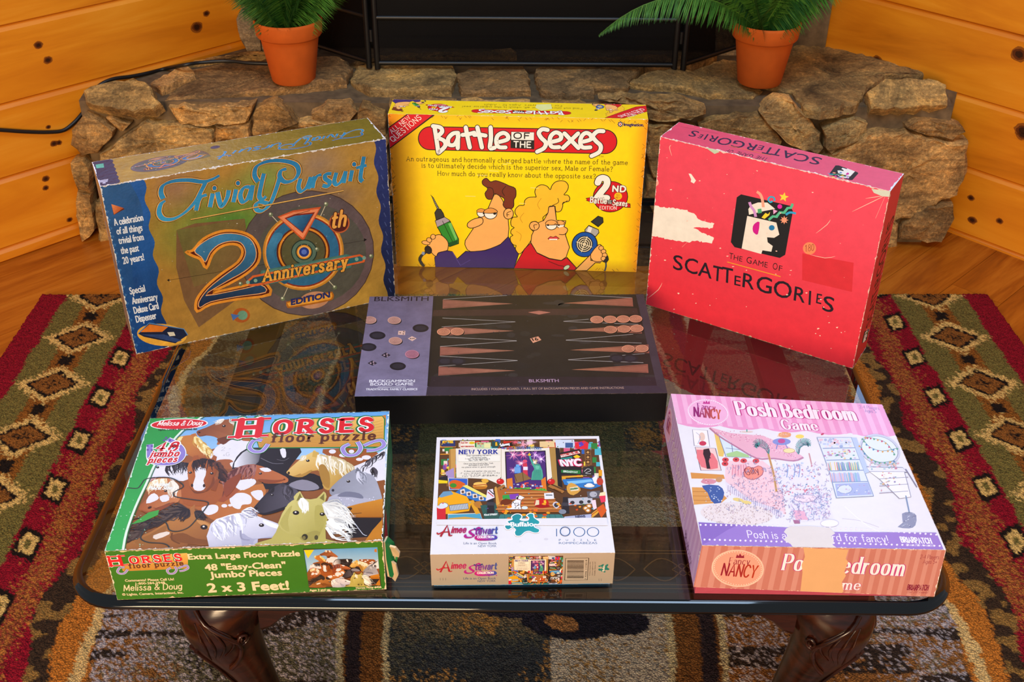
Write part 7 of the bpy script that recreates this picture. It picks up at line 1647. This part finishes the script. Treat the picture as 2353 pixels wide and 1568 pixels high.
def feather(pts):
    q = spline(pts, False, 6)
    for i, p_ in enumerate(q[:-1]):
        dx, dy = q[i + 1][0] - p_[0], q[i + 1][1] - p_[1]; l = math.hypot(dx, dy) + 1e-6; k = 22 * math.sin(math.pi * (i + 1) / len(q)) + 5
        for sg in (-1, 1): a.stroke([p_, (p_[0] - dy / l * k * sg + dx / l * 14, p_[1] + dx / l * k * sg + dy / l * 14)], 4, a.rng.choice(['#2a7a80', '#3a9a94', '#1c5a68']), up=False)
    a.up()
feather('866,474 850,430 806,396 776,402 784,420'); feather('1076,478 1074,430 1100,396 1140,392 1150,412')
a.ell(980, 340, 46, 20, '#e8a068'); fan_noise((930, 320, 1020, 356), 16, ['#d86840', '#f0c070'], (5, 10)); a.ell(958, 388, 64, 24, '#8090d0'); a.ell(958, 384, 26, 16, '#c04890'); a.stroke('930,400 920,440', 5, '#6a7ac0'); a.stroke('985,404 1000,436', 5, '#6a7ac0'); a.ell(1010, 452, 40, 16, '#f0e0a0', line='#c0a060', lw=3); a.ell(1086, 352, 30, 14, '#f0d860'); a.ell(714, 318, 44, 6, '#e0c8c0'); a.stroke('714,300 714,318', 6, '#40a090')
# vanity with roses and the shaggy rug
a.poly('900,560 1100,556 1240,640 1260,720 1320,930 1040,960 1000,800 940,720', '#e6e2ee', 1); fan_noise((960, 690, 1220, 760), 44, ['#c83c58', '#e07088', '#5a8ab0'], (6, 14)); fan_noise((1010, 760, 1300, 940), 170, ['#b4a8d0', '#d4b8d8', '#9ab0d8', '#e8c8dc'], (4, 12)); fan_noise((900, 540, 1220, 660), 80, ['#a8c4e8', '#d8b8d4', '#c05878', '#88a8d8', '#e4d8f0'], (5, 14))
for x in (990, 1040, 1075): a.stroke([(x, 640), (x + 10, 580), (x + 2, 545)], 5, '#8aa0d0', 3)
a.ell(1120, 790, 80, 26, '#f0dce4', line='#a090b8', lw=4); a.poly('1030,870 1110,880 1140,940 1050,940', '#e8b0c8', 1)
a.ell(625, 890, 264, 78, '#e8dcdc', rot=4)
for i in range(330):
    an = a.rng.uniform(0, 6.28); r_ = math.sqrt(a.rng.random()) * 1.02; x, y_ = 625 + 258 * r_ * math.cos(an), 890 + 76 * r_ * math.sin(an) + 12 * math.cos(an); a.stroke([(x, y_), (x + a.rng.uniform(-9, 9), y_ + a.rng.uniform(4, 12))], 3, a.rng.choice(['#b09898', '#d0b8b0', '#c0a8b4', '#f4ecec']), up=(i % 20 == 0))
a.up(); a.ell(640, 792, 40, 12, '#e8d080', rot=10); a.ell(700, 812, 36, 12, '#e8d080', rot=10)
fan_noise((890, 720, 980, 900), 50, ['#b06878', '#8a94b8', '#6a7aa8'], (4, 10))
a.poly('1030,940 1080,944 1080,966 1040,966', '#a86890', 1); a.ell(1290, 968, 64, 26, '#f4eef4', line='#c8c0d4', lw=3)
# pen sketch lines over the washes
for i in range(420):
    x, y = a.rng.choice([(a.rng.uniform(900, 1310), a.rng.uniform(550, 940)), (a.rng.uniform(560, 960), a.rng.uniform(520, 880)), (a.rng.uniform(1000, 1300), a.rng.uniform(700, 940))]); k = a.rng.uniform(8, 26); an = a.rng.uniform(0, 6.28)
    a.stroke([(x, y), (x + k * .6 * math.cos(an), y + k * .6 * math.sin(an)), (x + k * math.cos(an + .8), y + k * math.sin(an + .8))], 2.2, a.rng.choice(['#8a94c4', '#a8a0c8', '#b890b4', '#7a90c0']), 2, up=(i % 14 == 0))
a.up()
# bookshelf
a.poly('1206,362 1445,364 1540,620 1600,780 1340,790 1290,600', '#dce4f2', 0, '#7a90b8', 4); a.poly('1445,364 1480,366 1570,610 1540,620', '#b8c8e4')
for y_, x0, x1 in ((440, 1245, 1470), (524, 1270, 1500), (600, 1296, 1530), (680, 1314, 1560)): a.stroke([(x0, y_), (x1, y_ - 4)], 7, '#7a90b8')
fan_noise((1220, 372, 1440, 430), 46, ['#e8a8b8', '#a8c0e8', '#e8d0d0', '#90a8d0'], (8, 20)); fan_noise((1260, 450, 1480, 515), 40, ['#2a8a80', '#a04898', '#e0c060', '#d07090'], (6, 16))
for i in range(30): x = 1282 + 7.4 * i; a.poly([(x, 596), (x + 6, 596), (x + 2 - 8, 538 + a.rng.uniform(-6, 8)), (x - 10, 540)], a.rng.choice(['#4a6ab0', '#d86060', '#e8c860', '#50a090', '#a070b0', '#e8e0e0']), up=False)
for i in range(26): x = 1304 + 8 * i; a.poly([(x, 676), (x + 6, 676), (x - 4, 610 + a.rng.uniform(0, 16)), (x - 10, 612)], a.rng.choice(['#8aa4d8', '#d8a0b0', '#5ab0c0', '#c0b0d8', '#7a88c0']), up=False)
a.up(); a.poly('1330,690 1560,684 1590,770 1345,780', '#a8b4dc'); a.ell(1400, 730, 50, 30, '#d8e0f0', line='#7a8ab8', lw=3); fan_noise((1350, 690, 1580, 770), 26, ['#8a9ad0', '#e0e4f4', '#b08ac0'], (5, 12))
# oval mirror with a string of lights, dresser
a.ell(1640, 450, 146, 104, '#c8ccdc', rot=22); a.ell(1640, 450, 130, 90, '#dfe9f4', rot=22, line='#8a90a8', lw=4)
for s_ in ('1520,370 1570,430 1660,460 1760,440', '1540,360 1600,370 1680,400 1740,480', '1500,420 1560,500 1640,540 1740,530'): 
    a.stroke(s_, 4, '#3a7a70', 4)
    for p_ in spline(s_, False, 3): a.ell(p_[0], p_[1] + 6, 7, 7, a.rng.choice(['#c84060', '#4080b0', '#d8a040', '#50a078']), n=8, up=False)
a.up(); a.poly('1550,572 1800,580 1830,612 1570,606', '#e4e4ee', 0, '#6a6a88', 4); a.poly('1570,606 1812,610 1860,790 1780,800 1640,660', '#eeeef4', 0, '#8a8aa4', 3); a.stroke('1820,590 1900,720', 7, '#7a7a98'); fan_noise((1570, 540, 1780, 590), 30, ['#c05070', '#3a9aa0', '#e0a0b0', '#d89848'], (6, 15)); fan_noise((1650, 610, 1780, 740), 26, ['#c84858', '#4a9a9a', '#d8a858', '#8a5aa0'], (6, 13))
for y_ in (660, 710, 760): a.stroke([(1640, y_), (1840, y_ - 12)], 4, '#8a8aa4')
a.stroke('1380,935 1500,950 1640,1000', 4, '#c8c0cc', 2); a.stroke('1400,850 1560,990 1740,1080', 4, '#f8f8fc', 2)
a.poly('1800,905 1860,895 1900,920 1894,990 1850,1012 1770,1000 1806,970', '#8c94b0', 2); fan_noise((1800, 905, 1892, 1000), 40, ['#6a7498', '#b0b8cc', '#545e84'], (4, 10)); a.stroke('1824,780 1850,900', 7, '#7a94b8')
# lavender foot band
a.poly('345,945 980,992 1330,1030 2040,1046 2095,1172 365,1105', '#9a7ccc'); a.poly('345,945 640,968 560,1000 420,1080 372,1100', '#8a6cc0', 1)
for i in range(46): u = i / 45; a.ell(360 + 1680 * u, 964 + 104 * u - 22 * math.sin(math.pi * u * .9) + 0, 8, 7, '#f0e8f8', n=8, up=False); a.ell(385 + 1680 * u, 1066 + 76 * u, 8, 7, '#f0e8f8', n=8, up=False)
a.up(); a.pen('Posh is another word for fancy!', (706, 1060), (1712, 1112), 50, '#f0e8f8', w=.09); brier(a, (1800, 1112), (2014, 1124), 38, '#f4f0f8'); a.pen('Over 200 Awards!', (1830, 1138), (2020, 1146), 18, '#e8e0f4', w=.08, slant=.3)
a.poly('980,1000 1010,985 1150,985 1290,1000 1330,1040 1300,1060 1320,1090 1310,1120 1350,1150 1360,1160 1030,1140 1010,1110 960,1080 990,1050 962,1024', '#e0d8d4', 1)
fn_logo(a, 440, 180); posh(a, 96, 66, 0, ((660, 200), (1490, 240), (975, 300), (1225, 310)))
a.pen('2-4 Players', (1500, 152), (1634, 164), 22, '#a878b8', w=.08); a.pen('Ages 5', (1538, 180), (1614, 186), 22, '#8a6aa8', w=.08); a.ell(1244, 336, 12, 6, '#c03060', rot=-20)
a.wear((365, 1105), (2110, 1170), 80, 5, '#f4eef0', .5); a.wear((365, 1105), (178, 50), 60, 5, '#f4e8f0', .4); a.wear((2110, 1170), (1650, 125), 50, 5, '#f0d8e4', .4)
a = Art(mb, f['front'], [(300, 1370), (2015, 1475), (2110, 1170), (365, 1105)], seed=18)
a.fill(lambda u, v: '#bc766a', 4, 2)  # pink stripes set darker on this side, front shade mixed into the print
for i in range(22):
    u0, u1 = (i + .1) / 22, (i + .55) / 22; b_ = lambda u: (300 + 1715 * u, 1370 + 105 * u); t_ = lambda u: (365 + 1745 * u, 1105 + 65 * u); a.poly([b_(u0), b_(u1), t_(u1), t_(u0)], '#c88b80', up=False)
a.up()
a.ell(588, 1256, 170, 120, '#f4c0ac', rot=4); a.ell(588, 1256, 160, 112, '#ee9c88', rot=4)
for i in range(56): t_ = 2 * math.pi * i / 56; a.ell(588 + 152 * math.cos(t_), 1256 + 106 * math.sin(t_) + 10 * math.cos(t_), 3, 3, '#f8dcd0', n=6, up=False)
a.up(); a.poly('575,1188 585,1165 594,1176 604,1160 616,1178 630,1170 630,1190', '#8a2038'); a.pen('Fancy', (530, 1226), (664, 1234), 42, '#7a1c34', w=.10, serif=.1, nib=(0, .45)); a.pen('NANCY', (478, 1296), (700, 1318), 76, ('#8a1830', '#b03818'), w=.12)
posh(a, 104, 62, 0, ((885, 1270), (1770, 1330), (1160, 1400), (1440, 1414)))
a.pen('2-4 Players', (1900, 1222), (2052, 1228), 26, '#8a3040', w=.08); a.pen('Ages 5+', (1922, 1254), (2034, 1258), 26, '#8a3040', w=.08); brier(a, (1796, 1424), (1964, 1432), 34, '#7a1438'); a.pen('Over 200 Awards!', (1792, 1444), (1960, 1452), 15, '#8a2840', w=.08, slant=.3)
a.poly('1030,1128 1120,1140 1240,1142 1352,1152 1330,1210 1350,1230 1320,1290 1330,1320 1300,1360 1310,1420 1290,1440 1000,1420 1010,1360 1020,1290 1016,1240 1040,1190', '#d8a878', 1)
a.wear((365, 1105), (2110, 1170), 90, 6, '#f4d4c4', .6); a.wear((300, 1370), (2015, 1475), 60, 5, '#f0c4b0', .5); a.wear((2015, 1475), (2110, 1170), 24, 9, '#f0d8d0', .7)
a = Art(mb, f['left'], [(65, 295), (300, 1370), (365, 1105), (178, 50)], seed=19)
a.fill(lambda u, v: '#d0a8e0', 4, 2)
for i in range(22): u0, u1 = (i + .1) / 22, (i + .55) / 22; a.poly([(65 + 235 * u0, 295 + 1075 * u0), (65 + 235 * u1, 295 + 1075 * u1), (178 + 187 * u1, 50 + 1055 * u1), (178 + 187 * u0, 50 + 1055 * u0)], '#dcbcec', up=False)
a.up()
q = a.sub([(75, 430), (150, 500), (205, 200), (130, 130)], [(290, 275), (590, 275), (590, 85), (290, 85)], clip=False); fn_logo(q, 440, 180); a.L = q.L + 1
a.pen('Posh Bedroom', (160, 470), (262, 1030), 48, '#f4e4f0', w=.16, serif=.10, nib=(0, .34), line='#a02890', lw=.045); a.pen('Game', (150, 730), (186, 900), 40, '#f4e4f0', w=.16, serif=.10, nib=(0, .34), line='#a02890', lw=.045); brier(a, (252, 1140), (285, 1290), 24, '#6a2470')
a.wear((365, 1105), (178, 50), 60, 5, '#f4ecf8', .5); a.wear((300, 1370), (365, 1105), 14, 8, '#f4ecf8', .6)
mb.build('lid', M['coat_card'], t)
mb = MB(); mb.hexa([(.003, .003, 0), (.263, .001, 0), (.264, .268, 0), (.001, .280, 0), (.006, .016, .062), (.264, .006, .062), (.266, .262, .062), (.010, .280, .062)], col('#b84a62'))
a = Art(mb, [(.003, .003, 0), (.263, .001, 0), (.264, .006, .062), (.006, .016, .062)], seed=20); a.poly([(a.w * .56, a.h), (a.w * .55, a.h * .75), (a.w * .68, a.h * .78), (a.w * .66, a.h)], '#c8986c')
mb.build('tray', M['satin_card'], t)['label'] = 'dusky red tray with torn patch'
